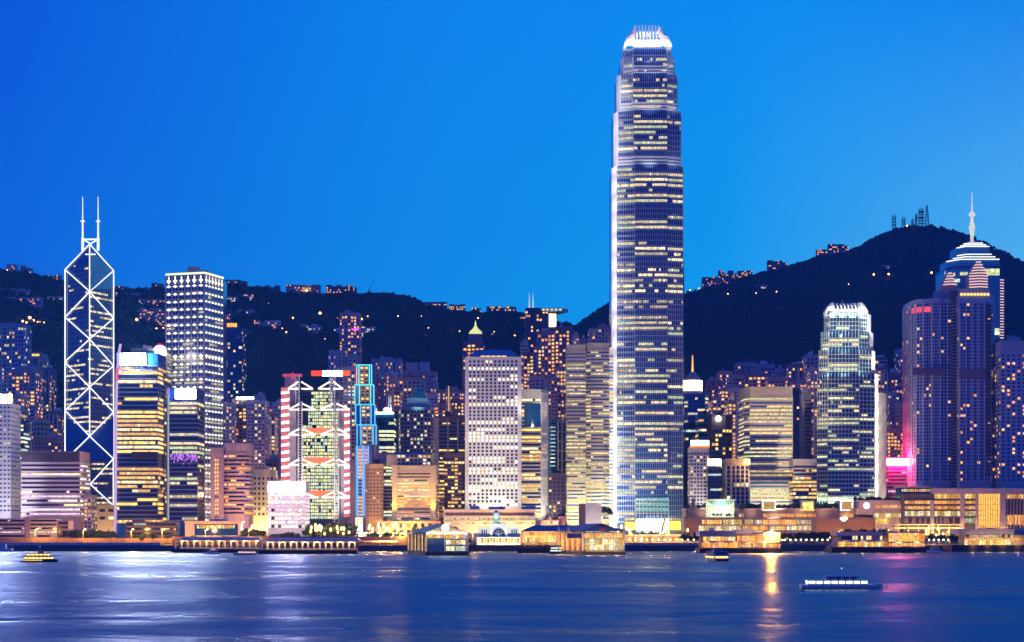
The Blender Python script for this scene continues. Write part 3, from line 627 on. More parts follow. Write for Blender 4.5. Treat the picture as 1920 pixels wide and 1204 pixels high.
for x0, x1, c in ((583.5, 605, (1, .09, .02)), (605, 642, (1, .95, .95)), (642, 656, (1, .12, .03))):
    mb = MB(); bx(mb, x0, x1 - .2, 695, 704.5, 2, 5); mb.build('rooftop_sign', [lampm(c, 6.0 if c[1] > .5 else 1.3)], p)
flood(p, (X(590, 1440), 1440, 8), (X(590, YH), YH, 70), 2.0e5, (1, .85, .85), 80)
T('office_tower', 'mauve tower with lit rows hidden behind the bank with trusses', TW, 1600, [(637, 0), (666, 0)], 690, wall='mauve', lit=.12, fp=7, pal_='M', plant='mauve', bot=860)
# --- neon outlined tower
YN = 1500
p = thing('neon_outlined_tower', 'stepped tower outlined in blue neon tubes with a tan lit middle', TW, (X(685, YN), YN, 3.5))
NEO = lampm((.10, .55, 1), 1.6); NEO2 = lampm((.12, .85, .95), 1.5)
rg = random.Random(31)
def tier(x0, x1, xa, xb, yt, yb, d, wallk, cenk, neo, lit):
    Yd = YN + d; mb = MB(); mb.box(X(x0, Yd), X(x1, Yd), Yd, YN + 34, 3.5, Z(yt, Yd)); mb.build('wall', [M[wallk]], p)
    if cenk: mb = MB(); mb.box(X(xa, Yd), X(xb, Yd), Yd - .5, Yd, Z(yb, Yd), Z(yt + 2, Yd)); mb.build('centre_panel', [M[cenk]], p)
    y = yt + 4
    while y < yb - 3:
        for c in range(2):
            w = (xb - xa); xx = xa + w * (.16 + .42 * c); m_ = MB(); a, b = P(xx, Yd - .5), P(xx + w * .26, Yd - .5)
            m_.on(a, b, 0, seglen(a, b), Z(y + 3, Yd), Z(y, Yd), .1); m_.build('window', [litm(YEL, 1.2) if rg.random() < lit else M['gld']], p)
        y += 6.8
    for x in (x0, xa, xb, x1):
        m_ = MB(); m_.bar((X(x, Yd), Yd - .7, Z(yb, Yd)), (X(x, Yd), Yd - .7, Z(yt, Yd)), .42, n=6); m_.build('neon_tube', [neo], p)
    m_ = MB(); m_.bar((X(x0, Yd), Yd - .7, Z(yt, Yd)), (X(x1, Yd), Yd - .7, Z(yt, Yd)), .42, n=6); m_.build('neon_tube', [neo], p)
tier(669, 697, 673, 693, 684.5, 722, 12, 'glb', 'tan', NEO2, .35)
tier(665.5, 701, 674, 695, 722, 759, 9, 'mauved', 'tan', NEO2, .3)
tier(667, 703, 676, 696, 759, 797, 6, 'glb', 'grey', NEO, .5)
tier(669.5, 705.5, 677, 700, 797, 834, 3, 'mauved', 'cream', NEO, .5)
mb = MB(); mb.box(X(669, YN), X(690, YN), YN, YN + 3, 3.5, Z(835, YN)); mb.build('wall', [M['mauve']], p)
mb = MB(); mb.box(X(690.2, YN), X(697, YN), YN + 1, YN + 3, 3.5, Z(834, YN)); mb.build('wall', [M['mauved']], p)
for x, b in ((668, 968), (670.8, 968), (680, 968), (682.5, 968), (691, 868)):
    m_ = MB(); m_.bar((X(x, YN), YN - .6, Z(b, YN)), (X(x, YN), YN - .6, Z(836, YN)), .42, n=6); m_.build('neon_tube', [lampm((.12, .42, 1), 1.7)], p)
for k in range(20):
    m_ = MB(); z = Z(842 + k * 6.4, YN); a, b = P(672.3, YN), P(678.6, YN); m_.on(a, b, 0, seglen(a, b), z - 1.4, z, .15); m_.build('window', [litm(ORA, 1.2) if rg.random() < .75 else M['glp']], p)
    m_ = MB(); a, b = P(684, YN), P(689, YN); m_.on(a, b, 0, seglen(a, b), z - 1.4, z, .15); m_.build('window', [litm((1, .4, .45), .8)], p)
mb = MB(); mb.box(X(664.5, YN), X(668.5, YN), YN + 11, YN + 11.8, Z(718, YN), Z(688, YN)); mb.build('red_sign', [lampm((1, .02, .10), .9)], p)
# --- towers around the pyramid roof
res('broad blue apartment tower with a twin roof box behind the neon outlined tower', 1900, notch(696, 752, 7, 4), 674, wall='blue', lit=.15, fp=6.8, glass='gl', pal_='O')
res('narrow lilac apartment tower in front of the broad blue one', 1800, notch(704, 724, 4, 2), 712, wall='purple', lit=.06, fp=6.4)
p, po, _, _ = res('mauve apartment tower with white framed blue roof turrets', 1920, notch(755, 818, 6, 3), 698, wall='mauve', lit=.16, fp=6.8, pal_='O')
for a, b, y in ((761, 783, 680), (786, 805, 679)):
    mb = MB(); mb.box(X(a, 1922), X(b, 1922), 1922, 1936, Z(699, 1922), Z(y, 1922)); mb.build('roof_turret', [M['blue']], p)
res('pink apartment tower with a long balcony row just behind the pyramid roof', 1830, notch(748, 796, 6, 2), 709, wall='pink', lit=.13, fp=6.8, pal_='O')
p, po, _, _ = res('low broad apartment tower with a vertical string of orange lights', 1780, notch(817, 870, 6, 2), 732, wall='mauved', lit=.3, fp=6.4, pal_='O')
mb = MB()
for k in range(18): mb.box(X(840.4, 1779), X(842, 1779), 1778.5, 1779.2, Z(726 + k * 3.2, 1779), Z(724.2 + k * 3.2, 1779))
mb.build('light_string', [lampm(YEL, 1.5)], p, kind='stuff')
res('pale blue gridded tower tucked at the right shoulder of the pyramid roof', 1700, [800, 820], 741, wall='blue', lit=.06, fp=6, glass='gl')
YPm = 1560
p, po, _, _ = T('pyramid_roof_tower', 'stone tower with a green pyramid roof and rounded corners', TW, YPm, [(748, 7), (752, 1.5), (768, 0), (769, -1.2), (794, -1.2), (795, 0), (808, 1.5), (813, 7)], 763, wall='grey', fp=7.4, win=(.2, .78), pitch=2.9, frac=.62, lit=.22, pal_='w', bot=866, D=26, plant=None, cap=60)
mb = MB(); mb.prism(plan([(753, 8), (808, 8)], YPm, 16), Z(763, YPm), Z(753, YPm)); mb.prism(plan([(763, 9), (803, 9)], YPm, 14), Z(753.2, YPm), Z(744, YPm)); mb.build('roof_drum', [M['mauve']], p)
x0, x1, y0, y1 = X(767, YPm), X(801, YPm), YPm + 9, YPm + 9 + X(801, YPm) - X(767, YPm); zb, zp = Z(745, YPm), Z(721, YPm); c = ((x0 + x1) / 2, (y0 + y1) / 2, zp)
mb = MB(); q = [(x0, y0, zb), (x1, y0, zb), (x1, y1, zb), (x0, y1, zb)]
for i in range(4): mb.face([q[i], q[(i + 1) % 4], c])
mb.face(q[::-1]); mb.build('pyramid_roof', [M['greenr']], p)
mb = MB()
for i in range(11): mb.box(X(770 + i * 3, YPm), X(772 + i * 3, YPm), YPm + 7.2, YPm + 7.9, Z(768, YPm), Z(765, YPm))
mb.build('lit_lettering', [lampm((1, .95, .85), 1.5)], p)
flood(p, (X(781, YPm - 20), YPm - 14, Z(775, YPm)), (X(784, YPm), YPm + 12, Z(735, YPm)), 7e3, (.4, 1, .9), 60)
# glass office with white roof line
p, po, _, _ = T('office_block', 'glass office with a brilliant white roof line and yellow floors beside the neon tubes', 'office', 1580, [704, 739], 774, mode='row', wall='glt', frac=1, win=(.15, .75), lit=.7, pal_='G', fp=7.6, pitch=2.2, top=8, bot=852, D=24, plant=None)
mb = MB(); mb.box(X(704, 1579), X(738, 1579), 1578.6, 1579.4, Z(776, 1579), Z(773, 1579)); mb.build('lit_roof_line', [lampm((.9, 1, .85), 2.2)], p)
mb = MB(); mb.box(X(719, 1590), X(734, 1590), 1590, 1600, Z(774, 1590), Z(765, 1590)); mb.build('roof_plant_room', [M['white']], p)
for x in (729, 733): m_ = MB(); m_.bar((X(x, 1592), 1592, Z(766, 1592)), (X(x, 1592), 1592, Z(742, 1592)), .35); m_.build('roof_mast', [M['white']], p)
flood(p, (X(727, 1586), 1584, Z(772, 1586)), (X(727, 1590), 1591, Z(765, 1590)), 9000, (1, 1, .85), 120)
T('office_block', 'dark navy slab between the white roof line office and the pyramid tower', 'office', 1600, [739.5, 747], 772, wall='gld', mode='none', plant=None, bot=850)
# brown tower with white piers
p, po, _, _ = T('office_tower', 'brown striped tower divided by tall white piers, left of the porthole tower', TW, 1480, [816, 871], 782, mode='row', wall='brown', frac=1, win=(.15, .62), lit=lambda k: .25 if k < 9 else .6, pal_='Y', fp=7.2, pitch=2.0, top=8, bot=962, D=28, plant='dgrey', bands=(1.5, .3, 'brown'))
mb = MB()
for a, b in ((816, 823), (838.5, 841), (857, 859.5)): mb.box(X(a, 1479), X(b, 1479), 1478.9, 1480.5, 3.6, Z(784, 1479))
mb.build('pier_ribs', [M['cream']], p)
flood(p, (X(822, 1465), 1462, 10), (X(822, 1480), 1480, 60), 3e4, (1, .72, .35), 70)
T('office_block', 'dark stepped office with scattered lit windows in front of the brown striped tower', 'office', 1425, [(833, 0), (871.5, 0)], 852, wall='dbrown', fp=6.8, win=(.2, .7), pitch=2.6, frac=.8, lit=.42, pal_='Y', mode='punch', bot=955, D=20, cap=70, plant='dgrey')
# stone hotel complex
p, po, _, _ = T('hotel_block', 'tan stone block with faint windows right of the neon tubes', 'building', 1420, [(685, 4), (692, 0), (718, 0)], 872, wall='tan', fp=6.6, win=(.3, .62), pitch=2.4, frac=.55, lit=.07, pal_='W', glass='glp', bot=972, D=24, plant='brown', cap=30)
flood(p, (X(703, 1398), 1396, 6), (X(703, 1420), 1420, 25), 3.2e4, (1, .55, .2), 110)
p, po, _, _ = T('office_block', 'narrow green lit glass block between tan and cream stone buildings', 'office', 1432, [(719, 0), (737, 0)], 868, mode='row', wall='grey', frac=1, win=(.15, .7), lit=.55, pal_='G', fp=6.4, pitch=2, bot=972, D=20, plant=None)
p, po, _, _ = T('stone_hotel', 'cream stone hotel with striped windows between golden floodlit piers', 'hotel', 1405, [(741, 3), (745, 0), (808, 0), (818, 0)], 873, mode='row', wall='cream', frac=1, win=(.1, .6), lit=lambda k: .55 if k != 8 else .95, pal_='M', fp=6.0, pitch=2.5, top=12, bot=974, D=34, plant=None, bands=(1.0, .35, 'cream'), glass='gld')
mb = MB()
for a, b in ((735.5, 745), (807, 817)): mb.box(X(a, 1404), X(b, 1404), 1402.8, 1406, 3.6, Z(873, 1404))
mb.build('stone_pier', [M['cream']], p)
q = MB(); q.prism(plan([(725, 8), (752, 6), (811, 6)], 1405, 22), Z(874, 1405), Z(852, 1405)); q.build('upper_storeys', [M['beige']], p)
punched(p, [(P(744, 1410.6), P(808, 1410.6))], [Z(858, 1410), Z(865, 1410), Z(871.5, 1410)], 2.4, (.1, .75), 3.1, .6, .4, 'W', 'gld', random.Random(4), 40)
q = MB(); q.prism(plan([(738, 12), (800, 12)], 1405, 14), Z(852.2, 1405), Z(846, 1405)); q.build('roof_block', [M['teal']], p)
for x in (741, 812): flood(p, (X(x, 1394), 1393, 24), (X(x, 1404), 1403, 44), 2.2e4, (1, .58, .06), 70)
flood(p, (X(776, 1394), 1372, 24), (X(776, 1404), 1404, 42), 9e3, (1, .72, .4), 120)  # soft fill light added in front to lift the hotel facade
T('office_block', 'pinkish recessed block rising behind the tan stone block', 'building', 1450, [(701, 0), (736, 0)], 851, wall='pink', fp=8, lit=.02, plant='brown', D=16, bot=868, mode='none')
p, po, _, _ = T('stone_podium', 'low tan stone podium with tall arched openings under the cream hotel', 'building', 1385, [706, 826], 977, wall='tan', fp=12, win=(.2, .85), pitch=5.2, frac=.45, lit=.45, pal_='Y', bot=1000, D=16, plant=None, top=3)
for x in (720, 755, 790): point(p, (X(x, 1375), 1374, 10), 5000, (1, .55, .15))
# --- porthole tower
YJ = 1420
p = thing('porthole_tower', 'white tower covered in rows of round porthole windows under a blue hipped roof', TW, (X(925, YJ), YJ, 3.5))
mb = MB(); mb.box(X(872, YJ), X(977.5, YJ), YJ, YJ + 42, 3.5, Z(669, YJ)); mb.build('wall', [wallm('white_mosaic', (.72, .71, .72), .6, .06)], p)
mb = MB()
for y in (740, 809, 884, 938): mb.box(X(872, YJ) - .05, X(977.5, YJ) + .05, YJ - .06, YJ + 42.05, Z(y + .7, YJ), Z(y, YJ))
mb.build('wall_groove', [M['grey']], p)
mb = MB(); mb.prism(plan([(881, 3), (970, 3)], YJ, 34), Z(669, YJ), Z(666, YJ)); mb.build('lit_attic', [M['gld']], p)
mb = MB()
for i in range(5): mb.box(X(901 + i * 10, YJ + 2.8), X(909 + i * 10, YJ + 2.8), YJ + 2.6, YJ + 2.95, Z(668.5, YJ), Z(666.5, YJ))
mb.build('attic_window', [litm(YEL, 1.2)], p)
x0, x1, y0, y1, zb, zt = X(880, YJ), X(971, YJ), YJ + 2, YJ + 38, Z(666.5, YJ), Z(654, YJ); i_ = 5.5
lo_ = [(x0, y0, zb), (x1, y0, zb), (x1, y1, zb), (x0, y1, zb)]; hi = [(x0 + i_, y0 + i_, zt), (x1 - i_, y0 + i_, zt), (x1 - i_, y1 - i_, zt), (x0 + i_, y1 - i_, zt)]
mb = MB(); mb.face(lo_[::-1]); mb.face(hi)
for i in range(4): j = (i + 1) % 4; mb.face([lo_[i], lo_[j], hi[j], hi[i]])
mb.build('hipped_roof', [wallm('pale_blue_roof', (.16, .30, .52), .5, .1)], p)
rg = random.Random(17); disc = []; mats = [M['gld']] + pal('w'); LW = [litm((1, .86, .52), 1.5, .5), litm((1, .80, .42), 1.1, .6), litm((1, .9, .7), 1.7, .5)]
rest = MB(); cand = []
for k in range(41):
    y = 678 + k * 6.72; rowp = rg.uniform(0, 1) ** 1.2 * .92; on_ = rg.random() < rowp
    for c in range(12):
        if rg.random() < .3: on_ = rg.random() < rowp
        x = X(881.5 + c * 7.85, YJ); z = Z(y, YJ); r = .95; n = 10
        ring = [(x + r * math.cos(2 * math.pi * i / n), YJ - .08, z + r * 1.05 * math.sin(2 * math.pi * i / n)) for i in range(n)]
        if on_: cand.append((ring, rg.randrange(3)))
        else: rest.face(ring, 0); 
rg.shuffle(cand)
for ring, mi in cand[:100]: m_ = MB(); m_.face(ring); m_.build('porthole_window', [LW[mi]], p)
for ring, mi in cand[100:]: rest.face(ring, mi + 1)
rest.build('porthole_window', [M['gld']] + LW, p, kind='stuff')
for x in (900, 925, 950): flood(p, (X(x, 1385), 1386, 24), (X(x, YJ), YJ, 62), 2.4e4, (1, .88, .62), 100)
flood(p, (X(925, 1340), 1340, 30), (X(925, YJ), YJ, 130), 2.2e5, (1, .86, .72), 60)
# right neighbour
p, po, _, _ = T('office_tower', 'white framed tower with a curved dark glass bay and golden floors beside the porthole tower', TW, 1440, [(978, 0), (1014, 0), (1026, 12)], 732, mode='row', wall='cream', frac=1, win=(.15, .68), lit=lambda k: .75 if k < 4 else .2 if k < 8 else .95 if k < 18 else .45, pal_='Y', fp=7.0, pitch=2.2, top=14, bot=972, D=22, plant='teal', sides=False)
a, b = po[1], po[2]; mb = MB()
for i in range(7): mb.rib(a, b, seglen(a, b) * i / 6 - (.0 if i < 6 else .5), seglen(a, b) * i / 6 + .7, 6, Z(736, 1446), .6)
mb.build('white_grille', [M['white']], p)
mb = MB(); pts = [(P(983 + 4.4 * i, 1440)[0], 1440 - 1.8 * math.sin(math.pi * i / 7) - .2) for i in range(8)]; mb.prism(pts, Z(800, 1440), Z(756, 1440)); mb.build('glass_bay', [M['glt']], p)
flood(p, (X(1024, 1425), 1420, 14), (X(1020, 1450), 1450, 60), 5e4, (1, .93, .8), 75)
flood(p, (X(1000, 1405), 1400, Z(790, 1400)), (X(1000, 1440), 1440, Z(742, 1440)), 2.2e4, (1, .92, .8), 70)
# tall residentials near the ridge
p, po, zs, fh = T('apartment_tower', 'very tall dark tower with a flat winged roof, twin spikes and a lit screen', RES, 2050, [(985, 2), (1000, 0), (1011, 0), (1011.01, 3), (1028, 3), (1028.01, 6), (1045, 6)], 577, wall='gld', fp=7, pitch=3.2, frac=.7, lit=.16, pal_='O', group=RG, plant=None, bot=800, D=26, cap=60)
mb = MB(); y0 = 2048; mb.prism([(X(1008, y0), y0 + 12), (X(1020, y0), y0 - 2), (X(1048, y0), y0 - 4), (X(1066, y0), y0 + 8), (X(1050, y0), y0 + 28), (X(1018, y0), y0 + 28)], Z(584, y0), Z(578, y0)); mb.build('roof_wing', [M['steel']], p)
mb = MB()
for i in range(5): mb.box(X(1016 + i * 8, y0), X(1021 + i * 8, y0), y0 - 4.6, y0 - 4.2, Z(583, y0), Z(580, y0))
mb.build('lit_soffit', [litm((.8, .9, .6), .8)], p)
for x in (992.5, 999.5): m_ = MB(); m_.bar((X(x, 2060), 2060, Z(578, 2060)), (X(x, 2060), 2060, Z(549, 2060)), .9, n=6, r2=.15); m_.build('roof_spike', [lampm((.85, .95, 1), .8)], p)
mb = MB(); mb.box(X(1029, 2052), X(1043, 2052), 2052.0, 2052.8, Z(613, 2052), Z(588, 2052)); mb.build('lit_screen', [litm((1, .82, .55), 1.3)], p)
p, po, _, _ = res('tall warm apartment tower full of orange windows beside the winged roof tower', 1960, notch(1008, 1040, 5, 3), 622, wall='purple', lit=.42, fp=7, pal_='O', cap=70)
res('tall apartment tower with a lit roof deck left of the striped twin office blocks', 1940, notch(1041, 1075, 5, 3), 614, wall='mauved', lit=.36, fp=7, pal_='O', cap=70)
res('thin pale slab tower at the right edge of the porthole tower', 1900, notch(977, 990, 3, 2), 641, wall='blue', lit=.12, fp=6.6, pal_='O')
p, po, _, _ = res('pink concrete apartment block with a lower wing above the white framed tower', 1620, [(992, 5), (1003, 5), (1003.01, 0), (1021, 0)], 706, wall='mauve', lit=.1, fp=6.6)
res('plain pink apartment block with tiny square windows below the tall warm towers', 1600, [1022, 1045], 709, wall='pink', lit=.14, fp=6.6, pitch=2.7, pal_='O')
for fr, yt, lb in ((notch(1076, 1086, 2), 628, 'small lit apartment tower peeping over the left striped office block'), (notch(1086, 1104, 2), 636, 'flat blue roof block seen above the gap of the striped office blocks'), (notch(1104, 1122, 3, 3), 618, 'pink apartment tower above the right striped office block'), (notch(1122, 1146, 4, 3), 612, 'mauve apartment tower touching the supertall on its left')):
    res(lb, 1850, fr, yt, wall=rng.choice(['purple', 'mauve']), lit=.14, fp=6.6)
# crown with green dome
p, po, _, _ = res('dark apartment tower with a pointed green lit crown behind the porthole tower', 1950, notch(868, 907, 5, 3), 640, wall='mauved', lit=.4, fp=7, pal_='O', cap=60, plant=None)
xc, yc = X(891.5, 1960), 1962
mb = MB(); mb.prism(plan([878, 904], 1955, 14), Z(641, 1955), Z(626, 1955)); mb.build('crown_block', [M['mauved']], p)
mb = MB(); mb.lathe(xc, yc, [(7.2, Z(625.5, 1960)), (6.2, Z(621, 1960)), (3, Z(616, 1960)), (1.2, Z(611, 1960)), (.3, Z(601, 1960))], 12); mb.build('crown_dome', [litm((.75, .80, .32), .75, .4)], p)
# striped twin offices
for fr, yt, lb in (([(1063, 0), (1098, 0)], 648, 'flat fronted left half of the cream and blue striped twin offices'), ([(1099, 3), (1108, 0), (1131, 0), (1142, 3)], 645, 'round cornered right half of the cream and blue striped twin offices')):
    p, po, zs, fh = T('striped_office_tower', lb, TW, 1475, fr, yt, mode='row', wall='beige', frac=1, win=(.14, .64), lit=lambda k: .12 if k < 3 else .55, pal_='w', fp=6.75, pitch=2.1, top=12, bot=975, D=30, glass='glb', group='striped twin offices', plant='beige', bands=(1.35, .4, 'beige'))
    flood(p, (X((fr[0][0] + fr[-1][0]) / 2, 1445), 1445, 12), (X((fr[0][0] + fr[-1][0]) / 2, 1475), 1475, 45), 9e4, (1, .84, .5), 90)
T('striped_office_tower', 'set back striped office slab between the twin offices and the supertall', TW, 1510, [1143, 1150], 652, mode='row', wall='beige', frac=1, win=(.14, .64), lit=.5, pal_='w', fp=6.75, pitch=2.1, top=12, bot=975, D=20, glass='glb', plant=None)
T('office_tower', 'teal glass tower with one column of white lights', TW, 1520, [1027.5, 1045.5], 786, wall='teal', glass='glt', fp=7.2, frac=.5, pitch=6, lit=.75, pal_='C', bot=900, win=(.4, .7), plant=None)
T('office_tower', 'slim beige tower with dark window slots left of the striped offices', TW, 1500, [(1045.8, 0), (1062, 0)], 786, wall='beige', fp=18, win=(.06, .9), pitch=3.2, frac=.45, lit=.1, pal_='W', bot=900, plant=None)
T('office_block', 'dark brown block with a few lit windows at the foot of the teal glass tower', 'office', 1440, [(1028, 0), (1059, 0)], 889, wall='dbrown', fp=7.5, pitch=3.2, frac=.5, lit=.13, pal_='Y', bot=975, D=20, plant='dgrey')
# --- supertall
YI = 1500
p = thing('supertall_tower', 'supertall tapering glass skyscraper with a crown of glowing claws', 'skyscraper', (X(1216, YI), YI, 3.5))
ST = [(90, 104, 1168, 1260, 1188, 1249), (104, 137, 1164, 1266, 1188, 1250), (137, 207, 1157, 1272, 1187, 1250.5), (207, 310, 1151, 1279, 1188, 1251), (310, 1000, 1147.5, 1283, 1190.5, 1251.5)]
IW = wallm('white_aluminium_fins', (.78, .76, .76), .45, .06)
rg = random.Random(41); fh = 4.32; mats = [M['gl']] + pal('w') + pal('W'); zall = Z(92, YI); floors = {}
for si, (y0, y1, L_, R_, cl, cr) in enumerate(ST):
    ins = (4 - si) * 2.2; w = 5 + si; fr = [(L_, 13 + ins), (L_ + w, 5.5 + ins), (cl, 2.2 + ins), (cl + .01, ins), (cr, ins), (cr + .01, 2.2 + ins), (R_ - 2.5, 6 + ins), (R_, 30 + ins)]
    poly = plan(fr, YI, 26 - ins); z0, z1 = max(Z(y1, YI + ins), 3.5), Z(y0, YI + ins)
    mb = MB(); mb.prism(poly, z0, z1); mb.build('wall', [M['gl']], p)
    mb = MB(); a, b = poly[0], poly[1]; mb.rib(a, b, 0, seglen(a, b), z0, z1, .5); mb.build('white_side_cladding', [IW], p)
    sg = [(poly[1], poly[2]), (poly[3], poly[4]), (poly[5], poly[6])]
    mv = MB()
    for j, (a, b) in enumerate(sg):
        L = seglen(a, b); n = 15 if j == 1 else 8
        for i in range(n + 1):
            u = min(max(L * i / n, .25), L - .25); ww = .09 if j == 1 else .12
            mv.rib(a, b, u - ww, u + ww, z0, z1, .7)
    k = math.ceil((zall - z1) / fh)
    while zall - k * fh - fh > z0 - 1:
        z = zall - (k + 1) * fh; py = HY - (z - CH) / YI * F; m_ = floors.setdefault(k, MB())
        dark = any(c < py < c + 13 for c in (298, 438, 660, 930)); blank = rg.random() < .06
        for j, (a, b) in enumerate(sg):
            L = seglen(a, b); n = 28 if j == 1 else 12
            st = [False] * n if dark or blank else lit_row(n, (.85 if 200 < py < 640 else .68) if j < 2 else .55, rg, True); main = rg.choice((1, 2, 3, 5, 6, 3, 1)); 
            for i in range(n):
                if st[i]: m_.on(a, b, L * (i + .06) / n, L * (i + .94) / n, z + .9, z + 3.0, .15, main if rg.random() < .8 else rg.randrange(1, 9))
        for j, (a, b) in enumerate(sg): mv.rib(a, b, 0, seglen(a, b), z - (.1 if j == 1 else .2), z + (.1 if j == 1 else .2), .55 if j == 1 else .8); 
        if j == 2:
            a, b = sg[0]; mv.rib(a, b, 0, seglen(a, b), z + 3.4, z + 3.65, .6)
        k += 1
    mv.build('mullion', [wallm('cool_aluminium', (.50, .62, .78), .4, .08)], p)
    if si < 4:    # lit white frames just above each setback
        mb = MB()
        for yy in (y1 - 3, y1 - 9, y1 - 15)[: 3 if si else 1]:
            for a, b in sg: mb.rib(a, b, 0, seglen(a, b), Z(yy, YI), Z(yy, YI) + 1.1, .9)
        mb.build('setback_frame', [IW], p)
        for x in (cl - 14, 1218, cr + 14): flood(p, (X(x, YI), YI - 5, z0 - 3), (X(x, YI), YI + ins, z0 + 11), 2200, (1, .97, .88), 130)
for k, m_ in floors.items(): m_.build('floor_glazing', mats, p)
# crown of claws
zc = Z(89, YI + 14); xc = X(1214, YI + 16); hw = X(1260, YI) - X(1214, YI); yc = YI + 9 + hw
prof = [(0, 0), (1.1, 4), (2.8, 8), (5.2, 12), (7.8, 16), (10.0, 19.6)]
def claw(side, t, th, scale=1.0, nm='crown_claw'):
    m_ = MB(); ax = [(0, -1), (1, 0), (0, 1), (-1, 0)][side]; tx = (-ax[1], ax[0])
    def q(inn, z, s): o = hw - inn; return (xc + ax[0] * o + tx[0] * (t + s), yc + ax[1] * o + tx[1] * (t + s), zc + z * scale)
    for (i0, z0), (i1, z1) in zip(prof, prof[1:]):
        t0, t1 = 2.6 * (1 - z0 / 20), 2.6 * (1 - z1 / 20) + .1; A8 = [q(i0, z0, -th), q(i0, z0, th), q(i0 + t0, z0, th), q(i0 + t0, z0, -th)]; B8 = [q(i1, z1, -th), q(i1, z1, th), q(i1 + t1, z1, th), q(i1 + t1, z1, -th)]
        k = len(m_.v); m_.v += A8 + B8
        for i in range(4): j = (i + 1) % 4; m_.f.append((k + i, k + j, k + 4 + j, k + 4 + i)); m_.m.append(0)
        m_.f.append((k + 4, k + 5, k + 6, k + 7)); m_.m.append(0)
    m_.build(nm, [IW], p)
for side in range(4):
    for i in range(8 if side in (0, 2) else 6): claw(side, (i - (3.5 if side in (0, 2) else 2.5)) * (2.75 if side in (0, 2) else 3.2), .48)
mb = MB()      # solid corner shells
for sx in (-1, 1):
    for (i0, z0), (i1, z1) in zip(prof, prof[1:]):
        for yy0, yy1 in ((yc - hw + 2, yc + hw - 2),):
            xo0, xo1 = xc + sx * (hw - i0), xc + sx * (hw - i1)
            if z1 < 18: mb.face([(xo0, yy0 + i0, zc + z0), (xo1, yy0 + i1, zc + z1), (xo1, yy1 - i1, zc + z1), (xo0, yy1 - i0, zc + z0)])
            c0 = xc + sx * 10.6
            if z1 < 17: mb.face([(xo0, yy0 + i0 - .4, zc + z0), (c0, yc - hw + i0 * .7 - .2, zc + z0), (c0, yc - hw + i1 * .7 - .2, zc + z1), (xo1, yy0 + i1 - .4, zc + z1)])
mb.build('crown_shell', [IW], p)
mb = MB(); mb.box(xc - 11, xc + 11, yc - hw + .2, yc + hw - .2, zc, zc + 4.6)
for z in (1, 2.6, 4.2): mb.box(xc - 11.5, xc + 11.5, yc - hw - .25, yc - hw + .5, zc + z, zc + z + .5)
mb.build('crown_base', [IW], p)
mb = MB(); mb.box(xc - 9, xc + 9, yc - 8, yc + 8, zc + 4.6, zc + 8); mb.build('roof_plant_room', [M['dbrown']], p)
for x in (-16, -8, 0, 8, 16): flood(p, (xc + x, yc - hw - 9, zc - 4), (xc + x * .9, yc - hw + 3, zc + 9), 1.5e4, (1, .93, .78), 90)
for sx in (-1, 1): flood(p, (xc + sx * (hw + 9), yc - 6, zc - 3), (xc + sx * (hw - 3), yc, zc + 9), 1.4e4, (1, .97, .88), 90)
point(p, (xc, yc, zc + 14), 3500, (1, .95, .85))
# floodlights that whiten the left edge and the lower left corner
for i in range(24):
    h = 8 + i * 16; x = X(1151 + max(0, (h - 300) * .07), YI); flood(p, (x - 4.6, YI - 1, h - 2), (x + .5, YI + 10, h + 6), 7e3 if i > 5 else 2.2e4, (1, .93, .88), 140, 1, .4)
flood(p, (X(1165, 1440), 1440, 10), (X(1168, YI), YI, 60), 1.1e5, (1, .95, .85), 60, .9)
flood(p, (X(1170, 1430), 1430, 10), (X(1178, YI), YI, 190), 4.5e5, (1, .93, .88), 26, .9)
flood(p, (X(1225, 1450), 1450, 10), (X(1225, YI), YI, 30), 4e4, (.85, 1, .9), 80, .9)
# lobby
Yl = YI - 1.2
mb = MB()
for k in range(9):
    for r in range(3): a = 1194 + k * 6.8; mb.box(X(a, Yl), X(a + 5.6, Yl), Yl - .3, Yl + .2, Z(959 - r * 9.5, Yl), Z(952.5 - r * 9.5, Yl))
mb.build('green_glazing', [litm((.25, .80, .62), .55)], p)
mb = MB()
for k in range(10): a = 1192.5 + k * 6.8; mb.box(X(a - .7, Yl), X(a + .7, Yl), Yl - .9, Yl, 5, Z(936, Yl))
for y in (936, 943.5, 953, 962.5): mb.box(X(1192, Yl), X(1254, Yl), Yl - .8, Yl, Z(y + .8, Yl), Z(y - .8, Yl))
mb.build('lobby_frame', [IW], p)
mb = MB(); mb.box(X(1193, Yl), X(1254, Yl), Yl - .5, Yl, Z(994, Yl), Z(974, Yl)); LB = litm((1, .80, .30), 26, .5); LB.cycles.emission_sampling = 'AUTO'; mb.build('lobby_glazing', [LB], p)
mb = MB(); mb.box(X(1172, Yl), X(1192.5, Yl), Yl + 2.3, Yl + 3, Z(994, Yl), Z(979, Yl)); mb.box(X(1255, Yl), X(1278, Yl), Yl + 2.3, Yl + 3, Z(994, Yl), Z(977, Yl)); mb.build('lobby_glazing', [litm((1, .62, .06), 1.5, .7)], p)
M['sky'] = glassm('sky_glass', (.10, .42, .62), .1)
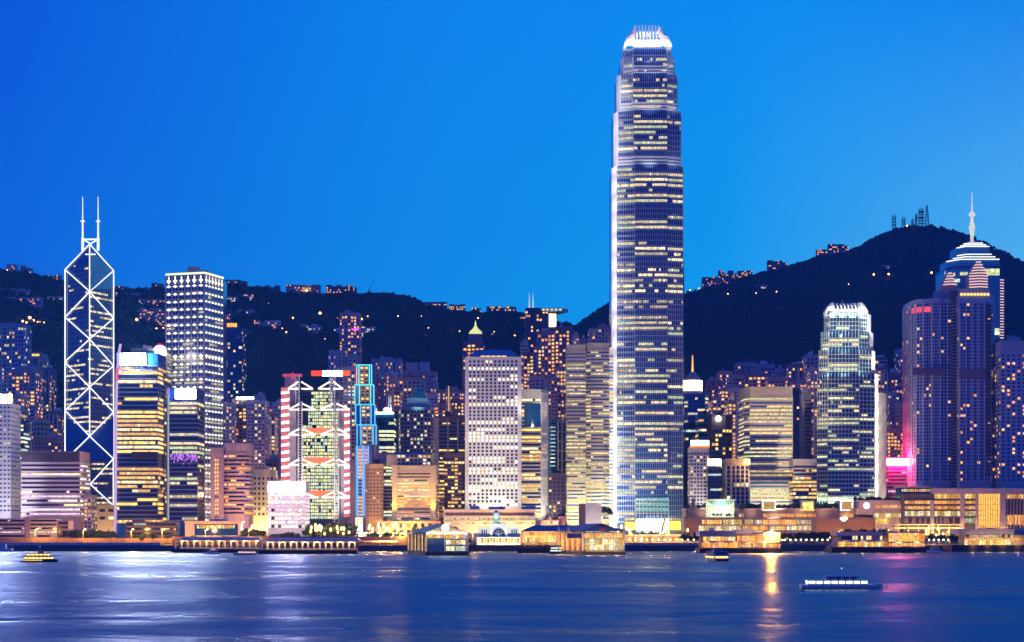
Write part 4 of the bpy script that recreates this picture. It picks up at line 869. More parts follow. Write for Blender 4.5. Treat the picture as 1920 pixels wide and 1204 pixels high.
# --- right of the supertall
YL = 1640
p, po, _, _ = T('round_top_tower', 'blue glass tower with a domed top ringed in glowing orange bands and a lit spire', TW, YL, [(1280, 5), (1290, 1), (1308, 0), (1322, 2), (1328, 6)], 738, mode='row', wall='glb', glass='gl', frac=1, win=(.15, .7), lit=.3, pal_='w', fp=7.2, pitch=2.2, bot=850, D=24, plant=None)
xc, yc = X(1301, YL), YL + 12; rr = X(1319, YL) - xc
mb = MB(); mb.lathe(xc, yc, [(rr * .98, Z(738, YL)), (rr * .98, Z(712, YL)), (rr * .8, Z(707, YL)), (rr * .66, Z(706.5, YL)), (rr * .62, Z(702, YL)), (rr * .4, Z(701.5, YL)), (rr * .36, Z(697, YL)), (rr * .1, Z(695, YL))], 24); mb.build('domed_top', [M['mauve']], p)
for y in (712.5, 719.5, 726.5):
    mb = MB(); mb.lathe(xc, yc, [(rr + .3, Z(y + 4.6, YL)), (rr + .3, Z(y, YL))], 24); mb.build('light_ring', [lampm((1, .62, .22), 2.2)], p)
mb = MB(); mb.bar((xc, yc, Z(695, YL)), (xc, yc, Z(664, YL)), 1.0, n=8, r2=.45); mb.build('spire', [lampm((1, .45, .08), 1.8)], p)
T('office_block', 'blue glass block with cyan edge lights below the domed tower', 'office', 1600, [1286, 1313], 792, mode='row', wall='gld', frac=1, lit=.35, pal_='C', fp=7.5, pitch=2.2, bot=830, plant=None)
T('office_tower', 'dark green banded office stepping in front of the domed tower', TW, 1570, [(1310, 0), (1334, 0)], 778, mode='row', wall='teal', frac=1, win=(.15, .6), lit=.3, pal_='Y', fp=9, pitch=2.4, bot=860, plant='dgrey')
p, po, _, _ = T('office_tower', 'brown glass tower carrying a white ball light near its top', TW, 1530, [(1334, 0), (1361, 0), (1372, 5)], 780, mode='punch', wall='dbrown', fp=8.4, pitch=3, frac=.7, lit=.28, pal_='Y', top=24, bot=935, plant='mauved', sides=False)
mb = MB(); mb.lathe(X(1347, 1528), 1528, [(2.2 * math.cos(a), Z(785, 1528) + 2.4 * math.sin(a)) for a in [-1.4, -.9, -.4, 0, .4, .9, 1.4]], 14); mb.build('ball_light', [lampm((.95, 1, .9), 2.6)], p)
p, po, _, _ = T('office_block', 'floodlit white gridded office under a glowing orange and white roof sign', 'office', 1455, [(1294, 0), (1330, 0)], 838, wall='white', fp=6.7, win=(.22, .72), pitch=2.65, frac=.62, lit=.1, pal_='Y', bot=948, D=20, plant=None, top=9)
sign(p, 1296, 1329, 826, 835, 1454, lampm((1, .88, .72), 2.6)); mb = MB(); mb.box(X(1293.5, 1454), X(1331, 1454), 1453.6, 1455.2, Z(838.5, 1454), Z(836, 1454)); mb.build('sign_glow_bar', [lampm((1, .30, .03), 1.6)], p)
for x in (1302, 1322): flood(p, (X(x, 1442), 1440, 14), (X(x, 1455), 1455, 45), 2.6e4, (1, .86, .68), 100)
p, po, _, _ = T('office_block', 'slender glass office with a white box sign, right of the floodlit grid office', 'office', 1435, [(1327, 0), (1352, 0)], 875, mode='row', wall='glp', frac=1, lit=.3, pal_='C', fp=7, pitch=2.2, bot=945, D=18, plant=None)
sign(p, 1327, 1352, 861, 873, 1434, lampm((1, .88, .50), 2.6))
p, po, _, _ = T('office_block', 'beige office with tall white fins and a yellow cube sign at its corner', 'office', 1440, [(1361, 0), (1371, 0), (1371.01, -1), (1405, -1)], 860, wall='tan', mode='row', frac=1, win=(.1, .85), lit=.2, pal_='W', fp=8, pitch=2.3, top=13, bot=945, D=20, plant=None, fins=(3.3, .9, .6, 'cream'), glass='gld')
sign(p, 1396, 1406, 861, 871, 1438, lampm((1, .66, .08), 2.0), 'cube_sign', 2)
flood(p, (X(1383, 1425), 1422, 14), (X(1383, 1440), 1440, 30), 1.2e4, (1, .6, .35), 120)
# cluster of apartment towers behind
for fr, yt, Y, wl_, li, lb in (
    (notch(1328, 1352, 4, 3), 712, 1830, 'purple', .16, 'purple apartment tower just right of the domed tower'),
    (notch(1349, 1373, 4, 3), 697, 1860, 'mauve', .12, 'taller mauve apartment tower with a dotted white light column, second right of the domed tower'),
    (notch(1374, 1396, 4, 3), 704, 1890, 'mauve', .12, 'lilac apartment tower with lit upper corner left of the beige banded tower'),
    (notch(1383, 1420, 6, 4), 681, 2000, 'blue', .07, 'bluish apartment block with a raised middle, left of the pair above the beige banded tower'),
    (notch(1420, 1453, 5, 4), 684, 2010, 'blue', .08, 'bluish apartment block with a round roof turret, one of two above the beige banded tower'),
    (notch(1396, 1442, 6, 3), 701, 1900, 'purple', .28, 'purple apartment row with orange windows peeping over the beige banded tower'),
    (notch(1440, 1478, 6, 3), 708, 1880, 'mauve', .18, 'low lilac apartment row over the right end of the beige banded tower'),
    (notch(1478, 1512, 5, 3), 684, 1960, 'mauved', .14, 'dark lilac apartment slab with a lit corner left of the clawed shorter skyscraper'),
    (notch(1512, 1534, 3, 3), 666, 1930, 'blue', .07, 'blue stepped apartment tower touching the clawed shorter skyscraper on its left'),
    (notch(1500, 1522, 4, 2), 709, 1800, 'purple', .4, 'short purple apartment tower with orange windows above the slatted blank wall'),
    ([(1376, 0), (1388, 0), (1388.01, 4), (1398, 4)], 728, 1720, 'blue', .2, 'pale blue blank sided tower with a lit dark edge left of the beige banded tower'),
    (notch(1642, 1664, 4, 3), 671, 1850, 'mauved', .25, 'dark apartment tower just right of the clawed shorter skyscraper'),
    (notch(1664, 1690, 4, 3), 700, 1900, 'purple', .2, 'purple apartment tower with a red roof light'),
    (notch(1688, 1712, 4, 3), 655, 1950, 'blue', .06, 'tall blue apartment tower behind the left hotel wing'),
    (notch(1668, 1688, 4, 3), 752, 1760, 'mauve', .22, 'lilac apartment tower with a raised core above the red sign block'),
    (notch(1688, 1712, 4, 3), 758, 1740, 'mauve', .15, 'lilac apartment tower pressed against the left hotel wing'),
    (notch(1664, 1682, 3, 2), 806, 1650, 'purple', .3, 'magenta tinted apartment tower left of a dotted light column'),
    (notch(1682, 1712, 5, 2), 800, 1660, 'purple', .22, 'magenta tinted apartment tower with a dotted white light column'),
    (notch(1310, 1330, 3, 2), 770, 1700, 'mauved', .2, 'dim apartment tower between the domed tower and the green banded office')):
    q, po, _, _ = res(lb, Y, fr, yt, wall=wl_, lit=li, fp=6.7, pal_='O', yb=940)
    if 'dotted white' in lb:
        mb = MB(); x = (fr[0][0] + fr[-1][0]) / 2
        for k in range(14): mb.box(X(x, Y), X(x + 1.3, Y), Y - .6, Y - .1, Z(yt + 16 + k * 6.7, Y), Z(yt + 14 + k * 6.7, Y))
        mb.build('light_string', [lampm((1, .95, .9), 1.3)], q, kind='stuff')
# beige banded tower
p, po, zs, fh = T('banded_office_tower', 'beige banded tower with a blank top and white lit floors beside the yellow cube sign', TW, 1470, [(1395, 10), (1406, 0), (1486, 0)], 725, mode='row', wall='beige', frac=1, win=(.12, .66), lit=lambda k: .9 if k != 16 else 0, pal_='w', fp=7.15, pitch=2.2, top=19, bot=945, D=34, glass='glb', plant=None, bands=(1.25, .45, 'beige'))
flood(p, (X(1450, 1435), 1432, 14), (X(1450, 1470), 1470, 50), 1.5e5, (1, .90, .60), 100)
flood(p, (X(1450, 1380), 1375, 14), (X(1450, 1470), 1470, 110), 4.5e5, (1, .72, .42), 50)
T('office_tower', 'dark tower edge between the beige banded tower and the slatted blank wall', TW, 1500, [1487, 1499], 728, wall='gld', fp=7, lit=.12, pal_='M', plant=None, bot=860, D=20)
p, po, _, _ = T('office_tower', 'tower with a pale blue edge and a mauve blank wall of dark slots', TW, 1510, [(1499.5, 3), (1508, 0), (1522, 5)], 730, wall='mauve', mode='none', plant=None)
a, b = po[1], po[2]; mb = MB()
for k in range(16): mb.on(a, b, 1, seglen(a, b) - 1, Z(752 + k * 7.2, 1510), Z(750 + k * 7.2, 1510), .1)
mb.build('wall_slat', [M['black']], p)
mb = MB(); a, b = po[0], po[1]; mb.rib(a, b, .1, seglen(a, b) - .1, 5, Z(731, 1510), .2); mb.build('edge_panel', [M['blue']], p)
mb = MB(); mb.bar((X(1497, 1505), 1505, Z(730, 1505)), (X(1497, 1505), 1505, Z(690, 1505)), .6); mb.build('roof_mast', [M['alu']], p)
p, po, zs, fh = T('office_block', 'lower grey office with a stack of bright yellow floors beside the beige banded tower', 'office', 1450, [(1487, 0), (1531, 0)], 863, mode='row', wall='grey', frac=1, win=(.15, .7), lit=lambda k: .25 if k < 4 else .95, pal_='Y', fp=7.2, pitch=2.1, top=8, bot=945, D=20, plant='dgrey', bands=(.9, .3, 'grey'))
# --- shorter clawed tower
YO = 1480
p = thing('clawed_skyscraper', 'shorter greenish glass skyscraper with a glowing clawed crown and a white right edge', 'skyscraper', (X(1588, YO), YO, 3.5))
rg = random.Random(77); mats = [M['glt']] + pal('G') + pal('w'); fh = 3.35; zall = Z(586, YO)
OW = wallm('pale_green_aluminium', (.66, .74, .70), .45, .06); floors = {}
for si, (y0, y1, L_, R_, cl, cr) in enumerate(((585, 620, 1545, 1632, 1556, 1610), (620, 655, 1539, 1636, 1554, 1610), (655, 700, 1535, 1640, 1553, 1611), (700, 1000, 1531.5, 1645.5, 1552, 1611))):
    ins = (3 - si) * 1.8; fr = [(L_, 26 + ins), (L_ + .6, 7 + ins), (cl, 2 + ins), (cl + .01, ins), (cr, ins), (cr + .01, 2 + ins), (R_ - 6, 7 + ins), (R_, 16 + ins)]
    poly = plan(fr, YO, 22 - ins); poly[-1] = (X(L_ + 1, poly[-1][1]), poly[-1][1]); z0, z1 = max(Z(y1, YO), 3.5), Z(y0, YO); mb = MB(); mb.prism(poly, z0, z1); mb.build('wall', [M['glt']], p)
    mb = MB(); a, b = poly[6], poly[7]; mb.rib(a, b, 0, seglen(a, b), z0, z1, .5); mb.build('white_side_cladding', [IW], p)
    sg = [(poly[1], poly[2]), (poly[3], poly[4]), (poly[5], poly[6])]; mv = MB()
    for j, (a, b) in enumerate(sg):
        L = seglen(a, b); n = 9 if j == 1 else 4
        for i in range(n + 1): u = min(max(L * i / n, .25), L - .25); mv.rib(a, b, u - .18, u + .18, z0, z1, .5)
    k = math.ceil((zall - z1) / fh)
    while zall - k * fh - fh > z0 - 1:
        z = zall - (k + 1) * fh; py = HY - (z - CH) / YO * F; m_ = floors.setdefault(k, MB()); dark = 735 < py < 750
        for j, (a, b) in enumerate(sg):
            L = seglen(a, b); n = 18 if j == 1 else 7; st = [False] * n if dark else lit_row(n, .15 if py < 618 else .5 if j < 2 else .3, rg, True); main = rg.choice((1, 2, 3, 5, 7))
            for i in range(n):
                if st[i]: m_.on(a, b, L * (i + .06) / n, L * (i + .94) / n, z + .7, z + 2.4, .15, main if rg.random() < .8 else rg.randrange(1, 9))
            h = .28 + .5 * max(0, (py - 780) / 180); mv.rib(a, b, 0, L, z - h, z + h, .45)
        k += 1
    mv.build('mullion', [OW], p)
    if si < 3:
        for x in (cl - 4, 1582, cr + 8): flood(p, (X(x, YO), YO - 5, z0 - 3), (X(x, YO), YO + ins, z0 + 9), 3200, (.9, 1, .85), 130)
for k, m_ in floors.items(): m_.build('floor_glazing', mats, p)
xc_, hw_ = X(1587.5, YO + 9), X(1628, YO) - X(1587.5, YO); zc_ = Z(586.5, YO + 10); _s = (xc, yc, hw, zc, prof)
xc, hw, zc, yc = xc_, hw_, zc_, YO + 7 + hw_
prof = [(0, 0), (.6, 2.2), (1.7, 4.4), (3.2, 6.4), (5.0, 8.2)]
for i in range(8): claw(0, (i - 3.5) * 2.9, .4)
for i in range(4): claw(1, -hw + 4 + i * 3.2, .4); claw(3, hw - 4 - i * 3.2, .4)
yc_ = yc; yc = yc - 2 * hw + 16
for i in range(8): claw(2, (i - 3.5) * 2.9, .4)
yc = yc_
mb = MB()
for sx in (-1, 1):
    for (i0, z0), (i1, z1) in zip(prof, prof[1:]):
        xo0, xo1 = xc + sx * (hw - i0), xc + sx * (hw - i1); c0 = xc + sx * 11
        mb.face([(xo0, yc - hw + 2, zc + z0), (c0, yc - hw + .4, zc + z0), (c0, yc - hw + 1.4, zc + z1), (xo1, yc - hw + 3, zc + z1)])
        mb.face([(xo0, yc - hw + 2, zc + z0), (xo1, yc - hw + 3, zc + z1), (xo1, yc - hw + 13, zc + z1), (xo0, yc - hw + 14, zc + z0)])
mb.build('crown_shell', [IW], p)
mb = MB(); mb.box(xc - 11.5, xc + 11.5, yc - hw + .3, yc - hw + 14, zc - .5, zc + 2.4); mb.build('crown_base', [IW], p)
mb = MB(); mb.bar((xc - 1.5, yc - 4, zc), (xc - 1.5, yc - 4, zc + 11.5), .3); mb.build('roof_mast', [M['alu']], p)
for x in (-12, -4, 4, 12): flood(p, (xc + x, yc - hw - 7, zc - 4), (xc + x, yc - hw + 2, zc + 5), 2.6e4, (1, .93, .72), 100)
flood(p, (xc + hw + 10, yc - hw - 6, zc - 10), (xc + hw, yc, zc - 4), 1.6e4, (1, .97, .9), 110)
for i in range(10): h = 20 + i * 14.5; x = X(1643 - max(0, (h - 110) * .12), YO); flood(p, (x + 8, YO + 9, h - 2), (x - 2, YO + 12, h + 6), 1.5e4, (1, .95, .80), 140, 1, .4)
flood(p, (X(1580, 1435), 1432, 20), (X(1580, YO), YO, 55), 2.4e5, (.88, 1, .66), 80, .9)
flood(p, (X(1580, 1400), 1395, 20), (X(1580, YO), YO, 130), 3.2e5, (.92, 1, .70), 50, .9)
T('service_tower', 'cream windowless service tower pressed against the white right edge', 'building', 1500, [1647, 1662], 737, wall='cream', mode='none', plant=None, D=20)
flood(None, (X(1668, 1420), 1400, 20), (X(1655, 1500), 1500, 70), 1.6e5, (1, .85, .6), 90)
# red sign block
p, po, _, _ = T('office_block', 'small office glowing red under a bright red and white sign bar', 'office', 1510, [(1665, 0), (1700, 0)], 871, mode='row', wall='mauved', frac=1, win=(.2, .6), lit=.25, pal_='P', fp=7, pitch=2.2, top=4, bot=930, D=20, plant=None, bands=(1, .3, 'mauved'))
sign(p, 1666, 1700, 861, 870, 1506, lampm((1, .55, .68), 14)); mb = MB(); mb.box(X(1664, 1505), X(1702, 1505), 1506.4, 1507.5, Z(873, 1505), Z(859.5, 1505)); mb.build('sign_glow_bar', [lampm((1, .01, .10), 75)], p)
point(p, (X(1683, 1495), 1495, Z(876, 1495)), 5e2, (1, .03, .18)); point(p, (X(1683, 1495), 1494, Z(900, 1495)), 3e2, (1, .03, .18))
# --- right: hotel wings and tiered tower
p, po, _, _ = T('hotel_tower', 'curved blue hotel wing with red lit top floors and few orange windows', 'hotel', 1480, [(1709.5, 14), (1718, 6), (1731, 2), (1747, 0), (1747.01, -2), (1763, -3.5), (1763.01, -1.5), (1790, -3), (1798, -3)], 560, wall='blue', glass='gl', fp=6.3, win=(.15, .82), pitch=2.6, frac=.72, lit=.045, pal_='O', top=8, bot=905, D=34, cap=90, plant=None, fins=(5.2, .8, .45, 'pale'))
mb = MB(); q = [po[0], po[1], po[2], po[3]]
for a, b in zip(q, q[1:]): mb.on(a, b, .2, seglen(a, b), Z(585, 1480), Z(575, 1480), .35)
mb.build('red_lit_floor', [litm((1, .08, .10), .8)], p)
mb = MB(); mb.prism(plan([(1762, 4), (1798, 4)], 1478, 24), Z(560, 1478), Z(540, 1478)); mb.build('upper_storeys', [M['mauve']], p)
mb = MB(); mb.box(X(1784, 1474), X(1797, 1474), 1475, 1476.4, 5, Z(545, 1474))
mb.build('dark_balcony_bay', [M['dgrey']], p)
mb = MB()
for k in range(58): y = 566 + k * 6.1; mb.box(X(1783.5, 1474), X(1797.5, 1474), 1474.2, 1475.1, Z(y + 1.6, 1474), Z(y, 1474))
mb.build('balcony_slab_rib', [M['blue']], p)
p2, po, _, _ = T('hotel_tower', 'flat blue hotel wing under a row of golden roof lights', 'hotel', 1465, [(1799, 0), (1858, 0), (1864, 4)], 552, wall='blue', glass='gl', fp=6.3, win=(.15, .82), pitch=2.7, frac=.72, lit=.055, pal_='O', top=16, bot=905, D=34, cap=90, plant=None, fins=(5.4, .8, .45, 'pale'))
mb = MB(); mb.prism(plan([(1800, 4), (1855, 4)], 1465, 24), Z(552, 1465), Z(540, 1465)); mb.build('roof_block', [M['mauve']], p2)
mb = MB()
for i in range(9): mb.box(X(1801 + i * 6.2, 1464), X(1805.4 + i * 6.2, 1464), 1464.0, 1464.8, Z(554, 1464), Z(549.5, 1464))
mb.build('roof_light', [lampm((1, .70, .18), 1.6)], p2)
mb = MB()
for k in range(46): y = 572 + k * 7; mb.box(X(1848, 1464), X(1860, 1464), 1463.6, 1465.1, Z(y + 3.6, 1464), Z(y, 1464))
mb.build('balcony_slab_rib', [M['dgrey']], p2)
for q in (p, p2):
    pass
mb = MB(); mb.box(X(1709, 1478), X(1770, 1478), 1474.0, 1476, Z(704, 1478), Z(690, 1478)); mb.build('plant_floor_band', [M['mauved']], p)
mb = MB(); mb.box(X(1799, 1464), X(1848, 1464), 1463.7, 1465.2, Z(710, 1464), Z(692, 1464)); mb.build('plant_floor_band', [M['mauved']], p2)
YT = 1600
p, po, zs, fh = T('tiered_tower', 'blue glass tower with white glowing stepped tiers and a tall lit spire', 'skyscraper', YT, [(1774, 12), (1800, 0), (1874, 0)], 498, mode='row', wall='glb', glass='sky', frac=1, win=(.0, 1.0), lit=lambda k: .35 if k in (0, 1, 18, 19, 24, 25, 28) else .06, pal_='G', fp=6.2, pitch=2.4, top=6, bot=700, D=40, plant=None)
EDGE = lampm((1, .93, .88), 1.7)
def tierb(x0, x1, yt, yb, d, edges):
    pl = plan([(x0, d + (x1 - x0) * .14), (x0 + (x1 - x0) * .27, d), (x1, d)], YT, 26); mb = MB(); mb.prism(pl, Z(yb, YT), Z(yt, YT)); mb.build('tier_wall', [M['sky']], p)
    for y in edges:
        m_ = MB()
        for a, b in ((pl[0], pl[1]), (pl[1], pl[2])): m_.rib(a, b, 0, seglen(a, b), Z(y + 1.5, YT), Z(y, YT), .6)
        m_.build('tier_light', [EDGE], p)
tierb(1775, 1874, 485, 498, .1, [485.5]); tierb(1787, 1866, 479.5, 485, 3, [480]); tierb(1795, 1859, 474, 479.5, 5, [474.5])
tierb(1794, 1856, 461.5, 474, 7, []); tierb(1794, 1855, 458.5, 461.5, 7.5, [459]); tierb(1801, 1849, 455, 458.5, 9, [455.5]); tierb(1807, 1843, 451, 455, 11, [451.5])
ys = YT + 24; xs = X(1822.5, ys); YS = ys; mb = MB()
mb.lathe(xs, ys, [(2.0, Z(453, YS)), (1.4, Z(446, YS)), (2.3, Z(432, YS)), (2.8, Z(426, YS)), (1.2, Z(414, YS)), (1.3, Z(406, YS)), (3.0, Z(404, YS)), (2.8, Z(401, YS)), (.8, Z(396, YS)), (.6, Z(385, YS)), (.22, Z(361, YS))], 12); mb.build('spire', [litm((.86, .90, .92), .55, .5)], p)
mb = MB()
for s in (-1, 1): mb.bar((xs + s * 5.5, ys - 3, Z(450, YT)), (xs, ys - 1, Z(440, YT)), .4)
mb.build('spire_brace', [M['alu']], p)
RT = lampm((1, .62, .52), 1.3)
def turret(x0, x1, yt, yb, Y, nm='stepped_turret'):
    m_ = MB(); m2 = MB(); n = int((yb - yt) / 5.2); xm = (x0 + x1) / 2
    for k in range(n):
        y = yt + k * 5.2; w = min(1, .25 + k * .17) * (x1 - x0) / 2; m_.prism(plan([(xm - w, 4), (xm + w * .25, 0), (xm + w, 3)], Y, 12), Z(y + 5.2, Y), Z(y, Y))
        pl = plan([(xm - w, 4), (xm + w * .25, 0), (xm + w, 3)], Y, 12)
        for a, b in ((pl[0], pl[1]), (pl[1], pl[2])): m2.rib(a, b, 0, seglen(a, b), Z(y + 1.7, Y), Z(y, Y), .35)
    o = m_.build(nm, [M['mauve']], p); m2.build('lit_edge_grating', [RT], o)
turret(1767, 1795, 511, 542, 1580); turret(1817, 1852, 490, 545, 1575)
mb = MB(); mb.prism(plan([(1875, 5), (1882, 7)], YT, 26), 3.5, Z(520, YT)); o = mb.build('side_wing', [M['glb']], p)
mb = MB(); a, b = P(1875, YT + 5), P(1882, YT + 7)
for k in range(22): mb.rib(a, b, 0, seglen(a, b), Z(524 + k * 5.2, YT), Z(522.5 + k * 5.2, YT), .35)
mb.build('lit_edge_grating', [RT], o)
p, po, _, _ = T('hotel_tower', 'pale blue hotel slab with orange windows and a roof dish at the photo edge', 'hotel', 1450, [(1876, 0), (1945, 0)], 641, wall='blue', glass='gl', fp=7.3, win=(.2, .75), pitch=4.0, frac=.5, lit=.26, pal_='O', top=22, bot=905, D=34, cap=100, plant='mauve')
mb = MB(); mb.lathe(X(1894, 1462), 1462, [(.4, Z(641, 1462)), (.4, Z(637, 1462)), (3.2, Z(630, 1462)), (3.4, Z(629.5, 1462))], 14); mb.build('roof_dish', [M['steel']], p)
T('hotel_tower', 'dark purple recessed wall between the flat hotel wing and the pale blue slab', 'hotel', 1485, [(1864.5, 0), (1876, 0)], 637, wall='glp', mode='none', plant=None, D=20)

# --- more towers packed between the landmarks
for a, b, yt, Y, wl_, li, lb in (
    (455, 472, 770, 1850, 'mauve', .3, 'narrow apartment tower behind the row of dazzling rooftop floodlights'), (476, 492, 742, 1950, 'blue', .2, 'distant blue apartment tower rising over the white gridded one'),
    (500, 516, 776, 1640, 'mauved', .35, 'short dark apartment tower in front of the purple one with an orange deck'), (528, 540, 742, 1900, 'purple', .18, 'slim purple apartment tower behind the left red striped edge'),
    (653, 668, 668, 1980, 'mauve', .2, 'slim mauve apartment tower behind the white and red rooftop sign'), (724, 742, 700, 1760, 'blue', .25, 'blue apartment tower left of the pink one with balcony rows'), (738, 750, 728, 1680, 'mauved', .3, 'dark narrow apartment tower over the navy slab beside the pyramid tower'),
    (816, 836, 758, 1640, 'purple', .28, 'low purple apartment tower just above the brown striped tower'), (846, 870, 750, 1620, 'mauved', .32, 'low dark apartment tower left of the porthole tower roof'), (806, 820, 716, 1880, 'mauve', .15, 'thin mauve apartment tower right of the framed roof turrets'),
    (982, 1000, 662, 1820, 'mauved', .4, 'warm lit apartment tower rising behind the blue hipped roof'), (1000, 1016, 650, 1800, 'purple', .3, 'purple apartment tower in front of the winged roof tower'), (1044, 1062, 690, 1720, 'mauve', .35, 'apartment tower with warm rooms left of the striped twin offices'), (1046, 1064, 745, 1620, 'mauved', .3, 'dark apartment tower just above the slim beige tower'),
    (1314, 1334, 738, 1740, 'mauved', .35, 'dim apartment tower beside the blue body of the domed tower'), (1336, 1352, 745, 1720, 'purple', .4, 'purple apartment tower right above the ball light tower'), (1352, 1372, 728, 1760, 'mauve', .25, 'mauve apartment tower above the ball light, second in line'), (1366, 1380, 752, 1650, 'mauved', .4, 'orange lit apartment tower behind the tan finned office'),
    (1456, 1476, 692, 1990, 'blue', .1, 'pale distant apartment tower over the right end of the banded tower'), (1484, 1500, 716, 1700, 'mauved', .35, 'orange lit apartment tower left of the tower with dark slots'), (1520, 1533, 690, 1760, 'mauve', .3, 'slim mauve apartment tower hugging the clawed skyscraper edge'),
    (1646, 1664, 690, 1780, 'mauved', .35, 'warm lit apartment tower over the cream service tower'), (1664, 1680, 736, 1800, 'mauve', .3, 'mauve apartment tower over the red sign, nearer the clawed skyscraper'), (1680, 1698, 726, 1830, 'purple', .25, 'purple apartment tower over the red sign, nearer the hotel'), (1696, 1712, 700, 1900, 'mauved', .2, 'dark apartment tower beside the upper curved hotel wing'),
    (20, 40, 742, 1650, 'mauve', .25, 'mauve apartment tower rising behind the white sign box'), (92, 108, 772, 1800, 'mauved', .2, 'low dark apartment tower left of the lattice tower foot')):
    n = max(2, int((b - a) / 5.5)); res(lb, Y, notch(a, b, n, 2.5), yt, wall=wl_, lit=li, fp=random.Random(a).uniform(6, 7.4), yb=900, cap=24)

# street light glowing up between the towers at the hill foot
for px, Y, e in ((60, 1600, 3000), (100, 1720, 3000), (435, 1660, 2500), (480, 1580, 3000), (515, 1600, 3000), (655, 1570, 2500), (725, 1640, 3000), (800, 1620, 3000), (850, 1560, 3000), (1000, 1580, 3500), (1040, 1570, 3500), (1330, 1590, 3000), (1365, 1600, 4000), (1500, 1620, 3500), (1660, 1600, 3500), (1690, 1620, 4000)):
    point(None, (X(px, Y), Y, 45), e * 2, (1, .42, .2), 1.5)
# ------------------------------------------------------------------ waterfront
def wb(par, name, px0, px1, py0, py1, Y, dep, mat, **k):
    m_ = MB(); m_.box(X(px0, Y), X(px1, Y), Y, Y + dep, max(Z(py1, Y), 4) if py1 > 900 and Y > COAST else Z(py1, Y), Z(py0, Y)); return m_.build(name, [M[mat] if isinstance(mat, str) else mat], par, **k)
def panes(par, name, px0, px1, py0, py1, Y, n, mats, fill=.8, dep=.25, lit=1.0, rg=rng, one=False):
    m1 = MB(); w = (px1 - px0) / n
    for i in range(n):
        mt = rg.randrange(len(mats)); a, b = px0 + w * (i + .5 - fill / 2), px0 + w * (i + .5 + fill / 2)
        m_ = m1 if one else MB(); m_.box(X(a, Y), X(b, Y), Y - dep, Y + .05, Z(py1, Y), Z(py0, Y), mt if one else 0)
        if not one: m_.build(name, [mats[mt]], par)
    if one: m1.build(name, mats, par)
# long low white building
p = thing('post_office', 'long low white building with three banded floors in front of the porthole tower', 'building', (X(918, 1340), 1340, 4))
wb(p, 'wall', 832, 1003, 957, 1000, 1340, 22, 'white'); wb(p, 'roof_slab', 831, 1005, 955, 958, 1339, 24, 'white')
wb(p, 'louvre_band', 835, 1000, 961, 966, 1339.8, .5, 'dgrey'); wb(p, 'sun_ledge', 831, 1004, 967, 969.5, 1338.8, 2, 'white'); wb(p, 'sun_ledge', 831, 1004, 976, 978, 1338.8, 2, 'white')
panes(p, 'window_pane', 834, 1002, 971, 975, 1339.7, 40, pal2('w'), .7, one=True); panes(p, 'window_pane', 834, 1002, 980, 983, 1339.7, 30, pal2('W'), .8, one=True)
for a, b, y in ((881, 899, 949), (916, 948, 950), (985, 1004, 948)): wb(p, 'roof_plant_room', a, b, y, 955.4, 1344, 6, 'blue')
flood(p, (X(870, 1310), 1312, 7), (X(870, 1340), 1340, 16), 4e3, (1, .8, .7), 120); flood(p, (X(960, 1310), 1312, 7), (X(960, 1340), 1340, 16), 4e3, (1, .8, .7), 120)
# low car park blocks on the left
def lowblock(label, a, b, y0, y1, Y, wall, nf, lit, palk, name='low_block', cat='building', pier=None):
    p = thing(name, label, cat, (X((a + b) / 2, Y), Y, 4)); wb(p, 'wall', a, b, y0, 1012, Y, 16, wall); fh = (y1 - y0) / nf
    for k in range(nf):
        y = y0 + (k + .35) * fh; wb(p, 'window_band', a + 1, b - 1, y, y + fh * .5, Y - .15, .3, 'gld')
        m_ = MB(); n = int((b - a) / 2.4); st = lit_row(n, lit, rng, True)
        for i in range(n):
            if st[i]: m_.box(X(a + (i + .15) * (b - a) / n, Y), X(a + (i + .85) * (b - a) / n, Y), Y - .3, Y - .14, Z(y + fh * .42, Y), Z(y + fh * .06, Y))
        m_.build('lit_pane', [rng.choice(pal2(palk))], p)
        wb(p, 'floor_ledge', a, b, y - fh * .3, y - fh * .08, Y - .9, 1, wall)
    return p
lowblock('long low car park with lit decks at the lower corner of the photo', -50, 46, 972, 1008, 1350, 'mauve', 5, .3, 'P')
wb(None, 'stair_tower', 47, 55, 969, 1010, 1348, 10, 'purple', label='blank purple stair tower between two low car park blocks', category='stair tower')
lowblock('low lilac deck block right of the blank stair tower', 56, 107, 972, 1008, 1350, 'mauve', 5, .45, 'W')
lowblock('dim ribbed block next to the dark waterfront trees', 108, 128, 976, 1008, 1352, 'mauved', 4, .1, 'W')
lowblock('low pavilion with a dark flat roof and green lit ground floor by the pink fin', 236, 330, 978, 1004, 1350, 'dgrey', 3, .35, 'G', 'pavilion', 'pavilion')
p = thing('gallery', 'low grey gallery with one long yellow window above a glass wall', 'gallery', (X(398, 1340), 1340, 4))
wb(p, 'wall', 347, 450, 979, 1010, 1340, 16, 'mauve'); wb(p, 'glass_wall', 365, 446, 983, 1004, 1339.8, .3, 'gl'); panes(p, 'lit_window', 369, 440, 984.5, 991, 1339.7, 22, pal2('Y'), .85, one=True); wb(p, 'roof_slab', 345, 452, 977, 979.5, 1339, 18, 'mauve'); wb(p, 'roof_plant_room', 392, 428, 973, 977.2, 1345, 8, 'blue')
